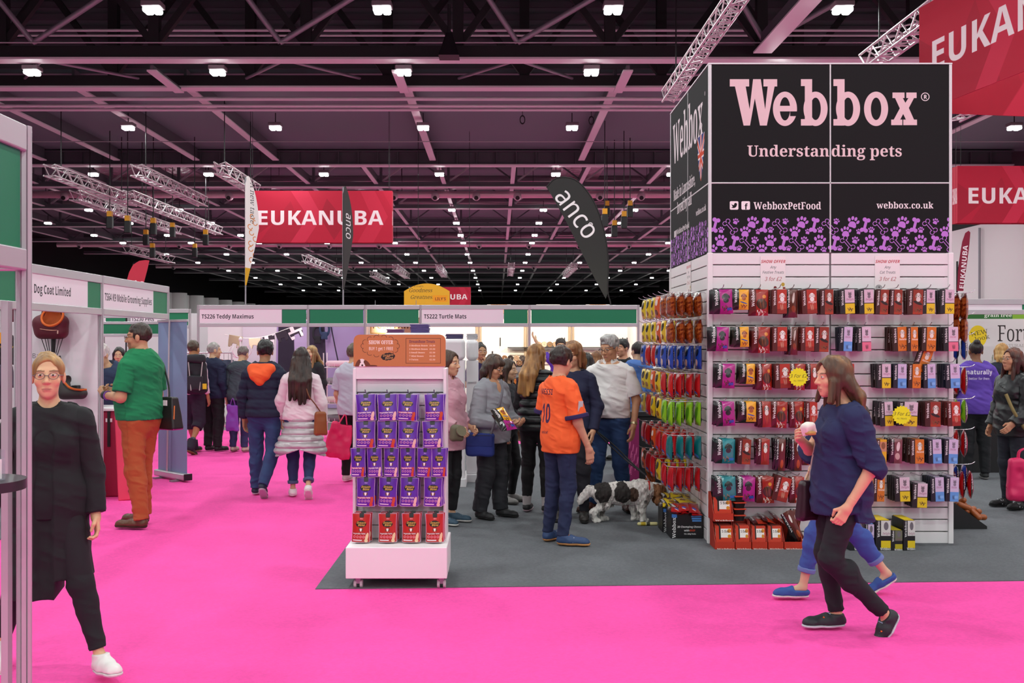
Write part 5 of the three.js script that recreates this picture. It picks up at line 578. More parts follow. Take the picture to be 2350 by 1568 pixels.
// primitives: tapered capsule (flat squeezes it front to back) and turned ellipsoid
function cone(a, b, ra, rb, flat = 1, k = 0.03) {
  const ab = sub3(b, a), L2 = dot3(ab, ab) || 1e-9, R = Math.max(ra, rb) + 0.02;
  return { k, lo: [0, 1, 2].map((i) => Math.min(a[i], b[i]) - R), hi: [0, 1, 2].map((i) => Math.max(a[i], b[i]) + R), d(x, y, z) { let px = x - a[0], py = y - a[1], pz = z - a[2], t = (px * ab[0] + py * ab[1] + pz * ab[2]) / L2; t = t < 0 ? 0 : t > 1 ? 1 : t; px -= ab[0] * t; py -= ab[1] * t; pz = (pz - ab[2] * t) / flat; return (Math.sqrt(px * px + py * py + pz * pz) - ra - (rb - ra) * t) * (flat < 1 ? SX(flat, 1, 0.4) : 1); } };
}
function ell(c, r, k = 0.02, m) {      // m: optional function turning a world offset into the ellipsoid's own axes
  const R = Math.max(...r) + 0.02, mn = Math.min(...r); return { k, lo: c.map((v) => v - R), hi: c.map((v) => v + R), d(x, y, z) { let p = [x - c[0], y - c[1], z - c[2]]; if (m) p = m(p); const q = Math.hypot(p[0] / r[0], p[1] / r[1], p[2] / r[2]), q2 = Math.hypot(p[0] / (r[0] * r[0]), p[1] / (r[1] * r[1]), p[2] / (r[2] * r[2])); return q < 1e-6 ? -mn : q * (q - 1) / q2; } };
}
// field: prims joined smoothly, cutters removed, clip functions, displacement; returns a geometry
function meshField({ prims, cuts = [], clip, warp, h, color, uv, pad = 0.03, inflate = 0, one }) {
  const lo = [1e9, 1e9, 1e9], hi = [-1e9, -1e9, -1e9]; for (const p of prims) for (let i = 0; i < 3; i++) { lo[i] = Math.min(lo[i], p.lo[i] - inflate - pad); hi[i] = Math.max(hi[i], p.hi[i] + inflate + pad); }
  const n = [0, 1, 2].map((i) => Math.ceil((hi[i] - lo[i]) / h) + 1), [nx, ny, nz] = n, F = new Float32Array(nx * ny * nz).fill(1), sy = nx, sz = nx * ny;
  const range = (p, m) => [0, 1, 2].map((i) => [Math.max(0, Math.floor((p.lo[i] - m - lo[i]) / h)), Math.min(n[i] - 1, Math.ceil((p.hi[i] + m - lo[i]) / h))]);
  for (const p of prims) { const m = p.k + inflate + 0.035, [rx, ry, rz] = range(p, m); for (let c = rz[0]; c <= rz[1]; c++) for (let b = ry[0]; b <= ry[1]; b++) { const y = lo[1] + b * h, z = lo[2] + c * h; for (let a = rx[0]; a <= rx[1]; a++) { const o = a + b * sy + c * sz, d = p.d(lo[0] + a * h, y, z) - inflate, f = F[o]; if (d > f + p.k) continue; if (p.k > 0 && f < d + p.k) { const q = p.k - Math.abs(d - f); F[o] = Math.min(d, f) - (q > 0 ? q * q / (4 * p.k) : 0); } else F[o] = Math.min(d, f); } } }
  for (const p of cuts) { const m = p.k + 0.02, [rx, ry, rz] = range(p, m); for (let c = rz[0]; c <= rz[1]; c++) for (let b = ry[0]; b <= ry[1]; b++) for (let a = rx[0]; a <= rx[1]; a++) { const o = a + b * sy + c * sz, d = -p.d(lo[0] + a * h, lo[1] + b * h, lo[2] + c * h), f = F[o], q = p.k - Math.abs(d - f); F[o] = Math.max(d, f) + (q > 0 && p.k ? q * q / (4 * p.k) : 0); } }
  if (clip || warp) for (let c = 0, o = 0; c < nz; c++) for (let b = 0; b < ny; b++) for (let a = 0; a < nx; a++, o++) if (F[o] < 0.08) { const x = lo[0] + a * h, y = lo[1] + b * h, z = lo[2] + c * h; if (warp) F[o] -= warp(x, y, z); if (clip) F[o] = Math.max(F[o], clip(x, y, z)); }
  // surface nets
  const id = new Int32Array(nx * ny * nz).fill(-1), pos = [], nor = [], idx = [];
  for (let c = 0; c < nz - 1; c++) for (let b = 0; b < ny - 1; b++) for (let a = 0; a < nx - 1; a++) {
    const o = a + b * sy + c * sz; let neg = 0; const v = [F[o], F[o + 1], F[o + sy], F[o + sy + 1], F[o + sz], F[o + sz + 1], F[o + sz + sy], F[o + sz + sy + 1]]; for (let i = 0; i < 8; i++) if (v[i] < 0) neg++; if (!neg || neg === 8) continue;
    let X = 0, Y = 0, Z = 0, m = 0; const e = (i, j, x0, y0, z0, ax) => { if ((v[i] < 0) !== (v[j] < 0)) { const t = v[i] / (v[i] - v[j]); X += x0 + (ax === 0 ? t : 0); Y += y0 + (ax === 1 ? t : 0); Z += z0 + (ax === 2 ? t : 0); m++; } };
    e(0, 1, 0, 0, 0, 0); e(2, 3, 0, 1, 0, 0); e(4, 5, 0, 0, 1, 0); e(6, 7, 0, 1, 1, 0); e(0, 2, 0, 0, 0, 1); e(1, 3, 1, 0, 0, 1); e(4, 6, 0, 0, 1, 1); e(5, 7, 1, 0, 1, 1); e(0, 4, 0, 0, 0, 2); e(1, 5, 1, 0, 0, 2); e(2, 6, 0, 1, 0, 2); e(3, 7, 1, 1, 0, 2);
    X /= m; Y /= m; Z /= m; id[o] = pos.length / 3; pos.push(lo[0] + (a + X) * h, lo[1] + (b + Y) * h, lo[2] + (c + Z) * h);
    const gx = SX(SX(v[1] - v[0], v[3] - v[2], Y), SX(v[5] - v[4], v[7] - v[6], Y), Z), gy = SX(SX(v[2] - v[0], v[3] - v[1], X), SX(v[6] - v[4], v[7] - v[5], X), Z), gz = SX(SX(v[4] - v[0], v[5] - v[1], X), SX(v[6] - v[2], v[7] - v[3], X), Y), gl = Math.hypot(gx, gy, gz) || 1; nor.push(gx / gl, gy / gl, gz / gl);
  }
  const quad = (a, b, c, d, flip) => { if (a < 0 || b < 0 || c < 0 || d < 0) return; if (flip) idx.push(a, c, b, a, d, c); else idx.push(a, b, c, a, c, d); };
  for (let c = 1; c < nz - 1; c++) for (let b = 1; b < ny - 1; b++) for (let a = 1; a < nx - 1; a++) { const o = a + b * sy + c * sz, s = F[o] < 0; if (s !== F[o + 1] < 0) quad(id[o - sy - sz], id[o - sz], id[o], id[o - sy], !s); if (s !== F[o + sy] < 0) quad(id[o - 1 - sz], id[o - 1], id[o], id[o - sz], !s); if (s !== F[o + sz] < 0) quad(id[o - 1 - sy], id[o - sy], id[o], id[o - 1], !s); }
  if (one) { const p = new Int32Array(pos.length / 3).map((_, i) => i), find = (i) => { while (p[i] !== i) i = p[i] = p[p[i]]; return i; }; for (let i = 0; i < idx.length; i += 3) { p[find(idx[i])] = find(idx[i + 1]); p[find(idx[i + 1])] = find(idx[i + 2]); } const c = new Map(); for (let i = 0; i < idx.length; i += 3) { const r = find(idx[i]); c.set(r, (c.get(r) ?? 0) + 1); } let best = -1, m = 0; for (const [r, v] of c) if (v > m) { m = v; best = r; } let o = 0; for (let i = 0; i < idx.length; i += 3) if (find(idx[i]) === best) { idx[o++] = idx[i]; idx[o++] = idx[i + 1]; idx[o++] = idx[i + 2]; } idx.length = o; }
  const g = new THREE.BufferGeometry(); g.setAttribute('position', new THREE.Float32BufferAttribute(pos, 3)); g.setAttribute('normal', new THREE.Float32BufferAttribute(nor, 3)); g.setIndex(idx);
  if (color) { const col = new Float32Array(pos.length); for (let i = 0; i < pos.length; i += 3) { const c = color(pos[i], pos[i + 1], pos[i + 2], nor[i], nor[i + 1], nor[i + 2]); col[i] = c[0]; col[i + 1] = c[1]; col[i + 2] = c[2]; } g.setAttribute('color', new THREE.BufferAttribute(col, 3)); }
  if (uv) { const u = new Float32Array(pos.length / 3 * 2); for (let i = 0, j = 0; i < pos.length; i += 3, j += 2) { const q = uv(pos[i], pos[i + 1], pos[i + 2], nor[i], nor[i + 1], nor[i + 2]); u[j] = q[0]; u[j + 1] = q[1]; } g.setAttribute('uv', new THREE.BufferAttribute(u, 2)); }
  return g;
}
const LIN = (hex) => { const c = new THREE.Color(hex); return [c.r, c.g, c.b]; };
const skinMat = new THREE.MeshPhysicalMaterial({ vertexColors: true, roughness: 0.55, sheen: 0.15, sheenColor: new THREE.Color(0xffc8b0) }), hairMat = new THREE.MeshPhysicalMaterial({ vertexColors: true, roughness: 0.45 });
const weave = dataTex(128, (u, v) => { const n = 0.5 + 0.25 * Math.sin(u * 402) + 0.25 * Math.sin(v * 402); return [n, n, n]; });
function fabric(color, rough = 0.85, extra) { return mat(color, rough, 0, extra); }
const H0 = 1.75;
// one hand: palm and five fingers. w wrist, dir fingers, pn palm normal, side +1 thumb towards cross(dir,pn)
function handPrims(w, dir, pn, thumb, curl, s) {
  dir = nrm3(dir); pn = nrm3(sub3(pn, mul3(dir, dot3(pn, dir)))); const sd = mul3(cross3(dir, pn), thumb), P = [], at = (l, a, b) => add3(add3(add3(w, mul3(dir, l * s)), mul3(sd, a * s)), mul3(pn, b * s));
  for (const a of [-0.028, -0.009, 0.010, 0.028]) P.push(cone(at(0.005, a * 0.6, 0), at(0.085, a, 0), 0.0155 * s, 0.0125 * s, 1, 0.012 * s));
  [[0.028, 0.072], [0.0095, 0.08], [-0.009, 0.074], [-0.027, 0.058]].forEach(([a, L], i) => { let p = at(0.088, a, 0), ang = curl * 0.5; for (let j = 0; j < 3; j++) { const l = L * [0.45, 0.32, 0.26][j] * s, q = add3(p, add3(mul3(dir, l * Math.cos(ang)), mul3(pn, l * Math.sin(ang)))); P.push(cone(p, q, (0.0098 - j * 0.0008) * s, (0.0092 - j * 0.001) * s, 1, 0.004 * s)); p = q; ang += curl; } });
  { let p = at(0.02, 0.024, 0.006), q = at(0.055, 0.05, 0.016 + 0.012 * curl), r = at(0.088, 0.052 - 0.02 * curl, 0.024 + 0.02 * curl); P.push(cone(p, q, 0.015 * s, 0.0115 * s, 1, 0.012 * s)); P.push(cone(q, r, 0.0115 * s, 0.009 * s, 1, 0.004 * s)); } return P;
}
// person(spec): facing 0 looks at the camera side (+z); local +x is the figure's left
function person(sp) {
  const H = sp.H ?? 1.7, s = H / H0, w = sp.w ?? 1, fem = sp.fem ? 1 : 0, res = sp.res ?? 1, hb = 0.0125 * res, hc = 0.0115 * res, hh = (sp.hr ?? 0.005) * (res > 1.3 ? 1.4 : 1), S = (p) => mul3(p, s);
  const t = thing('person', sp.label, 'person', [sp.x, sp.y ?? 0, sp.z], sp.yaw ?? 0);
  const lean = sp.lean ?? 0, side = sp.side ?? 0, tw = sp.twist ?? 0, PV = sp.pelvis ?? [0, 0.94, 0];
  const up = (p) => { let [x, y, z] = [p[0], p[1] - 0.94, p[2]]; const k = Math.max(0, Math.min(1, y / 0.45)), a = tw * k; [x, z] = [x * Math.cos(a) + z * Math.sin(a), -x * Math.sin(a) + z * Math.cos(a)]; [y, z] = [y * Math.cos(lean) - z * Math.sin(lean), y * Math.sin(lean) + z * Math.cos(lean)];[x, y] = [x * Math.cos(side) + y * Math.sin(side), -x * Math.sin(side) + y * Math.cos(side)]; return S([x + PV[0], y + PV[1], z + PV[2]]); };
  const shw = (fem ? 0.156 : 0.178) * (0.75 + 0.25 * w) * (sp.shw ?? 1), J = {};
  J.shL = up([shw, 1.385, -0.012]); J.shR = up([-shw, 1.385, -0.012]); J.neck = up([0, 1.45, -0.015]); J.head = sp.headAt ? S(sp.headAt) : up([0, 1.635, 0.02]);
  const D = { elL: [0.25, 1.13, -0.03], wrL: [0.26, 0.89, 0.05], elR: [-0.25, 1.13, -0.03], wrR: [-0.26, 0.89, 0.05], hipL: [0.09, 0.92, 0], hipR: [-0.09, 0.92, 0], knL: [0.1, 0.5, 0.02], knR: [-0.1, 0.5, 0.02], anL: [0.105, 0.085, -0.02], anR: [-0.105, 0.085, -0.02], toL: [0.13, 0.03, 0.15], toR: [-0.13, 0.03, 0.15] };
  for (const k in D) { const q = sp[k] ?? D[k], f = k[0] === 'e' || k[0] === 'w' ? 0.88 : 1; J[k] = S([q[0] * f, q[1], q[2]]); } if (!sp.elL && (lean || tw || sp.w > 1.1)) { J.elL = up([0.22 + 0.05 * (w - 1), 1.13, -0.02]); if (!sp.wrL) J.wrL = add3(J.elL, S([0.01, -0.24, 0.07])); } if (!sp.elR && (lean || tw || sp.w > 1.1)) { J.elR = up([-0.22 - 0.05 * (w - 1), 1.13, -0.02]); if (!sp.wrR) J.wrR = add3(J.elR, S([-0.01, -0.24, 0.07])); }
  const hipy = PV; if (!sp.hipL) J.hipL = S([PV[0] + 0.09, PV[1] - 0.02, PV[2]]); if (!sp.hipR) J.hipR = S([PV[0] - 0.09, PV[1] - 0.02, PV[2]]);
  const W = (r) => r * s * w, hipR = fem ? 0.118 : 0.108;
  const torso = (e = 0) => { const P = [cone(up([-0.065, 0.95, 0]), up([0.065, 0.95, 0]), W(hipR) + e, W(hipR) + e, 0.95, 0.05), cone(up([0, 0.98, 0.0]), up([0, 1.16, 0.005]), W(fem ? 0.142 : 0.15) + e, W(fem ? 0.128 : 0.15) + e, 0.78, 0.06), cone(up([0, 1.16, 0.005]), up([0, 1.35, -0.01]), W(fem ? 0.13 : 0.15) + e, W(fem ? 0.14 : 0.165) + e, 0.7, 0.06), cone(up([-shw + 0.045, 1.375, -0.012]), up([shw - 0.045, 1.375, -0.012]), W(0.06) + e * 0.8, W(0.06) + e * 0.8, 1, 0.06), cone(up([-0.015, 1.455, -0.018]), up([-shw + 0.025, 1.392, -0.012]), 0.04 * s + e * 0.6, 0.046 * s + e * 0.8, 1, 0.04), cone(up([0.015, 1.455, -0.018]), up([shw - 0.025, 1.392, -0.012]), 0.04 * s + e * 0.6, 0.046 * s + e * 0.8, 1, 0.04)]; if (fem) for (const q of [-1, 1]) P.push(ell(up([q * 0.068, 1.27, 0.075]), [0.062, 0.06, 0.055].map((r) => r * s * w + e), 0.05)); if (sp.belly) P.push(ell(up([0, 1.08, 0.05 * sp.belly]), [0.15, 0.14, 0.12].map((r) => r * s * w + e), 0.08)); return P; };
  const armW = sp.armW ?? (0.7 + 0.3 * w), arm = (q, e = 0, t1 = 1) => { const sh = J['sh' + q], el = J['el' + q], wr = J['wr' + q], a = armW * s, P = [cone(sh, el, 0.054 * a + e, 0.043 * a + e, 1, 0.03)]; if (t1 > 0) P.push(cone(el, mix3(el, wr, t1), 0.043 * a + e, SX(0.043, 0.029, t1) * a + e, 1, 0.03)); return P; };
  const legW = sp.legW ?? (0.65 + 0.35 * w), leg = (q, e = 0, e2 = e) => { const hp = J['hip' + q], kn = J['kn' + q], an = J['an' + q], a = legW * s; return [cone(hp, kn, 0.086 * a + e, 0.058 * a + SX(e, e2, 0.5), 1, 0.04), cone(kn, an, 0.056 * a + SX(e, e2, 0.5), 0.037 * a + e2, 1, 0.03), ell(add3(mix3(kn, an, 0.28), mul3([0, 0, -1], 0.018 * s)), [0.05 * a + e * 0.8, 0.1 * s, 0.052 * a + e * 0.8], 0.03)]; };
  // head frame
  const hyaw = (sp.headYaw ?? 0), hp = (sp.headPitch ?? 0), hr = sp.headRoll ?? 0, hs = s * (sp.headScale ?? 1) * (fem ? 0.97 : 1.0) * Math.min(1.08, 1.02 / Math.pow(s, 0.55)), e = new THREE.Euler(hp, hyaw, hr, 'YXZ'), Q = new THREE.Quaternion().setFromEuler(e), Qi = Q.clone().invert(), tv = V(0, 0, 0);
  const HW = (p) => { tv.set(p[0] * hs, p[1] * hs, p[2] * hs).applyQuaternion(Q); return [tv.x + J.head[0], tv.y + J.head[1], tv.z + J.head[2]]; }, HL = (x, y, z) => { tv.set(x - J.head[0], y - J.head[1], z - J.head[2]).applyQuaternion(Qi); return [tv.x / hs, tv.y / hs, tv.z / hs]; }, HD = (p) => { tv.set(p[0], p[1], p[2]).applyQuaternion(Qi); return [tv.x, tv.y, tv.z]; };
  const he = (c, r, k) => ell(HW(c), r.map((v) => v * hs), k * hs, HD), hc2 = (a, b, ra, rb, k) => cone(HW(a), HW(b), ra * hs, rb * hs, 1, k * hs), sm = fem ? 0.94 : 1;
  const headP = [he([0, 0.035, -0.014], [0.075, 0.086, 0.094], 0.02), he([0, -0.03, 0.018], [0.06 * sm, 0.083, 0.073], 0.03), he([0, -0.075, 0.032], [0.045 * sm, 0.034, 0.048], 0.03), he([0, -0.102, 0.06], [0.022 * sm, 0.017, 0.019], 0.02), hc2([0, 0.008, 0.086], [0, -0.032, 0.106], 0.008, 0.0125, 0.012), he([0.011, -0.036, 0.094], [0.009, 0.008, 0.01], 0.008), he([-0.011, -0.036, 0.094], [0.009, 0.008, 0.01], 0.008), hc2([-0.036, 0.024, 0.074], [0.036, 0.024, 0.074], 0.011, 0.011, 0.02), he([0.04, -0.03, 0.06], [0.022, 0.02, 0.02], 0.025), he([-0.04, -0.03, 0.06], [0.022, 0.02, 0.02], 0.025)];
  const headCut = [he([0.031, 0.004, 0.098], [0.017, 0.011, 0.014], 0.012), he([-0.031, 0.004, 0.098], [0.017, 0.011, 0.014], 0.012)];
  const lips = [hc2([-0.017, -0.0672, 0.083], [0.017, -0.0672, 0.083], 0.006, 0.006, 0.006), hc2([-0.013, -0.0755, 0.083], [0.013, -0.0755, 0.083], 0.007, 0.007, 0.006), he([0.031, 0.003, 0.077], [0.0135, 0.0115, 0.0135], 0.003), he([-0.031, 0.003, 0.077], [0.0135, 0.0115, 0.0135], 0.003), he([0.077, -0.008, -0.01], [0.011, 0.033, 0.02], 0.008), he([-0.077, -0.008, -0.01], [0.011, 0.033, 0.02], 0.008), cone(HW([0, -0.05, -0.02]), mix3(J.neck, HW([0, -0.05, -0.02]), 0.3), 0.054 * s * (fem ? 0.88 : 1), 0.056 * s * (fem ? 0.9 : 1.05), 1, 0.02)];
  const skin = LIN(sp.skin ?? 0xd9a283).map((v, i) => v * [0.97, 1.05, 0.9][i]), lipC = LIN(sp.lip ?? 0xb5615a), brow = LIN(sp.browColor ?? sp.hair?.color ?? 0x3a2a20), eyeW = LIN(0xdcd4cc), iris = LIN(0x3a2a1e);
  const headCol = (x, y, z) => { const p = HL(x, y, z), ax = Math.abs(p[0]); if (p[2] > 0.05) { const ly = (p[1] + 0.0712) / (0.0085 * (1 - 0.5 * Math.min(1, ax / 0.026))), lx = p[0] / 0.023; const lq = lx * lx + ly * ly; if (lq < 1.5 && p[2] > 0.07) { const gap = Math.abs(p[1] + 0.0712) < 0.0011 && ax < 0.018; return mix3(skin, gap ? mul3(lipC, 0.5) : lipC, Math.min(1, (1.5 - lq) * 1.6) * 0.8); } const ex = (ax - 0.031) / 0.0135, ey = (p[1] - 0.003) / 0.0062; if (ex * ex + ey * ey < 1) { const q = Math.hypot(ax - 0.031, p[1] - 0.003); return q < 0.0056 ? iris : ey > 0.66 ? brow : eyeW; } const by = p[1] - 0.0265 + Math.abs(ax - 0.036) * 0.16; if (Math.abs(by) < 0.0045 && ax > 0.012 && ax < 0.056) return mix3(skin, brow, 0.75); if (sp.beard && p[1] < -0.045 && p[1] > -0.13) return mix3(skin, brow, sp.beard); } const n = 1 + 0.05 * noise3(x * 60, y * 60, z * 60), red = Math.max(0, 1 - Math.hypot((ax - 0.042) / 0.03, (p[1] + 0.03) / 0.03)) * (p[2] > 0.03 ? 0.05 : 0); return [skin[0] * n * (1 + red), skin[1] * n * (1 - red), skin[2] * n * (1 - red)]; };
  const geos = []; const skinCol = (x, y, z) => { const n = 1 + 0.06 * noise3(x * 40, y * 40, z * 40); return [skin[0] * n, skin[1] * n, skin[2] * n]; };
  geos.push(meshField({ prims: [...headP, ...lips], cuts: [], h: hh, color: headCol, pad: 0.012, clip: null }));
  const bodyP = [...torso(-0.012), cone(J.neck, HW([0, -0.05, -0.02]), 0.057 * s * (fem ? 0.9 : 1.05), 0.054 * s * (fem ? 0.88 : 1), 1, 0.04), ...arm('L', -0.002), ...arm('R', -0.002), ...leg('L', -0.008), ...leg('R', -0.008), ...['L', 'R'].map((q) => { const f0 = sub3(J['to' + q], J['an' + q]), y = nrm3([f0[0], 0, f0[2]]), pt = sp['footPitch' + q] ?? 0, fw = [y[0] * Math.cos(pt), -Math.sin(pt), y[2] * Math.cos(pt)], uv = [y[0] * Math.sin(pt), Math.cos(pt), y[2] * Math.sin(pt)]; return cone(J['an' + q], add3(J['an' + q], add3(mul3(fw, 0.11 * s), mul3(uv, -0.035 * s))), 0.033 * s, 0.022 * s, 1, 0.02); })];
  geos.push(meshField({ prims: bodyP, h: hb * 1.1, color: skinCol }));
  for (const q of ['L', 'R']) { const wr = J['wr' + q], el = J['el' + q], fd = nrm3(sub3(wr, el)), hd = sp['hand' + q] ?? {}, sg = q === 'L' ? 1 : -1; if (hd === 'none') continue; const dir = hd.dir ? nrm3(hd.dir) : fd; const pn = hd.palm ?? [-sg, 0, -0.1]; const cr = cross3(dir, nrm3(sub3(pn, mul3(dir, dot3(pn, dir))))); const th = hd.thumb ? (dot3(cr, hd.thumb) > 0 ? 1 : -1) : (dot3(cr, [0, 0.2, 1]) > 0 ? 1 : -1); geos.push(meshField({ prims: [...handPrims(wr, dir, pn, th, hd.curl ?? 0.35, s * (fem ? 0.95 : 1.05)), cone(mix3(el, wr, 0.8), add3(wr, mul3(dir, 0.01)), 0.03 * s * armW, 0.025 * s * armW, 1, 0.02)], h: (sp.hh ?? 0.005) * (res > 1.3 ? 1.5 : 1), color: skinCol, pad: 0.01 })); }
  const body = part('body', mergeGeometries(geos), skinMat, t);
  // hair
  if (sp.hair) {
    const hr2 = sp.hair, st = hr2.style ?? 'short', vol = hr2.vol ?? 0.012, P = [he([0, 0.038, -0.016], [0.075 + vol, 0.086 + vol, 0.094 + vol], 0.03)], C = [];
    if (st === 'short') { C.push(he([0, -0.04, 0.085], [0.1, 0.095, 0.085], 0.01), he([0, -0.12, -0.03], [0.2, 0.09, 0.2], 0.01), he([0.09, -0.045, 0.0], [0.03, 0.05, 0.035], 0.01), he([-0.09, -0.045, 0.0], [0.03, 0.05, 0.035], 0.01)); if (hr2.quiff) P.push(he([0, 0.105, 0.04], [0.05, 0.03, 0.05], 0.03)); }
    else {
      const L = hr2.len ?? 0.4, fy = hr2.fringe ? 0.02 : 0.06; C.push(hr2.fringe ? he([0, -0.09, 0.1], [0.066, 0.125, 0.085], 0.012) : he([0, -0.045, 0.098], [0.072, 0.135, 0.075], 0.012));
      const bz = J.neck[2] - (sp.hairBack ?? 0.15) * s * (0.6 + 0.4 * w), dn = (p, l, on) => { const a = HW(p), b = [a[0], a[1] - l * s, a[2]]; if (on && l > 0.14) { const f = [0, 0, -1]; b[2] = Math.min(b[2], bz); } return b; };   // hair falls straight down, and lies on the back
      if (st === 'long' || st === 'bob') { const spread = hr2.spread ?? 0.075; for (const q of [-1, -0.5, 0, 0.5, 1]) { const a = HW([q * spread * 0.85, -0.02, -0.05 - 0.035 * (1 - q * q)]), b = dn([q * spread * (hr2.flare ?? 1.15), -0.06, -0.085 - 0.03 * (1 - q * q) - (hr2.back ?? (L > 0.15 ? 0.06 : 0.0))], L * (1 - 0.12 * Math.abs(q) + 0.05 * Math.sin(q * 9)), 1), mid = mix3(a, b, 0.5); if (L > 0.14) mid[2] = Math.min(mid[2], SX(a[2], b[2], 0.85)); P.push(cone(a, mid, 0.042 * hs, 0.038 * hs, 1, 0.03 * hs)); P.push(cone(mid, b, 0.038 * hs, 0.018 * hs, 1, 0.025 * hs)); } const sl = hr2.sideLen ?? Math.min(L, 0.16); for (const q of [-1, 1]) { const a = HW([q * 0.078, 0.02, 0.0]), b = dn([q * 0.082, -0.02, 0.005], sl); P.push(cone(a, b, 0.024 * hs, 0.014 * hs, 1, 0.03 * hs)); } if (hr2.front) for (const q of [-1, 1]) { const a = HW([q * 0.075, -0.03, 0.03]), b = dn([q * 0.085, -0.05, 0.06], hr2.front); P.push(cone(a, b, 0.024 * hs, 0.016 * hs, 1, 0.03 * hs)); } }
      if (hr2.fringe) P.push(he([0, 0.065, 0.068], [0.06, 0.03, 0.03], 0.02));
      if (st === 'bun') { P.push(he([0, 0.11, -0.06], [0.045, 0.04, 0.045], 0.015)); C.push(he([0, -0.13, -0.03], [0.2, 0.09, 0.2], 0.01)); }
      if (st === 'pony') { const a = HW([0, 0.03, -0.105]), b = dn([0, -0.02, -0.14], L); P.push(cone(a, mix3(a, b, 0.5), 0.025, 0.03, 1, 0.02), cone(mix3(a, b, 0.5), b, 0.03, 0.012, 1, 0.02)); C.push(he([0, -0.13, -0.03], [0.2, 0.085, 0.2], 0.01)); }
    }
    const hc0 = LIN(hr2.color), hi = LIN(hr2.hi ?? hr2.color), fr = hr2.freq ?? 1; const streak = (x, y, z) => noise3(x * 85 * fr, y * (st === 'short' ? 40 : 9), z * 85 * fr);
    const g = meshField({ one: true, prims: P, cuts: C, h: Math.max(hh, 0.005), pad: 0.02, warp: (x, y, z) => 0.0045 * streak(x, y, z) + 0.007 * noise3(x * 26, y * (st === 'short' ? 26 : 8), z * 26), color: (x, y, z) => { const n = streak(x, y, z), m = 0.5 + 0.5 * noise3(x * 30, y * 5, z * 30); const c = mix3(hc0, hi, m * m); return mul3(c, 1 + 0.32 * n); } }); part('hair', g, hairMat, t);
  }
  if (sp.glasses) { const gm = mat(sp.glasses === true ? 0x1b1719 : sp.glasses, 0.3, 0.3), lens = new THREE.MeshPhysicalMaterial({ color: 0xffffff, roughness: 0.05, transmission: 1, thickness: 0 }), gl = new THREE.Group(); gl.name = 'eyeglasses'; t.add(gl); for (const q of [-1, 1]) { const c = HW([q * 0.033, -0.002, 0.104]); const m = part('rim', new THREE.TorusGeometry(0.024 * hs, 0.0017, 6, 20), gm, gl, c); m.quaternion.copy(Q); m.scale.y = 0.72; const ln = part('lens', new THREE.CircleGeometry(0.023 * hs, 16), lens, gl, c); ln.quaternion.copy(Q); ln.scale.y = 0.72; rod('temple', gm, gl, HW([q * 0.057, 0.002, 0.102]), HW([q * 0.08, 0.004, -0.005]), 0.0022, CYL6); } rod('bridge', gm, gl, HW([-0.01, 0.001, 0.107]), HW([0.01, 0.001, 0.107]), 0.002, CYL6); }
  // clothing
  const wr = (f, a, sx = 1, sy = 1) => (x, y, z) => { const q = y + 0.35 * x * Math.sign(z + 0.02), n1 = noise3(x * 6 * sx + f, q * 13 * sy, z * 6), n2 = noise3(x * 12 * sx, q * 30 * sy + f, z * 12); return a * (1.1 * (0.55 - Math.abs(n1) * 1.7) + 0.55 * (0.5 - Math.abs(n2) * 1.6)); }, sid = (sp.x * 13.7 + sp.z * 3.1);
  const below = (a, dir) => { const n = nrm3(dir); return (x, y, z) => (x - a[0]) * n[0] + (y - a[1]) * n[1] + (z - a[2]) * n[2]; };
  const topAt = (y) => up([0, y, 0])[1];
  if (sp.bottom) {
    const b = sp.bottom, e0 = b.e ?? 0.012, e1 = b.e1 ?? e0, P = [...leg('L', e0, e1), ...leg('R', e0, e1), cone(up([-0.065, 0.95, 0]), up([0.065, 0.95, 0]), W(hipR) + e0 * 0.9, W(hipR) + e0 * 0.9, 0.95, 0.05), cone(up([0, 0.96, 0]), up([0, 1.06, 0]), W(fem ? 0.14 : 0.148) + e0 * 0.6, W(fem ? 0.138 : 0.148) + e0 * 0.5, 0.78, 0.05)];
    const cuff = b.cuff ?? 0, cl = ['L', 'R'].map((q) => { const an = mix3(J['an' + q], J['kn' + q], cuff), d = nrm3(sub3(J['an' + q], J['kn' + q])); return { f: below(an, d), an, kn: J['kn' + q] }; });
    const waist = (sp.waistY ?? 1.04) * s, dome = (x, y, z) => { let m = y - (waist + (PV[1] - 0.94) * s); const R0 = len3([x - cl[0].an[0], y - cl[0].an[1], z - cl[0].an[2]]), R1 = len3([x - cl[1].an[0], y - cl[1].an[1], z - cl[1].an[2]]); if (Math.min(R0, R1) < 0.2) m = Math.max(m, (R0 < R1 ? cl[0] : cl[1]).f(x, y, z)); return m; };
    const fold = wr(sid, b.fold ?? 0.006, 1.1, 0.9), knee = (x, y, z) => { let a = 0; for (const q of ['L', 'R']) for (const [jt, rad] of [[J['kn' + q], 0.16], [J['an' + q], 0.14]]) { const d = len3([x - jt[0], y - jt[1], z - jt[2]]); if (d < rad) a = Math.max(a, 1 - d / rad); } return a; };
    part(b.name ?? 'trousers', meshField({ prims: P, clip: dome, warp: (x, y, z) => fold(x, y, z) + knee(x, y, z) * 0.005 * noise3(x * 18, y * 48, z * 18), h: hc }), b.mat ?? fabric(b.color), t);
    if (b.turnup) for (const q of ['L', 'R']) { const an = mix3(J['an' + q], J['kn' + q], cuff), a2 = mix3(J['an' + q], J['kn' + q], cuff + 0.09); part('turn_up', meshField({ prims: [cone(an, a2, 0.045 * s * legW + e1 + 0.006, 0.047 * s * legW + e1 + 0.006, 1, 0)], clip: (x, y, z) => Math.max(below(an, sub3(an, a2))(x, y, z), below(a2, sub3(a2, an))(x, y, z)), h: 0.008 }), fabric(b.turnup), t); }
  }
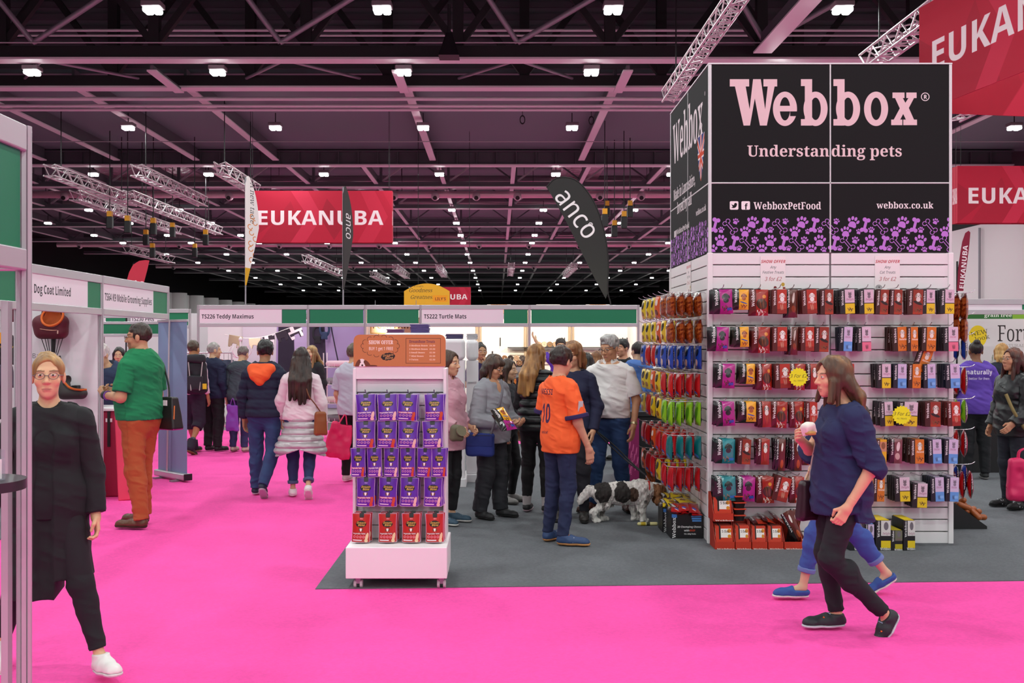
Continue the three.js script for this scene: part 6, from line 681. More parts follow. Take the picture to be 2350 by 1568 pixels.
  if (sp.top) {
    const tp = sp.top, list = Array.isArray(tp) ? tp : [tp];
    for (const b of list) {
      const e0 = b.e ?? 0.014, slv = b.sleeve ?? 1, P = [...torso(e0)]; if (b.flare) P.push(cone(up([0, 1.08, 0]), up([0, b.hem ?? 0.9, b.flareZ ?? 0]), W(0.145) + e0, W(0.16) + e0 + b.flare, b.flareFlat ?? 0.8, 0.06)); else if ((b.hem ?? 0.92) < 0.96) P.push(cone(up([0, 1.02, 0]), up([0, b.hem ?? 0.9, 0]), W(0.15) + e0, W(0.152) + e0, 0.82, 0.05)); if (b.long) P.push(...b.long.map(([a, c, ra, rb, fl]) => cone(S(a), S(c), ra * s, rb * s, fl ?? 0.8, 0.05)));
      if (b.prims) P.push(...b.prims(J, up, S, s)); const sleeves = [];
      if (slv > 0) for (const q of (b.arms ?? ['L', 'R'])) { const half = slv <= 0.5, sP = half ? [cone(J['sh' + q], mix3(J['sh' + q], J['el' + q], slv * 2 + 0.08), 0.056 * s * armW + e0 * 0.9, 0.05 * s * armW + e0 + (b.loose ?? 0.01), 1, 0.035)] : arm(q, e0 * 0.85 + (b.loose ?? 0), Math.min(1.02, (slv - 0.5) * 2 + 0.05)); const en = half ? mix3(J['sh' + q], J['el' + q], slv * 2) : mix3(J['el' + q], J['wr' + q], (slv - 0.5) * 2), dd = half ? sub3(J['el' + q], J['sh' + q]) : sub3(J['wr' + q], J['el' + q]); sleeves.push({ sP, f: below(en, dd), en, q, r: (half ? 0.06 : 0.05) * s + e0 + (b.loose ?? 0) }); }
      const neckA = up([0, b.neckY ?? 1.475, 0.02]), nd = nrm3(sub3(J.head, neckA)), nf = below(neckA, add3(nd, [0, 0.4, 0])), hemY = up([0, b.hem ?? 0.92, 0])[1], hemC = b.hemFn, C = []; if (b.vneck) C.push(ell(up([0, 1.45, 0.1]), [0.05 * s, b.vneck * s, 0.07 * s], 0.01)); else C.push(ell(up([0, 1.52, 0.03]), [0.062 * s * (b.neckW ?? 1), 0.06 * s, 0.075 * s], 0.01)); if (b.open) C.push(cone(up([0, 1.45, 0.16]), up([0, b.hem - 0.1, 0.2]), b.open, b.open * 1.2, 1, 0.01));
      const wide = (b.neckY ?? 1.475) < 1.3, clip = (x, y, z) => { let m = (hemC ? hemC(x / s, y / s, z / s) * s : hemY) - y; const r = Math.hypot(x - neckA[0], z - neckA[2]); if (wide || r < 0.1) m = Math.max(m, nf(x, y, z)); return m; };
      const fold = wr(sid + 3, b.fold ?? 0.008), quilt = b.quilt ? (x, y, z) => -b.quiltA * Math.pow(Math.abs(Math.cos(Math.PI * (y / s + 0.2 * Math.abs(x) * (b.vee ?? 0)) / b.quilt)), 6) : null;
      const uv = b.print ? (x, y, z, nx, ny, nz) => { const u = x / (0.62 * s), v = (y / s - 0.85) / 0.7; return nz < 0 ? [0.25 - u * 0.5, v] : [0.75 + u * 0.02, 0.02]; } : null, uvS = b.print ? () => [0.9, 0.02] : null, cm = b.mat ?? fabric(b.color, b.rough ?? 0.85), warp = quilt ? (x, y, z) => fold(x, y, z) + quilt(x, y, z) : fold;
      const top = part(b.name ?? 'shirt', meshField({ prims: P, cuts: C, clip, warp, h: hc, uv }), cm, t);
      for (const q of sleeves) { const el = J['el' + q.q], crease = (x, y, z) => { const d = len3([x - el[0], y - el[1], z - el[2]]); return warp(x, y, z) * 0.8 + (d < 0.12 ? (1 - d / 0.12) * 0.006 * noise3(x * 30, y * 45, z * 30) : 0); }; part('sleeve', meshField({ prims: q.sP, clip: q.f, warp: crease, h: hc * 0.9, uv: uvS }), cm, top); if (b.band) { const a = add3(q.en, mul3(nrm3(sub3(J['sh' + q.q], el)), 0.035)); part('sleeve_band', meshField({ prims: [cone(a, q.en, q.r + 0.004, q.r + 0.006, 1, 0)], clip: (x, y, z) => Math.max(q.f(x, y, z), below(a, sub3(a, q.en))(x, y, z)), h: 0.008 }), fabric(b.band), top); } }
      if (b.collar) part('collar', meshField({ prims: [cone(up([0, 1.45, -0.015]), up([0, 1.515, -0.008]), 0.088 * s, 0.072 * s, 1, 0)], cuts: [cone(up([0, 1.4, -0.01]), up([0, 1.62, 0.01]), 0.06 * s, 0.062 * s, 1, 0), ell(up([0, 1.47, 0.09]), [0.028 * s, 0.09, 0.06], 0.004)], clip: (x, y, z) => Math.max(y - up([0, 1.525, 0])[1], up([0, 1.43, 0])[1] - y), h: 0.007 }), b.collarMat ?? b.mat ?? fabric(b.color), t);
    }
  }
  if (sp.shoes) {
    const b = sp.shoes, k = b.k ?? 1; for (const q of ['L', 'R']) {
      const an = J['an' + q], to = J['to' + q], f = nrm3(sub3(to, an)), flat0 = sub3(to, an), yawv = nrm3([flat0[0], 0, flat0[2]]); const pitch = sp['footPitch' + q] ?? 0, fw = [yawv[0] * Math.cos(pitch), -Math.sin(pitch), yawv[2] * Math.cos(pitch)], upv = [yawv[0] * Math.sin(pitch), Math.cos(pitch), yawv[2] * Math.sin(pitch)], lt = cross3(upv, fw);
      const heelB = add3(an, add3(mul3(fw, -0.045 * s), mul3(upv, -0.07 * s))), A = (l, v, x = 0) => add3(heelB, add3(add3(mul3(fw, l * s), mul3(upv, v * s)), mul3(lt, x * s))), Lf = (b.len ?? 0.265);
      const prims = [cone(A(0.03, 0.035), A(0.11, 0.034), 0.036 * s * k, 0.043 * s * k, 1, 0.03), cone(A(0.11, 0.034), A(Lf - 0.05, 0.026), 0.043 * s * k, 0.034 * s * k, 1, 0.03), cone(A(Lf - 0.06, 0.022), A(Lf - 0.03, 0.02), 0.034 * s * k, 0.026 * s * k, 1, 0.03), cone(A(0.045, 0.05), A(0.05, (b.high ?? 0.075)), 0.038 * s * k, 0.043 * s * k, 1, 0.03)];
      const sole = (x, y, z) => dot3(sub3([x, y, z], A(0, 0.018)), upv), solB = (x, y, z) => dot3(sub3([x, y, z], A(0, 0)), upv); const top = (x, y, z) => { const p = sub3([x, y, z], A(0, 0)), v = dot3(p, upv), l = dot3(p, fw); return l < 0.11 * s ? v - (b.high ?? 0.085) * s : -1; };
      const sh = part('shoe', meshField({ prims, clip: (x, y, z) => Math.max(-sole(x, y, z), top(x, y, z)), warp: (x, y, z) => 0.003 * noise3(x * 40, y * 40, z * 40), h: 0.0075 * (res > 1.3 ? 1.3 : 1) }), b.mat ?? fabric(b.color, b.rough ?? 0.6), t); const so = part('sole', meshField({ prims: prims.map((p) => p), inflate: 0.004, clip: (x, y, z) => Math.max(sole(x, y, z), -solB(x, y, z)), h: 0.0075 }), fabric(b.sole ?? 0x222222, 0.8), sh);
      if (b.lace) for (let i = 0; i < 5; i++) rod('lace', fabric(b.lace), sh, A(0.1 + i * 0.019, 0.083 - i * 0.006, -0.022), A(0.1 + i * 0.019, 0.083 - i * 0.006, 0.022), 0.0035, CYL6); if (b.stripe) for (const sd of [-1, 1]) { rod('stripe', fabric(b.stripe), sh, A(0.1, 0.022, 0.046 * sd), A(0.15, 0.07, 0.028 * sd), 0.005, CYL6); rod('stripe', fabric(b.stripe), sh, A(0.14, 0.024, 0.045 * sd), A(0.12, 0.07, 0.03 * sd), 0.005, CYL6); }
      if (b.sock) part('sock', meshField({ prims: [cone(mix3(J['an' + q], J['kn' + q], 0.0), mix3(J['an' + q], J['kn' + q], b.sockH ?? 0.3), 0.043 * s, 0.047 * s, 1, 0.02)], h: 0.009 }), fabric(b.sock), t);
    }
  }
  t.userData.J = undefined; return { t, J, HW, up, S, s };
}
// ---------- the people ----------
const DEG = Math.PI / 180;
const ff = (px, d) => XA(px, d);
const backUV = (draw) => new THREE.MeshPhysicalMaterial({ roughness: 0.8, map: canvasTex(1024, 512, draw) });
let orangeBoy, polo, greyW, greenMan, frontW, navyW;
// woman in the black coat striding towards us at the booth corner
frontW = person({ label: 'fair-haired woman in glasses and long black coat striding past the booth post', x: ff(112, 5.15), z: -5.15, yaw: 14 * DEG, H: 1.63, fem: 1, res: 0.8, hr: 0.0036, hh: 0.0042, skin: 0xdda98c, lip: 0xb86a62, hair: { style: 'pony', color: 0x8a6238, hi: 0xc59a5e, len: 0.2, vol: 0.008 }, browColor: 0x6b4a30, glasses: 0x6a5f60, headYaw: 6 * DEG, headPitch: -0.05,
  elL: [0.24, 1.1, -0.03], wrL: [0.28, 0.86, 0.03], elR: [-0.32, 1.1, -0.05], wrR: [-0.37, 0.88, -0.08], handL: { palm: [-1, 0, 0.3], curl: 0.75, thumb: [0, 0, 1] }, handR: { curl: 0.6 },
  hipL: [0.09, 0.92, 0.02], hipR: [-0.09, 0.92, -0.02], knL: [0.18, 0.5, 0.1], anL: [0.29, 0.1, 0.16], toL: [0.38, 0.06, 0.32], knR: [-0.17, 0.5, -0.06], anR: [-0.28, 0.13, -0.2], toR: [-0.26, 0.03, -0.03], footPitchL: -0.12, footPitchR: 0.35,
  bottom: { color: 0x17161a, e: 0.008, e1: 0.006, fold: 0.004, cuff: 0.14 }, shoes: { color: 0xe4ddda, sole: 0xd9d4d2, high: 0.1, lace: 0xf0ece8, k: 1.1 },
  top: [{ name: 'jumper', color: 0x141417, sleeve: 0, e: 0.014, hem: 0.86, neckY: 1.50, neckW: 0.8, fold: 0.006 }, { name: 'coat', color: 0x161619, sleeve: 0.97, e: 0.024, loose: 0.006, hem: 0.43, neckY: 1.48, fold: 0.006, neckW: 1.5, long: [[[0, 1.0, 0], [0, 0.45, -0.01], 0.18, 0.24, 0.72]], open: 0.05, hemFn: (x, y, z) => (x > 0.06 ? 0.53 : 0.43) }] });
// man in the green polo shirt
greenMan = person({ label: 'man in green polo shirt and rust chinos standing at the red counter', x: ff(322, 9.2), z: -9.2, yaw: -108 * DEG, H: 1.86, w: 1.2, res: 0.95, hr: 0.0048, skin: 0xc98f74, hair: { style: 'short', color: 0x2c2019, hi: 0x4a3526, vol: 0.006 }, beard: 0.3, glasses: true, headYaw: 24 * DEG, belly: 0.9,
  elL: [0.29, 1.13, 0.0], wrL: [0.15, 1.14, 0.27], elR: [-0.27, 1.13, 0.0], wrR: [-0.12, 1.15, 0.28], handL: { dir: [-0.6, 0.15, 0.8], palm: [-0.3, 0.5, -0.6], curl: 0.9 }, handR: { dir: [0.6, 0.15, 0.8], palm: [0.3, 0.5, -0.6], curl: 0.9 },
  anL: [0.11, 0.085, -0.1], knL: [0.11, 0.5, -0.03], toL: [0.14, 0.03, 0.1], knR: [-0.1, 0.5, 0.06], anR: [-0.11, 0.085, 0.05], toR: [-0.13, 0.03, 0.23],
  bottom: { color: 0xa8542a, e: 0.016, e1: 0.024, fold: 0.009 }, shoes: { color: 0x5a3620, sole: 0x3a2415, rough: 0.35, len: 0.29 }, top: { name: 'polo_shirt', color: 0x0f7d4c, sleeve: 0.42, e: 0.018, hem: 0.93, collar: true, loose: 0.012, fold: 0.009, belly: 1 } });
// stooping person in the navy hood behind the red counter, and one further in
person({ label: 'white-haired person in navy hooded top stooping behind the red counter', x: ff(262, 11.9), z: -11.95, yaw: -20 * DEG, H: 1.7, res: 1.5, skin: 0xd3a488, lean: 0.35, hair: { style: 'short', color: 0xd8d2cc, vol: 0.012 }, headPitch: 0.3, top: { name: 'hooded_top', color: 0x2a3a55, e: 0.03, sleeve: 1, prims: (J, up) => [cone(up([-0.08, 1.46, -0.07]), up([0.08, 1.46, -0.07]), 0.06, 0.06, 1, 0.04)] }, bottom: { color: 0x22242c }, shoes: { color: 0x202020 } });
person({ label: 'dark-haired woman facing out deep inside the grooming booth', x: ff(274, 14.6), z: -14.6, yaw: 10 * DEG, H: 1.6, fem: 1, res: 1.7, skin: 0xc99a80, hair: { style: 'bob', color: 0x1e1714, len: 0.12 }, top: { name: 'top', color: 0x3a2f3a, sleeve: 1 }, bottom: { color: 0x202024 }, shoes: { color: 0x202020 } });
// walker with the rucksack
const hiker = person({ label: 'walker in shorts and ankle boots carrying a black rucksack', x: ff(443, 15.2), z: -15.2, yaw: 165 * DEG, H: 1.7, res: 1.5, skin: 0xb07a58, hair: { style: 'short', color: 0x4a3a2c }, top: { name: 'shirt', color: 0xd9c6cf, sleeve: 0.9 }, bottom: { color: 0x231d2c, e: 0.03, cuff: 0.72, name: 'shorts' }, shoes: { color: 0x2a2420, sole: 0x7a6a3a, high: 0.13, sock: 0x55525a, sockH: 0.3 }, knL: [0.1, 0.5, 0.1], anL: [0.1, 0.085, 0.18], toL: [0.1, 0.03, 0.36], anR: [-0.1, 0.12, -0.25], toR: [-0.1, 0.03, -0.1], footPitchR: 0.4 });
person({ label: 'grey-haired man in black trousers and dark blue jacket at the purple booth', x: ff(490, 15.5), z: -15.5, yaw: 150 * DEG, H: 1.67, w: 1.05, res: 1.4, skin: 0xd0a086, hair: { style: 'short', color: 0x8f8a86, hi: 0xb5b0aa, vol: 0.008 }, headYaw: -0.5, top: { name: 'jacket', color: 0x18203c, sleeve: 1, e: 0.03, hem: 0.86, fold: 0.012 }, bottom: { color: 0x141416, e: 0.025, e1: 0.03 }, shoes: { color: 0x18181a } });
person({ label: 'stooping man in slate jacket and jeans holding a purple bag', x: ff(549, 15.4), z: -15.4, yaw: 165 * DEG, H: 1.62, w: 1.02, res: 1.4, lean: 0.16, skin: 0xc99a80, hair: { style: 'short', color: 0x6a625c, vol: 0.008 }, headPitch: 0.25, top: { name: 'jacket', color: 0x39424a, sleeve: 1, e: 0.03, hem: 0.86, fold: 0.012 }, bottom: { color: 0x2b3158, e: 0.018 }, shoes: { color: 0xb8a898, sole: 0x8a7a6a } });
// couple walking away
person({ label: 'man in navy padded jacket with orange hood walking away in jeans', x: ff(607, 11), z: -11.0, yaw: 172 * DEG, H: 1.7, w: 1.04, res: 1.1, skin: 0xa8765a, hair: { style: 'short', color: 0x14110f, hi: 0x2a211c, vol: 0.016 }, headYaw: 22 * DEG, glasses: true, elL: [0.28, 1.13, -0.02], wrL: [0.28, 0.88, 0.02], elR: [-0.27, 1.13, 0.03], wrR: [-0.2, 1.0, 0.22],
  knL: [0.12, 0.5, 0.06], anL: [0.13, 0.085, 0.06], toL: [0.15, 0.03, 0.24], knR: [-0.1, 0.5, 0.0], anR: [-0.08, 0.16, -0.26], toR: [-0.05, 0.05, -0.12], footPitchR: 0.6, bottom: { color: 0x2c3f68, e: 0.014, e1: 0.02, fold: 0.009 }, shoes: { color: 0x1b2038, sole: 0xb8b4b8 },
  top: [{ name: 'jacket', color: 0x1a2038, sleeve: 1, e: 0.032, hem: 0.9, quilt: 0.11, quiltA: 0.012, fold: 0.006, prims: (J, up) => [cone(up([-0.06, 1.49, -0.01]), up([0.06, 1.49, -0.01]), 0.07, 0.07, 1, 0.03)] }, { name: 'hood', color: 0xf2602c, sleeve: 0, e: -0.06, hem: 1.2, neckY: 1.54, fold: 0.006, prims: (J, up) => [cone(up([-0.1, 1.44, -0.09]), up([0.1, 1.44, -0.09]), 0.062, 0.062, 1, 0.05), cone(up([-0.06, 1.37, -0.13]), up([0.06, 1.37, -0.13]), 0.06, 0.06, 1, 0.05), cone(up([0, 1.3, -0.14]), up([0, 1.38, -0.12]), 0.045, 0.06, 1, 0.05)] }] });
person({ label: 'long-haired woman in white jumper with a silver jacket tied round her waist', x: ff(691, 10.9), z: -10.9, yaw: 186 * DEG, H: 1.62, fem: 1, res: 1.05, skin: 0xc99a80, hair: { style: 'long', color: 0x221510, hi: 0x4a2a1a, len: 0.46, spread: 0.085, flare: 1.3 }, elL: [0.27, 1.14, 0.03], wrL: [0.28, 0.93, 0.12], elR: [-0.27, 1.12, -0.02], wrR: [-0.3, 0.88, 0.02],
  knL: [0.1, 0.5, 0.08], anL: [0.1, 0.085, 0.06], toL: [0.12, 0.03, 0.24], anR: [-0.1, 0.15, -0.22], knR: [-0.1, 0.5, 0.02], toR: [-0.1, 0.05, -0.1], footPitchR: 0.7, bottom: { color: 0x26355c, e: 0.012, e1: 0.01, cuff: 0.18, turnup: 0x4a5878 }, shoes: { color: 0xe9e4e2, sole: 0xdcd6d2 },
  top: [{ name: 'jumper', color: 0xe6d3d8, sleeve: 1, e: 0.022, hem: 0.92, fold: 0.01 }, { name: 'tied_jacket', mat: mat(0xb9b2b4, 0.35, 0.25), sleeve: 0, e: -0.05, hem: 0.5, neckY: 1.04, quilt: 0.075, quiltA: 0.016, fold: 0.006, long: [[[0, 1.0, 0], [0, 0.86, -0.02], 0.155, 0.19, 0.78], [[0, 0.86, -0.02], [0, 0.6, -0.05], 0.19, 0.31, 0.7]], hemFn: (x, y, z) => 0.59 - Math.abs(x) * 0.35 - (z > 0.05 ? -0.2 : 0) }] });
person({ label: 'blonde woman in dark top behind the couple at the purple booth', x: ff(716, 15.9), z: -15.9, yaw: -30 * DEG, H: 1.62, fem: 1, res: 1.5, skin: 0xd9ae94, hair: { style: 'long', color: 0x7a5a34, hi: 0xc9a468, len: 0.3, front: 0.2 }, top: { name: 'top', color: 0x17161a, sleeve: 1, e: 0.025 }, bottom: { color: 0x18181c }, shoes: { color: 0x1a1a1a } });
// half hidden behind the merchandiser
person({ label: 'person in pale grey tee with a pink carrier bag behind the merchandiser', x: ff(812, 12.1), z: -12.1, yaw: 160 * DEG, H: 1.66, w: 1.1, res: 1.4, skin: 0xcf9c80, hair: { style: 'short', color: 0x5a4a3c }, elL: [0.27, 1.12, 0], wrL: [0.27, 0.88, 0.08], elR: [-0.28, 1.12, 0.0], wrR: [-0.27, 0.87, 0.06], top: { name: 'tee_shirt', color: 0xb9b4c2, sleeve: 0.4, e: 0.025, hem: 0.86 }, bottom: { color: 0x141416, e: 0.014 }, shoes: { color: 0xcfc4be, sole: 0xe9e4e0 } });
person({ label: 'woman in dusty pink jacket holding a khaki bag beside the merchandiser', x: ff(1028, 9.35), z: -9.35, yaw: 62 * DEG, H: 1.6, fem: 1, w: 1.1, res: 1.1, skin: 0xd5a288, hair: { style: 'bob', color: 0x4a3426, len: 0.12 }, elL: [0.24, 1.12, -0.06], wrL: [0.2, 0.98, 0.18], elR: [-0.25, 1.11, -0.04], wrR: [-0.16, 0.99, 0.2], handR: { dir: [0.3, -0.6, 0.7], palm: [0.6, 0.2, -0.6], curl: 0.8 }, handL: { dir: [-0.3, -0.5, 0.7], curl: 0.8 }, top: { name: 'jacket', color: 0xc99aa6, sleeve: 0.93, e: 0.034, hem: 0.76, fold: 0.012, loose: 0.008, collar: true }, bottom: { color: 0x17171a, e: 0.01, cuff: 0.1 }, shoes: { color: 0x2d4658, sole: 0xc9c4c0, lace: 0xb8c4cc } });
// woman with her hand at her mouth, behind the white units
person({ label: 'dark-haired woman with a hand at her mouth behind the white units', x: ff(1104, 14.5), z: -14.5, yaw: 15 * DEG, H: 1.66, fem: 1, res: 1.2, hr: 0.0055, skin: 0xb07e62, hair: { style: 'bun', color: 0x1d1613, vol: 0.006 }, elL: [0.24, 1.16, 0.14], wrL: [0.07, 1.45, 0.17], handL: { dir: [-0.3, 0.9, -0.25], palm: [-0.5, 0, -0.8], curl: 0.9 }, elR: [-0.25, 1.13, 0], wrR: [-0.15, 1.05, 0.22], top: { name: 'top', color: 0x2a1f4a, sleeve: 0.4 }, bottom: { color: 0x1b1b22 }, shoes: { color: 0x222222 } });
greyW = person({ label: 'woman in grey jumper reading a yellow packet with a blue shoulder bag', x: ff(1126, 9.65), z: -9.65, yaw: 52 * DEG, H: 1.56, fem: 1, w: 1.26, res: 0.95, hr: 0.0045, skin: 0xcf957a, hair: { style: 'bob', color: 0x33241c, hi: 0x6a4a34, len: 0.1, fringe: 1, vol: 0.01, sideLen: 0.1 }, glasses: true, headYaw: 8 * DEG, headPitch: 0.38, lean: 0.04,
  elL: [0.31, 1.08, 0.02], wrL: [0.18, 1.02, 0.27], elR: [-0.31, 1.08, 0.02], wrR: [-0.1, 1.03, 0.3], handL: { dir: [-0.5, 0.2, 0.8], palm: [-0.5, 0.8, 0], curl: 0.55 }, handR: { dir: [0.6, 0.15, 0.8], palm: [0.3, 0.9, 0], curl: 0.6 }, top: { name: 'jumper', color: 0x8f9096, sleeve: 0.85, e: 0.022, hem: 0.82, vneck: 0.1, fold: 0.011, loose: 0.012, flare: 0.012 }, bottom: { color: 0x26272c, e: 0.022, e1: 0.035, fold: 0.009 }, shoes: { color: 0x1f1e20, sole: 0x141414 }, knL: [0.11, 0.5, 0.02], anL: [0.12, 0.085, 0.04], toL: [0.15, 0.03, 0.21], anR: [-0.12, 0.085, -0.06], toR: [-0.14, 0.03, 0.11] });
person({ label: 'person in black leggings and grey trainers behind the woman reading', x: ff(1163, 10.5), z: -10.55, yaw: 70 * DEG, H: 1.5, fem: 1, res: 1.3, skin: 0xd0a088, hair: { style: 'bob', color: 0x3a2a20 }, top: { name: 'top', color: 0x2a2a30, sleeve: 1, hem: 0.9 }, bottom: { color: 0x18181b, e: 0.008 }, shoes: { color: 0x8a8684, sole: 0x55524f, lace: 0xc9c4c0 }, knL: [0.1, 0.5, 0.08], anL: [0.1, 0.085, 0.02], toL: [0.12, 0.03, 0.19] });
person({ label: 'woman with long fair hair in black padded gilet seen from behind', x: ff(1232, 9.95), z: -9.95, yaw: 160 * DEG, H: 1.66, fem: 1, res: 1.0, hr: 0.005, skin: 0xd5a288, hair: { style: 'long', color: 0x7a5026, hi: 0xcf9a58, len: 0.34, spread: 0.07, flare: 1.15 }, headYaw: -0.5, elL: [0.24, 1.13, 0.02], wrL: [0.15, 1.0, 0.22], elR: [-0.25, 1.13, 0.02], wrR: [-0.15, 1.0, 0.22], top: [{ name: 'top', color: 0x1a1a1d, sleeve: 1, e: 0.012, hem: 0.9 }, { name: 'gilet', color: 0x151517, rough: 0.45, sleeve: 0, e: 0.04, hem: 0.86, quilt: 0.085, quiltA: 0.02, fold: 0.006 }], bottom: { color: 0x141416, e: 0.01, cuff: 0.2 }, shoes: { color: 0x1c1a1e, sole: 0xb89aa4, sock: 0xb0a8a8, sockH: 0.2 } });
{ // boy in the orange football shirt
  const m = backUV((g, W, H) => { g.fillStyle = '#f4642a'; g.fillRect(0, 0, W, H); const cx = 256; g.fillStyle = '#4a1f3c'; g.textAlign = 'center'; g.font = 'bold 52px sans-serif'; g.fillText('MESSI', cx - 20, H * 0.30); g.save(); g.translate(cx - 26, H * 0.66); g.scale(1, 1.6); g.font = 'bold 108px sans-serif'; g.fillStyle = '#3a1a48'; g.fillText('10', 0, 0); g.restore(); g.font = 'bold 26px sans-serif'; g.fillText('unicef', cx - 24, H * 0.8); });
  orangeBoy = person({ label: 'short-haired person in orange football shirt and jeans on the grey carpet', x: ff(1285, 8.45), z: -8.45, yaw: 124 * DEG, H: 1.64, w: 0.98, res: 0.9, hr: 0.0046, hh: 0.0046, skin: 0xd79a84, hair: { style: 'short', color: 0x241712, hi: 0x4a2c1e, vol: 0.016 }, headYaw: 14 * DEG, headPitch: 0.12, elL: [0.25, 1.13, 0.0], wrL: [0.22, 0.92, 0.16], elR: [-0.25, 1.1, 0.03], wrR: [-0.26, 0.86, 0.15], handR: { palm: [1, 0, 0.2], curl: 0.5, dir: [0.1, -0.95, 0.2], thumb: [0, 0, 1] }, knL: [0.09, 0.5, 0.0], anL: [0.1, 0.085, -0.06], toL: [0.16, 0.03, 0.1], knR: [-0.1, 0.5, 0.02], anR: [-0.12, 0.085, -0.06], toR: [-0.24, 0.03, 0.06],
    top: { name: 'football_shirt', mat: m, print: true, sleeve: 0.44, e: 0.02, hem: 0.82, loose: 0.02, fold: 0.01, flare: 0.012, band: 0x2a1f52 }, bottom: { color: 0x1d2547, e: 0.01, e1: 0.012, fold: 0.008 }, shoes: { color: 0x28406a, sole: 0xc98a54, lace: 0xd9783a, stripe: 0xb8bcc4, k: 1.1, len: 0.285 } });
  const J = orangeBoy.J; 
  const pa = mix3(J.shR, J.elR, 0.45); part('sleeve_badge', new THREE.BoxGeometry(0.004, 0.085, 0.05), fabric(0xc9c4c6), orangeBoy.t, [pa[0] - 0.085, pa[1] - 0.01, pa[2]], [0, 0.1, 0.1]);
}
person({ label: 'woman in glasses and navy jumper facing the orange shirt', x: ff(1316, 9.45), z: -9.5, yaw: -12 * DEG, H: 1.69, fem: 1, res: 1.0, hr: 0.005, skin: 0xd5a288, hair: { style: 'bob', color: 0x7a5030, hi: 0xb88450, len: 0.1, fringe: 1 }, glasses: true, headYaw: -0.35, headPitch: 0.15, elL: [0.27, 1.13, 0], wrL: [0.24, 0.9, 0.12], top: { name: 'jumper', color: 0x1b1f3c, sleeve: 1, e: 0.02, hem: 0.86 }, bottom: { color: 0x1c1c24 }, shoes: { color: 0x2a2422 } });
person({ label: 'man in purple tee shirt reaching up at the mat shelves', x: ff(1288, 17), z: -17.2, yaw: 170 * DEG, H: 1.74, res: 1.3, skin: 0xd5a288, hair: { style: 'short', color: 0x2a1f18 }, headYaw: -2.9, elL: [0.34, 1.5, 0.05], wrL: [0.5, 1.72, 0.08], top: { name: 'tee_shirt', color: 0x5a35a8, sleeve: 0.4 }, bottom: { color: 0x1c1c24 }, shoes: { color: 0x2a2422 } });
person({ label: 'dark-haired woman in white padded jacket beside the man with the dog', x: ff(1346, 11.4), z: -11.4, yaw: 175 * DEG, H: 1.55, fem: 1, res: 1.3, skin: 0xc9957a, hair: { style: 'long', color: 0x17110f, hi: 0x33241c, len: 0.22 }, elR: [-0.2, 1.2, 0.1], top: { name: 'padded_jacket', color: 0xd3cdc9, sleeve: 1, e: 0.034, hem: 0.86, quilt: 0.09, quiltA: 0.014 }, bottom: { color: 0x2b2a30, e: 0.012 }, shoes: { color: 0x2a2422, high: 0.14 } });
person({ label: 'woman with auburn hair beyond the white padded jacket', x: ff(1369, 14.2), z: -14.2, yaw: 180 * DEG, H: 1.55, fem: 1, res: 1.6, skin: 0xc9957a, hair: { style: 'long', color: 0x6a3f22, hi: 0xb07a44, len: 0.25 }, top: { name: 'top', color: 0x6a6260, sleeve: 1 }, bottom: { color: 0x2b2a30 }, shoes: { color: 0x2a2422 } });
// man in the white polo shirt with the dog lead
polo = person({ label: 'grey-haired man in white polo shirt and jeans holding a dog lead', x: ff(1400, 10.0), z: -10.0, yaw: -22 * DEG, H: 1.75, w: 1.06, res: 0.95, hr: 0.0045, hh: 0.0046, skin: 0xcf9378, lip: 0xb0685c, hair: { style: 'short', color: 0x9a9896, hi: 0xcfcdca, vol: 0.013, quiff: 1 }, browColor: 0x8a8480, glasses: true, headYaw: -20 * DEG, headPitch: 0.22, belly: 0.85,
  elL: [0.3, 1.12, -0.02], wrL: [0.29, 0.87, 0.06], elR: [-0.3, 1.12, -0.01], wrR: [-0.2, 0.92, 0.14], handR: { dir: [0.25, -0.75, 0.5], palm: [0.8, 0.1, -0.4], curl: 0.95 }, handL: { curl: 0.4 }, knL: [0.1, 0.5, -0.01], anL: [0.13, 0.085, -0.12], toL: [0.2, 0.03, 0.03], knR: [-0.12, 0.5, 0.06], anR: [-0.17, 0.085, 0.03], toR: [-0.24, 0.03, 0.19],
  top: { name: 'polo_shirt', color: 0xe9e4e2, sleeve: 0.42, e: 0.018, hem: 0.945, collar: true, loose: 0.018, fold: 0.011 }, waistY: 0.99, bottom: { color: 0x27436e, e: 0.014, e1: 0.02, fold: 0.009 }, shoes: { color: 0x4a2418, sole: 0x2a1812, rough: 0.4, len: 0.28 } });
part('belt', new THREE.TorusGeometry(0.155, 0.02, 6, 36), mat(0x1a1512, 0.4), polo.t, [0, polo.S([0, 0.955, 0])[1], 0.01], [Math.PI / 2, 0, 0], [1.04, 0.86, 1]);
person({ label: 'woman in blue hooded sweatshirt seen from behind beside the black counter', x: ff(1462, 13.3), z: -13.3, yaw: 150 * DEG, H: 1.68, fem: 1, w: 1.06, res: 1.2, skin: 0xd5a892, hair: { style: 'pony', color: 0x1d1512, hi: 0x33241c, len: 0.1 }, headYaw: 1.0, top: [{ name: 'hooded_top', color: 0x4a6fb0, sleeve: 1, e: 0.03, hem: 0.86, prims: (J, up) => [cone(up([-0.07, 1.44, -0.1]), up([0.07, 1.44, -0.1]), 0.065, 0.065, 1, 0.05), cone(up([0, 1.36, -0.13]), up([0, 1.44, -0.1]), 0.05, 0.06, 1, 0.05)] }], bottom: { color: 0x1d2547 }, shoes: { color: 0x2a2422 } });
person({ label: 'dark-haired man in black beyond the woman in the blue hood', x: ff(1436, 14), z: -14.3, yaw: -50 * DEG, H: 1.72, res: 1.5, skin: 0xcf8f78, hair: { style: 'short', color: 0x17110f }, top: { name: 'top', color: 0x17161a, sleeve: 1 }, bottom: { color: 0x202024 }, shoes: { color: 0x202020 } });
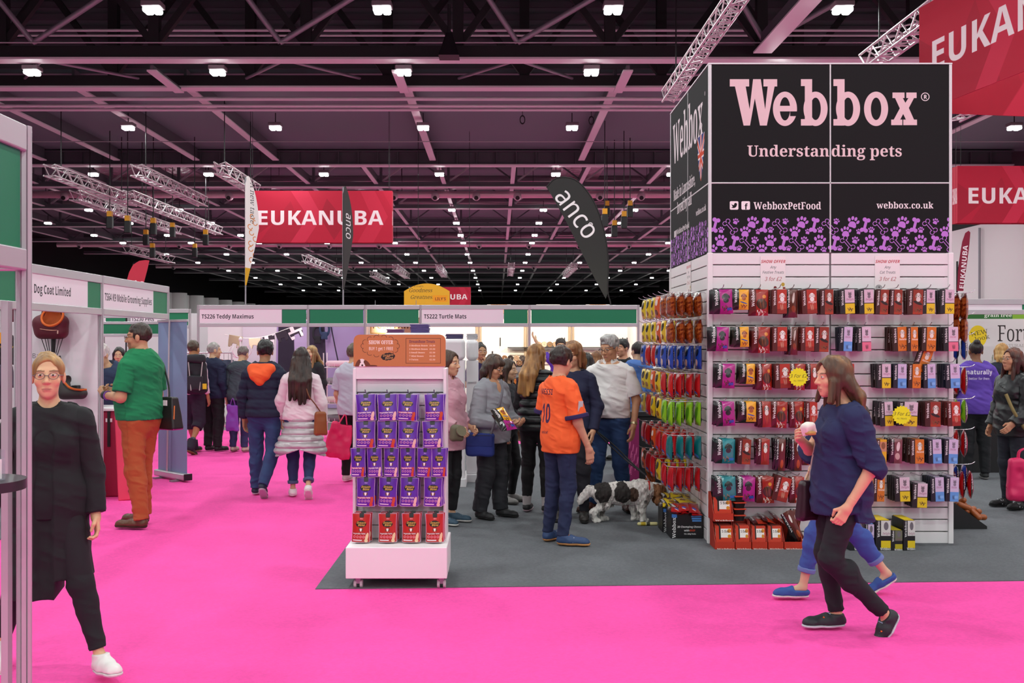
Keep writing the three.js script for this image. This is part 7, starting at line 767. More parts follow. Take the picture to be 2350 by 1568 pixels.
person({ label: 'grey-haired person in white far beyond the snack packs', x: ff(1500, 16.5), z: -16.5, yaw: 180 * DEG, H: 1.55, res: 1.8, skin: 0xcf9f88, hair: { style: 'short', color: 0x8a8684 }, top: { name: 'top', color: 0xd9d4d2, sleeve: 1 }, bottom: { color: 0x202024 }, shoes: { color: 0x202020 } });
person({ label: 'fair-haired person peering out beyond the snack packs', x: ff(1492, 19.0), z: -18.3, yaw: -10 * DEG, H: 1.66, res: 1.8, fem: 1, skin: 0xcf9f88, hair: { style: 'bob', color: 0xa8804e }, top: { name: 'top', color: 0x2a2a30, sleeve: 1 }, bottom: { color: 0x202024 }, shoes: { color: 0x202020 } });
// two women crossing in front of the tower
person({ label: 'walker in cropped blue jeans and blue slip-on shoes behind the woman in navy', x: ff(1925, 6.68), z: -6.68, yaw: -92 * DEG, H: 1.58, fem: 1, w: 1.02, res: 0.95, skin: 0xd9aa94, hair: { style: 'bob', color: 0x3a2a20 }, pelvis: [0, 0.9, 0], headAt: [0, 1.58, 0.02], elL: [0.22, 1.12, 0.0], wrL: [0.18, 0.92, 0.1], elR: [-0.2, 1.12, -0.02], wrR: [-0.2, 0.95, 0.1], knL: [0.09, 0.49, 0.2], anL: [0.09, 0.085, 0.29], toL: [0.1, 0.03, 0.46], knR: [-0.08, 0.48, -0.12], anR: [-0.08, 0.15, -0.38], toR: [-0.07, 0.05, -0.24], footPitchR: 0.5, footPitchL: -0.02,
  bottom: { color: 0x3a559c, e: 0.01, e1: 0.01, cuff: 0.28, turnup: 0x6a80b4, fold: 0.007 }, shoes: { color: 0x2a4f98, sole: 0xe0d8d2, high: 0.055 }, top: { name: 'top', color: 0x2a2030, sleeve: 0.8, hem: 0.86 } });
navyW = person({ label: 'brown-haired woman in navy jumper and black leggings walking past the tower', x: ff(1930, 5.85), z: -5.85, yaw: -82 * DEG, H: 1.61, fem: 1, w: 1.0, res: 0.85, hr: 0.0042, hh: 0.0042, skin: 0xe0a08a, hair: { style: 'long', color: 0x4a2f1c, hi: 0x96683c, len: 0.19, spread: 0.08, sideLen: 0.18, front: 0.1, vol: 0.018 }, pelvis: [0, 0.92, 0], headAt: [0, 1.62, 0.055], hairBack: 0.08,
  elL: [0.25, 1.07, -0.09], wrL: [0.25, 0.83, 0.07], handL: { palm: [-1, 0, 0], curl: 0.95, thumb: [0, 0, 1] }, elR: [-0.24, 1.13, 0.1], wrR: [-0.1, 1.23, 0.24], handR: { dir: [0.55, 0.2, 0.4], palm: [0.3, 0, -1], curl: 0.5 }, knL: [0.1, 0.49, 0.12], anL: [0.09, 0.12, -0.26], knR: [-0.1, 0.49, 0.05], anR: [-0.09, 0.085, -0.02], toR: [-0.1, 0.03, 0.15], toL: [0.1, 0.04, -0.12], footPitchL: 0.95, top: { name: 'jumper', color: 0x20244e, sleeve: 0.56, e: 0.024, hem: 0.74, fold: 0.011, loose: 0.014, flare: 0.02, flareFlat: 0.95, neckW: 1.15, hemFn: (x, y, z) => 0.78 - (z < 0 ? 0.05 : 0) - Math.abs(z) * 0.1 }, bottom: { color: 0x191a1f, e: 0.012, e1: 0.01, fold: 0.006, cuff: 0.08 }, shoes: { color: 0x24262c, sole: 0xc9ccd2, lace: 0xa8b8d8, stripe: 0xe86a2a, k: 1.08, len: 0.275 } });
// beyond the tower
person({ label: 'woman with a bun in purple tee shirt at the black counter', x: ff(2240, 12.35), z: -12.35, yaw: 172 * DEG, H: 1.69, fem: 1, w: 1.18, res: 1.2, skin: 0x8a5a44, hair: { style: 'bun', color: 0x17110f, hi: 0x3a2a20, vol: 0.006 }, elL: [0.3, 1.12, 0.02], wrL: [0.22, 1.0, 0.2], elR: [-0.3, 1.12, 0.02], wrR: [-0.22, 1.0, 0.2], top: { name: 'tee_shirt', print: true, mat: backUV((g, W, H) => { g.fillStyle = '#5f3fa8'; g.fillRect(0, 0, W, H); g.fillStyle = '#e9e4ee'; g.textAlign = 'center'; g.font = 'bold 60px sans-serif'; g.fillText('naturally', 256, 150); g.font = '30px sans-serif'; g.fillText('better for them', 256, 200); }), sleeve: 0.44, e: 0.026, hem: 0.84, loose: 0.02, fold: 0.012 }, bottom: { color: 0x121318, e: 0.014, e1: 0.02 }, shoes: { color: 0x1a1a1c, sole: 0x9a9694 } });
person({ label: 'red-haired woman in glasses and black leather jacket with a pink bag', x: ff(2326, 10.2), z: -10.2, yaw: -75 * DEG, H: 1.62, fem: 1, w: 1.1, res: 1.0, hr: 0.005, skin: 0xc98d74, hair: { style: 'long', color: 0x3a1a12, hi: 0x7a3a22, len: 0.3, front: 0.25, sideLen: 0.25 }, glasses: 0x8a7a6a, headPitch: -0.12, elR: [-0.27, 1.12, -0.02], wrR: [-0.28, 0.9, 0.08], elL: [0.27, 1.1, 0.03], wrL: [0.24, 0.95, 0.2], handR: { palm: [1, 0, 0], curl: 0.6 }, top: { name: 'leather_jacket', color: 0x17171a, rough: 0.4, sleeve: 1, e: 0.03, hem: 0.8, collar: true, fold: 0.012, loose: 0.006 }, bottom: { color: 0x20242f, e: 0.014 }, shoes: { color: 0x1a1a1c, sole: 0x111111, stripe: 0xc9ccd2 } });
person({ label: 'fair-haired person in dark top behind the black counter', x: ff(2303, 13.9), z: -13.95, yaw: 175 * DEG, H: 1.66, res: 1.5, fem: 1, skin: 0xcf9f88, hair: { style: 'bob', color: 0xa8783e, hi: 0xd9b070, len: 0.08 }, top: { name: 'top', color: 0x1d2230, sleeve: 1, e: 0.025 }, bottom: { color: 0x16161a }, shoes: { color: 0x1a1a1a } });
// ---------- the dog and its lead ----------
{
  const dx = XA(1429, 9.45), dz = -9.45, t = thing('dog', 'white spaniel with black and brown patches sniffing the chew cartons', 'dog', [dx, 0, dz], 0.06);
  const P = [cone([-0.2, 0.275, 0], [-0.02, 0.27, 0], 0.092, 0.1, 1, 0.05), cone([-0.02, 0.27, 0], [0.16, 0.28, 0], 0.1, 0.108, 1, 0.05), ell([0.16, 0.25, 0], [0.1, 0.115, 0.09], 0.05), cone([0.18, 0.31, 0], [0.31, 0.31, 0.015], 0.078, 0.06, 1, 0.05), ell([0.345, 0.295, 0.02], [0.068, 0.06, 0.058], 0.03), cone([0.37, 0.275, 0.02], [0.445, 0.215, 0.022], 0.038, 0.027, 1, 0.025), cone([0.33, 0.31, 0.07], [0.32, 0.2, 0.09], 0.024, 0.036, 1, 0.02), cone([0.33, 0.31, -0.03], [0.32, 0.2, -0.055], 0.024, 0.036, 1, 0.02),
    cone([-0.26, 0.31, 0], [-0.32, 0.3, 0.01], 0.03, 0.035, 1, 0.03), cone([-0.32, 0.3, 0.01], [-0.41, 0.2, 0.015], 0.045, 0.03, 1, 0.03)];
  for (const s of [-1, 1]) { const f = s > 0 ? 0.03 : -0.03, z = s * 0.055; P.push(cone([0.15 + f, 0.22, z], [0.14 + f, 0.12, z], 0.05, 0.036, 1, 0.03), cone([0.14 + f, 0.12, z], [0.15 + f, 0.03, z], 0.036, 0.026, 1, 0.02), cone([0.15 + f, 0.024, z], [0.19 + f, 0.02, z], 0.025, 0.02, 1, 0.02)); const h = s > 0 ? -0.05 : 0.04; P.push(cone([-0.2, 0.26, z], [-0.15 + h * 0.6, 0.17, z], 0.075, 0.05, 1, 0.04), cone([-0.15 + h * 0.6, 0.17, z], [-0.24 + h, 0.1, z], 0.045, 0.03, 1, 0.02), cone([-0.24 + h, 0.1, z], [-0.22 + h, 0.03, z], 0.032, 0.026, 1, 0.02), cone([-0.22 + h, 0.024, z], [-0.18 + h, 0.02, z], 0.025, 0.021, 1, 0.02)); }
  const white = LIN(0xe6e0da), black = LIN(0x2a2422), brown = LIN(0x8a5a38), grey = LIN(0x8a847e), pink = LIN(0x2a1d1c);
  const g = meshField({ prims: P, h: 0.0065, warp: (x, y, z) => 0.009 * noise3(x * 55, y * 30, z * 55) + 0.005 * noise3(x * 120, y * 60, z * 120), color: (x, y, z) => { const w = 0.02 * noise3(x * 26, y * 26, z * 26); const n = 0.85 + 0.25 * noise3(x * 110, y * 40, z * 110); const hit = (cx, cy, rx, ry) => ((x - cx) / rx) ** 2 + ((y - cy) / ry) ** 2 + w * 14 < 1; let c = white; if (hit(-0.2, 0.3, 0.075, 0.11)) c = black; else if (hit(-0.02, 0.28, 0.075, 0.1)) c = black; else if (hit(0.085, 0.27, 0.045, 0.07)) c = mix3(black, brown, 0.2); else if (x > 0.28 && (Math.abs(z - 0.018) > 0.026 || y < 0.28) && x < 0.4) c = brown; else if (x > 0.435) c = pink; else if (noise3(x * 20, y * 20, z * 20) > 0.5 && y > 0.05) c = grey; return mul3(c, n); } });
  part('body', g, new THREE.MeshPhysicalMaterial({ vertexColors: true, roughness: 0.85 }), t);
  part('collar', new THREE.TorusGeometry(0.071, 0.011, 8, 28), mat(0xc02a22, 0.5), t, [0.245, 0.312, 0.008], [0, Math.PI / 2 - 0.1, 0.0]);
  const hx = polo.J.wrR, yaw = -22 * DEG, hand = [polo.t.position.x + hx[0] * Math.cos(yaw) + hx[2] * Math.sin(yaw) + 0.03, hx[1] - 0.07, polo.t.position.z - hx[0] * Math.sin(yaw) + hx[2] * Math.cos(yaw) + 0.05], col = [dx + 0.245, 0.39, dz + 0.02];
  const l = thing('dog_lead', 'long black webbing lead running from the man to the spaniel', 'lead'); for (const o of [-1, 1]) part('strap', tube([hand, [SX(hand[0], col[0], 0.35) + o * 0.02, SX(hand[1], col[1], 0.34), SX(hand[2], col[2], 0.35)], [SX(hand[0], col[0], 0.7) + o * 0.012, SX(hand[1], col[1], 0.69), SX(hand[2], col[2], 0.7)], [col[0] - 0.03, col[1] + 0.05, col[2]]], 0.008, 24, 6), mat(0x1d1c20, 0.6), l); rod('clip', CHROME, l, [col[0] - 0.03, col[1] + 0.05, col[2]], [col[0], col[1], col[2]], 0.006); part('handle_loop', new THREE.TorusGeometry(0.05, 0.009, 6, 20), mat(0x1d1c20, 0.6), l, [hand[0], hand[1] + 0.02, hand[2]], [0, 0.6, 0], [0.7, 1, 1]);
}
// ---------- bags and things carried ----------
function softBox(w, h, d, r = 0.03, taper = 1, amp = 0.006) { const P = [], x = w / 2 - r, z = d / 2 - r; const q = []; for (const sx of [-1, 1]) for (const sz of [-1, 1]) q.push([sx, sz]); return meshField({ prims: [{ k: 0, lo: [-w / 2, 0, -d / 2], hi: [w / 2, h, d / 2], d(X, Y, Z) { const tp = SX(1, taper, Math.max(0, Math.min(1, Y / h))), dx = Math.abs(X / tp) - x, dy = Math.abs(Y - h / 2) - (h / 2 - r), dz = Math.abs(Z / tp) - z; return Math.hypot(Math.max(dx, 0), Math.max(dy, 0), Math.max(dz, 0)) + Math.min(0, Math.max(dx, dy, dz)) - r; } }], warp: (a, b, c) => amp * noise3(a * 14, b * 14, c * 14), h: Math.max(0.006, Math.min(w, h) / 34), pad: 0.015 }); }
{
  // green man's shoulder bag
  { const d = 9.3, t = thing('shoulder_bag', 'black leather shoulder bag with orange trim behind the man in green', 'bag', [XA(388, d), YA(985, d), -d], -0.5); part('body', softBox(0.26, 0.3, 0.14, 0.02, 0.62, 0.004), mat(0x221c1d, 0.4), t); rbox('base_panel', mat(0x9c1d78, 0.5), t, -0.12, 0.12, -0.004, 0.012, -0.06, 0.06, 0.005, 1); rod('trim', mat(0xc96a2c, 0.5), t, [0.1, 0.22, 0.03], [0.125, 0.1, 0.06], 0.006); part('strap', tube([[0, 0.25, 0], [-0.03, 0.36, -0.03], [-0.1, 0.5, -0.06], [-0.2, 0.62, -0.1], [-0.22, 0.64, -0.04]], 0.009, 24, 6), BLACK, t); box('swing_label', WHITE, t, -0.02, 0.03, 0.22, 0.27, 0.05, 0.055); }
  // watch and bracelets, as worn
  const onWrist = (p, q, k, name, m, r, wd) => { const w = p.J['wr' + q], e = p.J['el' + q]; rod(name, m, p.t, mix3(w, e, k - wd), mix3(w, e, k + wd), r, CYL24); };
  onWrist(greenMan, 'L', 0.1, 'watch', BLACK, 0.039, 0.06); onWrist(greenMan, 'R', 0.1, 'watch', BLACK, 0.039, 0.06); onWrist(greenMan, 'L', 0.24, 'wristband', mat(0x7a4aa8, 0.5), 0.043, 0.02); onWrist(polo, 'L', 0.1, 'watch', mat(0xc9b890, 0.3, 0.8), 0.036, 0.04); onWrist(greyW, 'R', 0.06, 'bracelet', CHROME, 0.037, 0.015);
  // blue cross-body bag of the grey jumper
  { const d = 9.38, t = thing('cross_body_bag', 'blue fabric cross-body bag at the grey jumper hip', 'bag', [XA(1102, d), YA(1048, d), -d], -0.15); part('body', softBox(0.27, 0.22, 0.09, 0.03, 1, 0.006), fabric(0x24367e), t); rbox('flap', fabric(0x1f2f70), t, -0.12, 0.12, 0.1, 0.215, 0.042, 0.05, 0.004, 1); rod('zip', BLACK, t, [-0.11, 0.2, 0.047], [0.11, 0.2, 0.047], 0.004); part('strap', tube([[0.1, 0.2, 0.02], [0.16, 0.36, 0.06], [0.2, 0.5, 0.1], [0.22, 0.62, 0.07], [0.2, 0.72, 0.0]], 0.012, 24, 6), fabric(0x6a6a70), t); }
  { const d = 9.18, hold = (key, px, py, rx, ry, rz, l) => { const m = pack(key, XA(px, d), YA(py, d), -d, 0, 0, '', ''); m.rotation.set(rx, ry, rz); tag(m, l, 'pet treats'); }; hold('yellow', 1140, 938, -0.75, 0.35, 0.55, 'yellow treat pouch held up by the woman reading'); hold('magenta', 1146, 950, -0.85, 0.35, 0.5, 'purple treat pouch under the yellow one the woman reads'); }
  { const d = 9.05, t = thing('hand_bag', 'small khaki bag held by the woman in pink', 'bag', [XA(1048, d), YA(1014, d), -d], 0.3); part('body', softBox(0.13, 0.15, 0.09, 0.035, 0.85), mat(0x5f5a44, 0.6), t); part('lid', new THREE.CylinderGeometry(0.05, 0.05, 0.012, 20), mat(0x6d6850, 0.6), t, [0.03, 0.1, 0.05], [1.2, 0, -0.3]); }
  { const d = 10.72, t = thing('hand_bag', 'tan leather bag hanging from the long-haired woman\'s shoulder', 'bag', [XA(736, d), YA(1000, d), -d], 0.4); part('body', softBox(0.15, 0.26, 0.08, 0.03, 0.8), mat(0x8a4a1e, 0.45), t); part('strap', tube([[0, 0.25, 0], [-0.06, 0.34, -0.01], [-0.12, 0.42, -0.02], [-0.14, 0.5, -0.06]], 0.007, 16, 6), mat(0x6d3a18, 0.5), t); }
  // pink carriers
  { const d = 11.95, t = thing('carrier_bag', 'bright pink carrier bag hanging beside the merchandiser', 'bag', [XA(771, d), YA(1052, d), -d], 0.2); part('body', softBox(0.33, 0.42, 0.1, 0.02, 0.72, 0.02), mat(0xe0245e, 0.55), t, null, [0, 0, -0.18]); for (const s of [-1, 1]) part('handle', tube([[0.02, 0.38, 0.03 * s], [0.07, 0.47, 0.02 * s], [0.11, 0.52, 0], [0.13, 0.4, 0.02 * s]], 0.008, 16, 6), mat(0xe0245e, 0.55), t); }
  { const d = 9.85, t = thing('carrier_bag', 'bright pink carrier bag held by the red-haired woman', 'bag', [XA(2356, d), YA(1152, d), -d], -0.2); part('body', softBox(0.36, 0.42, 0.12, 0.03, 0.9, 0.018), mat(0xdb1f5f, 0.5), t); for (const s of [-1, 1]) part('handle', tube([[-0.08, 0.4, 0.03 * s], [-0.06, 0.5, 0.02 * s], [0.04, 0.52, 0.02 * s], [0.08, 0.4, 0.03 * s]], 0.008, 16, 6), mat(0xdb1f5f, 0.5), t); single('shoulder_strap', 'khaki strap slung across the black leather jacket', 'strap', tube([[XA(2312, 9.95), YA(905, 9.95), -9.98], [XA(2330, 9.9), YA(945, 9.9), -9.93], [XA(2352, 9.95), YA(985, 9.95), -9.95]], 0.016, 12, 6), mat(0x8a7a4a, 0.7)); }
  { const d = 15.15, t = thing('carrier_bag', 'purple carrier bag held by the stooping man', 'bag', [XA(534, d), YA(990, d), -d]); part('body', softBox(0.2, 0.4, 0.08, 0.02, 0.8, 0.015), mat(0x7a3aa0, 0.55), t); part('handle', tube([[-0.04, 0.38, 0], [0, 0.5, 0], [0.04, 0.38, 0]], 0.006, 12, 6), mat(0x7a3aa0, 0.55), t); }
  { const d = 14.92, t = thing('rucksack', 'black hiking rucksack with pale straps on the walker', 'rucksack', [XA(450, d), YA(905, d), -d], 0.2); part('body', softBox(0.34, 0.5, 0.2, 0.07, 0.85, 0.015), fabric(0x1d1c22), t); part('lid', softBox(0.3, 0.13, 0.2, 0.05, 0.9, 0.01), fabric(0x242328), t, [0, 0.46, 0.01]); part('pocket', softBox(0.22, 0.22, 0.06, 0.025), fabric(0x26252b), t, [0, 0.06, 0.1]); for (const x of [-0.1, 0.1]) rod('strap', mat(0xa8a4a0, 0.6), t, [x, 0.48, 0.1], [x * 0.6, 0.06, 0.13], 0.008); box('buckle_tag', mat(0xd9b81c, 0.5), t, 0.1, 0.16, 0.08, 0.16, 0.1, 0.12); }
  // navy woman's bag and wrapped food
  { const d = 5.95, t = thing('hand_bag', 'dark plum handbag swinging below the navy jumper', 'bag', [XA(1858, d), YA(1195, d), -d], 0.3); part('body', softBox(0.17, 0.24, 0.09, 0.03, 0.7, 0.006), mat(0x2a141c, 0.35), t); part('strap', tube([[0, 0.22, 0], [0.02, 0.36, 0.0], [0.04, 0.5, 0.02], [0.05, 0.58, 0.03]], 0.008, 16, 6), mat(0xb8a89c, 0.6), t); }
  { const d = 5.72, t = thing('food_wrap', 'white paper food wrap held at the chest of the woman in navy', 'food', [XA(1860, d), YA(1000, d), -d], 0.5); part('paper', softBox(0.09, 0.07, 0.055, 0.012, 0.8, 0.02), mat(0xe6ded4, 0.7), t, null, [0, 0, 0.3]); part('filling', softBox(0.06, 0.03, 0.05, 0.012, 1, 0.006), mat(0xb98a4a, 0.7), t, [-0.02, 0.0, 0.02]); }
}
// ---------- the carrier booth on the aisle ----------
{
  const d = 10.45; // carrier with an orange lining hung on the partition
  const t = thing('pet_carrier', 'maroon pet carrier with orange lining hung on the white partition', 'pet carrier', [XA(118, d), YA(740, d), -d]); const k = FOC / d;
  const shell = [cone([-0.1, -0.1, 0], [0.1, -0.1, 0], 0.075, 0.075, 1, 0.05), cone([-0.11, -0.01, 0], [0.1, 0.0, 0], 0.085, 0.08, 1, 0.05), cone([-0.05, 0.12, -0.04], [0.06, 0.13, -0.04], 0.065, 0.06, 1, 0.05)], hole = [ell([0.03, 0.065, 0.09], [0.115, 0.115, 0.13], 0.008)];
  part('shell', meshField({ prims: shell, cuts: hole, h: 0.01, clip: (x, y, z) => -(z + 0.12) }), mat(0x5a1224, 0.6), t); part('lining', meshField({ prims: shell, inflate: -0.008, cuts: [ell([0.03, 0.065, 0.09], [0.11, 0.11, 0.12], 0.008)], h: 0.01, clip: (x, y, z) => Math.max(-(z + 0.1), z - 0.05, (Math.hypot((x - 0.03) / 0.135, (y - 0.065) / 0.135) - 1) * 0.1) }), mat(0xa84a16, 0.8), t); part('rim', new THREE.TorusGeometry(0.11, 0.012, 8, 40), mat(0xd9641c, 0.7), t, [0.03, 0.06, 0.045], [-0.5, 0, 0], [1.0, 1.02, 1]);
  part('zip', tube([[-0.17, -0.05, 0.03], [-0.08, -0.07, 0.078], [0.06, -0.085, 0.082], [0.165, -0.07, 0.03]], 0.004, 20, 6), mat(0xd9a08a, 0.4, 0.4), t); rod('zip_pull', mat(0xe0b8a8, 0.4), t, [0.1, -0.085, 0.075], [0.1, -0.12, 0.08], 0.006); rod('stalk', BLACK, t, [0.01, -0.14, -0.02], [0.01, -0.4, -0.02], 0.02); for (const [a, b] of [[-0.1, -0.05], [-0.06, -0.03], [-0.03, -0.01], [0.06, 0.05], [0.1, 0.06], [0.14, 0.08]]) rod('cord', BLACK, t, [a, -0.14, 0.03], [b * 0.6, -0.38, 0], 0.004, CYL6); rbox('wall_bracket', BLACK, t, -0.03, 0.03, -0.05, 0.02, -0.15, -0.1, 0.005, 1);
  const u = thing('pet_carrier', 'grey pet carrier with orange trim on a stalk below the maroon one', 'pet carrier', [XA(165, d), YA(890, d), -d]); part('shell', meshField({ prims: [cone([-0.08, -0.05, 0], [0.1, -0.06, 0], 0.075, 0.06, 1, 0.05), cone([-0.09, 0.02, 0], [-0.05, 0.08, -0.02], 0.06, 0.05, 1, 0.05)], cuts: [ell([0.05, 0.07, 0.02], [0.13, 0.09, 0.1], 0.01)], h: 0.01 }), mat(0x34302f, 0.6), u); part('trim', tube([[-0.06, 0.06, 0.05], [0.02, 0.0, 0.08], [0.11, -0.02, 0.06], [0.15, -0.02, 0.0]], 0.012, 20, 6), mat(0xc9601c, 0.7), u); rod('stalk', BLACK, u, [-0.08, 0.08, -0.02], [-0.15, 0.33, -0.03], 0.018); rbox('wall_bracket', BLACK, u, -0.03, 0.03, -0.05, 0.02, -0.15, -0.05, 0.005, 1);
  // garment rail at the near end of the booth
  const r = 9.25, w = thing('clothes_rail', 'chrome rail of dog coats inside the carrier booth', 'rail', [XA(18, r), 0, -r]); for (const x of [-0.5, 0.12]) rod('upright', ALU, w, [x, 0, 0], [x, 2.0, 0], 0.018); rod('rail', ALU, w, [-0.5, 2.0, 0], [0.12, 2.0, 0], 0.018); for (const x of [-0.5, 0.12]) rod('foot', ALU, w, [x, 0.02, -0.25], [x, 0.02, 0.25], 0.018);
  const coat = (px, py, hgt, wd, m, l, text) => { const o = thing('dog_coat', l, 'dog coat', [XA(px, r), YA(py, r), -r + 0.03], 0.3); part('cloth', softBox(wd, hgt, 0.07, 0.03, 0.8, 0.012), m, o, [0, -hgt, 0]); part('hanger', tube([[-0.06, -0.01, 0], [0, 0.04, 0], [0.06, -0.01, 0]], 0.005, 12, 6), BLACK, o); rod('hook', CHROME, o, [0, 0.04, 0], [0, 2.0 - YA(py, r), -0.03], 0.003, CYL6); if (text) part('lettering', new THREE.PlaneGeometry(wd * 0.8, wd * 0.36), new THREE.MeshStandardMaterial({ map: canvasTex(256, 116, (g, W, H) => { g.fillStyle = '#16141a'; g.fillRect(0, 0, W, H); g.fillStyle = '#d9b81c'; g.textAlign = 'center'; g.font = 'bold 34px serif'; 'TOLVERT'.split('').forEach((c, i) => { g.save(); g.translate(W / 2 + (i - 3) * 32, 52 - 14 * Math.cos((i - 3) * 0.4)); g.rotate((i - 3) * 0.12); g.fillText(c, 0, 0); g.restore(); }); g.fillRect(W / 2 - 24, 76, 48, 12); }), roughness: 0.8 }), o, [0, -hgt * 0.45, 0.052]); };
  coat(36, 672, 0.28, 0.12, mat(0x5a1026, 0.7), 'maroon dog coat hung high on the rail'); coat(18, 770, 0.27, 0.2, fabric(0x16141a), 'black dog coat with yellow arched lettering on the rail', true); coat(14, 835, 0.22, 0.19, fabric(0x3a3446), 'slate dog coat hanging under the lettered one'); coat(4, 880, 0.34, 0.14, fabric(0x201c26), 'long black dog coat at the bottom of the rail'); single('price_tag', 'orange paper price tag hanging among the dog coats', 'tag', new THREE.BoxGeometry(0.09, 0.1, 0.004), mat(0xe8a01c, 0.6), [XA(4, 9.1), YA(776, 9.1), -9.15]); single('price_tag', 'yellow paper price tag low on the rail of coats', 'tag', new THREE.BoxGeometry(0.1, 0.08, 0.004), mat(0xe0b41c, 0.6), [XA(12, 9.1), YA(962, 9.1), -9.15], [0, 0, 0.3]);
  // small shelf by the post with an acrylic leaflet holder
  const s = thing('side_table', 'round dark bar table beside the aluminium post', 'table', [XA(-40, 2.95), 0, -2.9]); part('top', new THREE.CylinderGeometry(0.14, 0.14, 0.028, 40), mat(0x2b272c, 0.35), s, [0, 1.285, 0]); rod('leg', ALU, s, [0.04, 0.0, 0], [0.04, 1.27, 0], 0.012); part('foot', new THREE.CylinderGeometry(0.13, 0.14, 0.02, 32), ALU_D, s, [0, 0.01, 0]);
  const clear = new THREE.MeshPhysicalMaterial({ color: 0xf2f2f6, roughness: 0.08, transmission: 0.9, thickness: 0 }); const a = thing('leaflet_holder', 'clear acrylic leaflet holder on the dark bar table', 'leaflet holder', [XA(-4, 2.93), 1.3, -2.9], -0.4); box('back', clear, a, -0.035, 0.035, 0, 0.088, -0.012, -0.009); box('front', clear, a, -0.035, 0.035, 0, 0.04, 0.016, 0.019); box('base', clear, a, -0.035, 0.035, 0, 0.003, -0.012, 0.019); box('leaflet', WHITE, a, -0.03, 0.03, 0.004, 0.06, -0.004, 0.004);
}
// ---------- red counter and roller banner ----------
{
  const d = 10.95, t = thing('red_counter', 'crimson promotional counter with a white top at the grooming booth', 'counter', [-4.28, 0, -11.2]); rbox('body', mat(0x9c1440, 0.5), t, -0.3, 0.26, 0, 0.94, -0.25, 0.25, 0.02); rbox('top', mat(0xf2eeee, 0.35), t, -0.33, 0.3, 0.94, 0.975, -0.28, 0.28, 0.01); box('label_clip', WHITE, t, 0.0, 0.07, 0.82, 0.86, 0.25, 0.26); box('hanging_strap', BLACK, t, 0.02, 0.05, 0.55, 0.95, 0.251, 0.262);
  const p = thing('leaning_panel', 'bright red plastic panel leaning against the crimson counter', 'panel', [-3.98, 0, -10.72], 0.25); const q = part('panel', new RoundedBoxGeometry(0.2, 0.92, 0.03, 2, 0.012), mat(0xe2365e, 0.45), p, [0, 0.455, -0.07], [-0.16, 0, 0.06]); for (const y of [0.1, 0.82]) { const h = rod('grip_hole', mat(0x8a1034, 0.6), p, [0.04, y, 0.0], [0.04, y, 0.01], 0.025); h.position.set(0.03 - (y - 0.45) * 0.05, y, -0.055 - (y - 0.45) * 0.16 + 0.018); h.rotation.set(Math.PI / 2 - 0.16, 0, 0); h.scale.set(0.022, 0.006, 0.022); }
  const r = thing('roller_banner', 'blue-grey back of a roller banner with a silver pole', 'roller banner', [XA(393, 12.3), 0, -12.35], -0.74); rbox('sheet', mat(0x7d95b5, 0.5), r, -0.34, 0.34, 0.1, 1.95, 0.0, 0.004, 0.002, 1); rbox('base', ALU, r, -0.36, 0.36, 0.02, 0.1, -0.05, 0.06, 0.02); rbox('end_cap', BLACK, r, 0.36, 0.375, 0.02, 0.1, -0.05, 0.06, 0.005, 1); rod('pole', ALU, r, [-0.06, 0.08, 0.04], [-0.02, 1.96, 0.03], 0.012); rbox('top_rail', ALU, r, -0.35, 0.35, 1.94, 1.97, -0.01, 0.015, 0.005, 1); for (const x of [-0.2, 0.2]) box('foot', ALU_D, r, x - 0.03, x + 0.03, 0, 0.02, -0.1, 0.14);
}
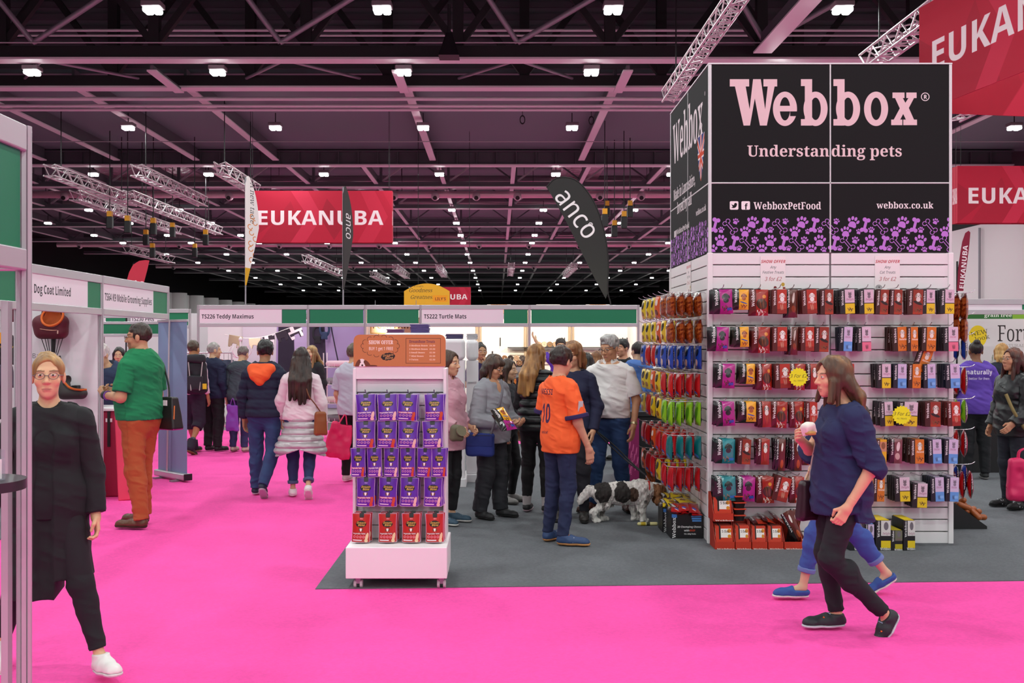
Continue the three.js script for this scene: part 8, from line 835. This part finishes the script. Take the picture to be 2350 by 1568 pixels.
// ---------- purple booth contents ----------
{
  const d = 20.0, line = [[515, 768], [560, 776], [610, 772], [655, 756], [692, 742]].map(([x, y]) => [XA(x, d), YA(y, d), -d]); single('bunting_line', 'white cord strung across the purple booth', 'cord', tube(line, 0.006, 30, 6), WHITE);
  const gar = (px, py, s, m, l, rot) => { const sh = new THREE.Shape(); [[-0.5, 0], [0.5, 0.02], [0.48, -0.4], [0.4, -0.85], [0.22, -0.85], [0.2, -0.55], [-0.2, -0.55], [-0.25, -0.85], [-0.42, -0.85], [-0.48, -0.4]].forEach((p, i) => sh[i ? 'lineTo' : 'moveTo'](p[0] * s, p[1] * s)); const g = new THREE.ExtrudeGeometry(sh, { depth: 0.03, bevelEnabled: true, bevelSize: 0.008, bevelThickness: 0.01, bevelSegments: 2 }); { const p = g.attributes.position, uv = g.attributes.uv; for (let i = 0; i < p.count; i++) uv.setXY(i, p.getX(i) * 4, p.getY(i) * 4); } single('dog_jumper', l, 'dog clothes', g, m, [XA(px, d), YA(py, d), -d - 0.015], [0, 0, rot]); };
  const check = new THREE.MeshStandardMaterial({ roughness: 0.85, map: canvasTex(64, 64, (g) => { g.fillStyle = '#d9d2dc'; g.fillRect(0, 0, 64, 64); g.fillStyle = '#2b2433'; g.fillRect(0, 0, 44, 20); g.fillRect(0, 32, 20, 32); g.fillRect(32, 32, 32, 14); }) }); check.map.wrapS = check.map.wrapT = THREE.RepeatWrapping;
  gar(542, 772, 0.26, fabric(0x9a8a74), 'tan dog jumper at the window end of the cord', -0.2); gar(585, 778, 0.22, fabric(0xc9bca4), 'cream dog jumper between tan and checked ones', 0); gar(616, 772, 0.22, check, 'small checked dog jumper in the middle of the cord', 0.15); gar(645, 762, 0.22, fabric(0x2b2433), 'plain dark dog jumper on the cord', 0.3); gar(673, 750, 0.28, check, 'large checked dog jumper at the raised end of the cord', 0.4);
  for (const [px, py, c, l] of [[724, 765, 0x1d1a24, 'dark dog harness hanging on the purple backdrop'], [740, 755, 0x2a3a5a, 'blue dog harness hanging beside the dark one']]) { const t = thing('dog_harness', l, 'harness', [XA(px, 20.6), YA(py, 20.6), -20.85]); part('loop', new THREE.TorusGeometry(0.12, 0.03, 8, 24), fabric(c), t, [0, 0, 0], [0, 0.4, 0], [0.8, 1.2, 1]); part('pad', softBox(0.14, 0.16, 0.04, 0.02), fabric(c), t, [0, -0.22, 0.02]); rod('cord', WHITE, t, [0, 0.13, 0], [0, 0.32, 0], 0.006, CYL6); rod('wall_hook', CHROME, t, [0, 0.32, 0.02], [0, 0.32, -0.2], 0.006, CYL6); }
  { const d2 = 18.6, t = thing('coat_stand', 'white curled-hook coat stand in the purple booth', 'coat stand', [XA(552, d2), 0, -d2]); rod('pole', WHITE, t, [0, 0, 0], [0, 1.72, 0], 0.02); part('finial', SPH, WHITE, t, [0, 1.74, 0], null, [0.035, 0.045, 0.035]); for (let i = 0; i < 6; i++) { const a = i * Math.PI / 3; part('hook', tube([[0, 1.4, 0], [0.12 * Math.cos(a), 1.42, 0.12 * Math.sin(a)], [0.2 * Math.cos(a), 1.52, 0.2 * Math.sin(a)], [0.17 * Math.cos(a), 1.62, 0.17 * Math.sin(a)]], 0.013, 14, 6), WHITE, t); } for (let i = 0; i < 3; i++) { const a = i * 2.1; rod('foot', WHITE, t, [0, 0.25, 0], [0.25 * Math.cos(a), 0.01, 0.25 * Math.sin(a)], 0.015); } }
  { const d2 = 17.6, t = thing('wire_shelf', 'white wire shelf unit with pet beds beside the merchandiser', 'shelf', [XA(778, d2), 0, -d2]), W = mat(0xe8e0e2, 0.4), w = 0.24; for (const x of [-w, w]) for (const z of [-0.18, 0.18]) rod('upright', W, t, [x, 0, z], [x, 1.5, z], 0.01); for (const y of [0.3, 0.62, 0.95, 1.25]) { rbox('shelf', W, t, -w, w, y - 0.008, y, -0.18, 0.18, 0.003, 1); for (let i = 0; i < 6; i++) rod('wire', W, t, [-w + i * 0.096, y + 0.06, 0.18], [-w + i * 0.096, y, 0.18], 0.004, CYL6); }
    const bed = (y, m, l) => { const o = thing('pet_bed', l, 'pet bed', [XA(778, d2), y, -d2]); part('rim', new THREE.TorusGeometry(0.15, 0.055, 10, 28), m, o, [0, 0.06, 0], [Math.PI / 2, 0, 0], [1.15, 0.9, 1]); part('cushion', new THREE.SphereGeometry(0.14, 20, 10), mat(0xe9d2d8, 0.8), o, [0, 0.04, 0], null, [1.1, 0.35, 0.85]); }; bed(1.25, fabric(0xe6bcc8), 'pink round pet bed on top of the wire shelf'); bed(0.95, fabric(0x8a8488), 'grey round pet bed on the second wire shelf'); bed(0.62, fabric(0xc9b4ae), 'beige round pet bed on the third wire shelf'); bed(0.3, fabric(0x6a6468), 'dark round pet bed on the lowest wire shelf'); }
  { const d2 = 16.6, t = thing('display_table', 'white table with curved legs and folded pink cloths by the stooping man', 'table', [XA(515, d2), 0, -d2]); rbox('top', mat(0xe6cfd6, 0.6), t, -0.22, 0.3, 0.68, 0.72, -0.25, 0.25, 0.01); for (const x of [-0.18, 0.26]) for (const z of [-0.2, 0.2]) part('leg', tube([[x * 0.8, 0.68, z], [x, 0.4, z], [x * 1.25, 0.02, z]], 0.016, 12, 6), WHITE, t); part('cloth', softBox(0.5, 0.4, 0.03, 0.012, 1, 0.02), fabric(0xdcb8c4), t, [0.03, 0.3, 0.26]); }
  { const d2 = 17.9, t = thing('clothes_rail', 'rail of small bright garments beyond the rucksack', 'rail', [XA(478, d2), 0, -d2]); rod('rail', ALU, t, [-0.42, 1.5, 0], [0.42, 1.5, 0], 0.015); for (const x of [-0.42, 0.42]) rod('upright', ALU, t, [x, 0, 0], [x, 1.5, 0], 0.015); const cols = [0xd9772a, 0x3a3038, 0xa83a4a, 0xd9c4b4, 0x5a2a3a, 0xc9a44a, 0x2a2a38, 0xe0b4c4, 0x7a3030, 0x3a4a5a]; const nm = ['orange', 'charcoal', 'crimson', 'cream', 'wine', 'mustard', 'navy', 'pale pink', 'brick', 'slate']; cols.forEach((c, i) => { const o = thing('garment', nm[i] + ' pet garment hanging on the far rail', 'garment', [XA(478, d2) - 0.36 + i * 0.08, 1.5, -d2], 0.9); part('cloth', softBox(0.26, 0.3 + 0.08 * (i % 3), 0.03, 0.012, 0.85, 0.01), fabric(c), o, [0, -0.42 - 0.08 * (i % 3), 0]); rod('hook', CHROME, o, [0, -0.12, 0], [0, 0.02, 0], 0.004, CYL6); }); }
}
// ---------- bright booth contents: white units, shelves of rolled mats ----------
{
  const W = mat(0xe6e2e4, 0.45), unit = (p0, p1, d, topPx, label, note) => { const xa = XA(p0, d), xb = XA(p1, d), w = xb - xa, h = YA(topPx, d), t = thing('display_unit', label, 'display unit', [(xa + xb) / 2, 0, -d]); rbox('plinth', W, t, -w / 2 - 0.02, w / 2 + 0.02, 0, 0.1, -0.35, 0.04, 0.01); rbox('body', W, t, -w / 2, w / 2, 0.1, h - 0.25, -0.33, 0, 0.01); rbox('head', W, t, -w / 2, w / 2, h - 0.25, h, -0.33, 0.03, 0.05, 4); for (const y of [0.45, 0.85, 1.2]) rbox('shelf_lip', ALU, t, -w / 2 + 0.02, w / 2 - 0.02, y, y + 0.02, 0, 0.02, 0.004, 1); if (note) part('notice', UB, [WHITE, WHITE, WHITE, WHITE, printMat(128, 320, (g, a, b) => { g.fillStyle = '#ece6e8'; g.fillRect(0, 0, a, b); g.strokeStyle = '#4a4448'; g.lineWidth = 4; g.strokeRect(4, 4, a - 8, b - 8); g.fillStyle = '#6a6266'; for (let i = 0; i < 9; i++) g.fillRect(24, 40 + i * 28, 60 + 20 * Math.sin(i * 2), 7); }, 0.6), WHITE], t, [note, h - 0.22, 0.033], null, [0.13, 0.34, 0.004]); return t; };
  unit(1018, 1066, 11.7, 778, 'white display unit with a framed notice behind the merchandiser', 0.0); unit(1070, 1097, 12.1, 780, 'narrow white display unit beside the woman with hand at mouth'); unit(880, 1010, 11.9, 764, 'wide white display unit hidden behind the merchandiser');
  const stack = (px, py, d, w, n, c, l) => { for (let i = 0; i < n; i++) { const m = single('folded_bag', l, 'bag', new RoundedBoxGeometry(w, 0.014, 0.2, 1, 0.005), mat(c, 0.5), [XA(px, d) + 0.006 * Math.sin(i * 3), YA(py, d) + 0.008 + i * 0.0145, -d - 0.16], [0, 0.06 * Math.sin(i * 2), 0], l); } };
  stack(962, 764, 11.9, 0.22, 7, 0x5a4a84, 'purple folded bag piled on the wide white unit'); stack(905, 764, 11.9, 0.2, 3, 0x6a3a6a, 'plum folded bag piled on the wide white unit'); stack(1042, 778, 11.7, 0.2, 4, 0x4a4068, 'violet folded bag piled on the noticed unit'); stack(1083, 780, 12.1, 0.13, 5, 0xb9b4b8, 'grey folded bag piled on the narrow unit');
  // shelf units with rolled mats
  const rollG = (() => { const pts = []; for (let i = 0; i < 6; i++) { const r = 0.008 + i * 0.009; pts.push(new THREE.Vector2(r, 0.5 + (i % 2 ? 0 : 0.012)), new THREE.Vector2(r + 0.006, 0.5 + (i % 2 ? 0 : 0.012))); } pts.push(new THREE.Vector2(0.056, 0.5), new THREE.Vector2(0.056, 0)); const g = new THREE.LatheGeometry(pts, 20); g.rotateX(Math.PI / 2); return g; })();
  const cols = [[0xb9a184, 'beige'], [0x3a322e, 'charcoal'], [0x8a6a4c, 'brown'], [0xd0c0a8, 'cream'], [0xc07a3a, 'amber'], [0x55504c, 'grey']];
  const z = -20.55, t = thing('roll_shelf', 'dark metal shelving full of rolled mats in the bright booth', 'shelf', [0, 0, z]), x0 = XA(1130, 20.5), x1 = XA(1240, 20.5); for (const x of [x0, x1]) for (const q of [-0.25, 0.25]) rod('upright', BLACK, t, [x, 0, q], [x, 1.5, q], 0.014);
  const ys = [YA(990, 20.4), YA(945, 20.4), YA(893, 20.4), YA(840, 20.4)].map((v) => Math.max(0.05, v)); ys.forEach((y, r) => { rbox('shelf', BLACK, t, x0, x1, y - 0.02, y, -0.28, 0.28, 0.004, 1); const n = Math.floor((x1 - x0) / 0.122); for (let l = 0; l < 2; l++) for (let i = 0; i < n - l; i++) { const c = cols[(i * 5 + r * 2 + l * 3) % 6]; const m = single('rolled_mat', c[1] + ' rolled mat on the dark metal shelving', 'mat', rollG, fabric(c[0], 0.9), [x0 + 0.066 + (i + l * 0.5) * 0.122, y + 0.058 + l * 0.1, z - 0.25], null, c[1] + ' rolled mats'); } });
  const t2 = thing('wall_shelf', 'long dark wire wall shelf above pale mat slats in the bright booth', 'shelf', [0, 0, -21.0]), xa = XA(1165, 20.9), xb = XA(1462, 20.9), ysf = YA(797, 20.9); rbox('shelf', BLACK, t2, xa, xb, ysf - 0.015, ysf, -0.12, 0.12, 0.003, 1); for (let i = 0; i < 5; i++) rbox('slat', mat(0xe2dad2, 0.6), t2, xa + 0.05, xb - 0.05, ysf - 0.1 - i * 0.065, ysf - 0.06 - i * 0.065, -0.12, -0.09, 0.004, 1); for (const px of [1148, 1290, 1296, 1430, 1440]) rod('hanging_bar', BLACK, t2, [XA(px, 20.9), ysf + 0.02, 0.03], [XA(px, 20.9), ysf + 0.2, 0.03], 0.012);
  for (let i = 0; i < 7; i++) single('rolled_mat', 'pale rolled mat on the long wall shelf', 'mat', rollG, fabric([0xb9a184, 0xd0c0a8, 0x8a7054][i % 3], 0.9), [XA(1236, 20.9) + i * 0.118, ysf + 0.058, -21.1 + 0.0], null, 'mats on the long shelf', [1, 1, 0.4]);
}
// ---------- black counter with pink print, hanging toys ----------
{
  const t = thing('black_counter', 'black counter with magenta print panel beyond the man with the dog', 'counter', [XA(1472, 12), 0, -12.25]); rbox('body', mat(0x121114, 0.5), t, -0.16, 0.5, 0, 0.8, -0.5, 0.22, 0.01); rbox('top', mat(0x1c1b1e, 0.35), t, -0.2, 0.54, 0.8, 0.86, -0.54, 0.26, 0.008);
  const m = printMat(192, 512, (g, W, H) => { g.fillStyle = '#a01f68'; g.fillRect(0, 0, W, H); g.fillStyle = '#e66aa6'; for (let i = 0; i < 9; i++) { g.beginPath(); g.ellipse(30 + (i * 57) % 150, H * (0.42 + 0.05 * i), 10, 34, 0.3, 0, 7); g.fill(); } g.font = 'bold 40px serif'; g.save(); g.translate(60, H * 0.9); g.rotate(-1.45); g.fillText('dog gone', 0, 0); g.restore(); }, 0.5); box('print_panel', m, t, -0.172, -0.162, 0.02, 0.79, -0.48, 0.2); part('print_panel', UB, m, t, [-0.09, 0.4, 0.226], null, [0.13, 0.76, 0.008]);
  const bd = 9.98, b = thing('plush_bear', 'brown plush bear head hanging from a side hook', 'toy', [XA(1492, bd), YA(1048, bd), -bd]), br = mat(0x6a4530, 0.95); part('head', meshField({ prims: [ell([0, 0, 0], [0.062, 0.056, 0.055], 0.01), ell([-0.05, 0.045, 0], [0.024, 0.024, 0.014], 0.01), ell([0.05, 0.045, 0], [0.024, 0.024, 0.014], 0.01)], h: 0.007, warp: (x, y, z) => 0.003 * noise3(x * 90, y * 90, z * 90) }), br, b); part('muzzle', SPH, mat(0xcbb9a6, 0.9), b, [0, -0.012, 0.045], null, [0.03, 0.022, 0.022]); part('nose', SPH, BLACK, b, [0, 0, 0.066], null, [0.012, 0.009, 0.008]); for (const x of [-0.022, 0.022]) part('eye', SPH, BLACK, b, [x, 0.018, 0.05], null, [0.006, 0.006, 0.005]); rod('loop', CHROME, b, [0, 0.05, 0], [0.28, 0.1, 0], 0.003, CYL6);
  for (let i = 0; i < 4; i++) single('rope_toy', 'rust braided chew rope hanging under the plush bear', 'toy', (() => { const P = []; for (let k = 0; k < 9; k++) P.push([0.008 * Math.sin(k * 1.6 + i), -k * 0.024, 0.008 * Math.cos(k * 1.6)]); return tube(P, 0.011, 30, 6); })(), mat(0xa8501e, 0.8), [XA(1485 + i * 5, bd - 0.1), YA(1060, bd), -bd + 0.1], null, 'braided chew ropes');
}
renderer.render(scene, camera);
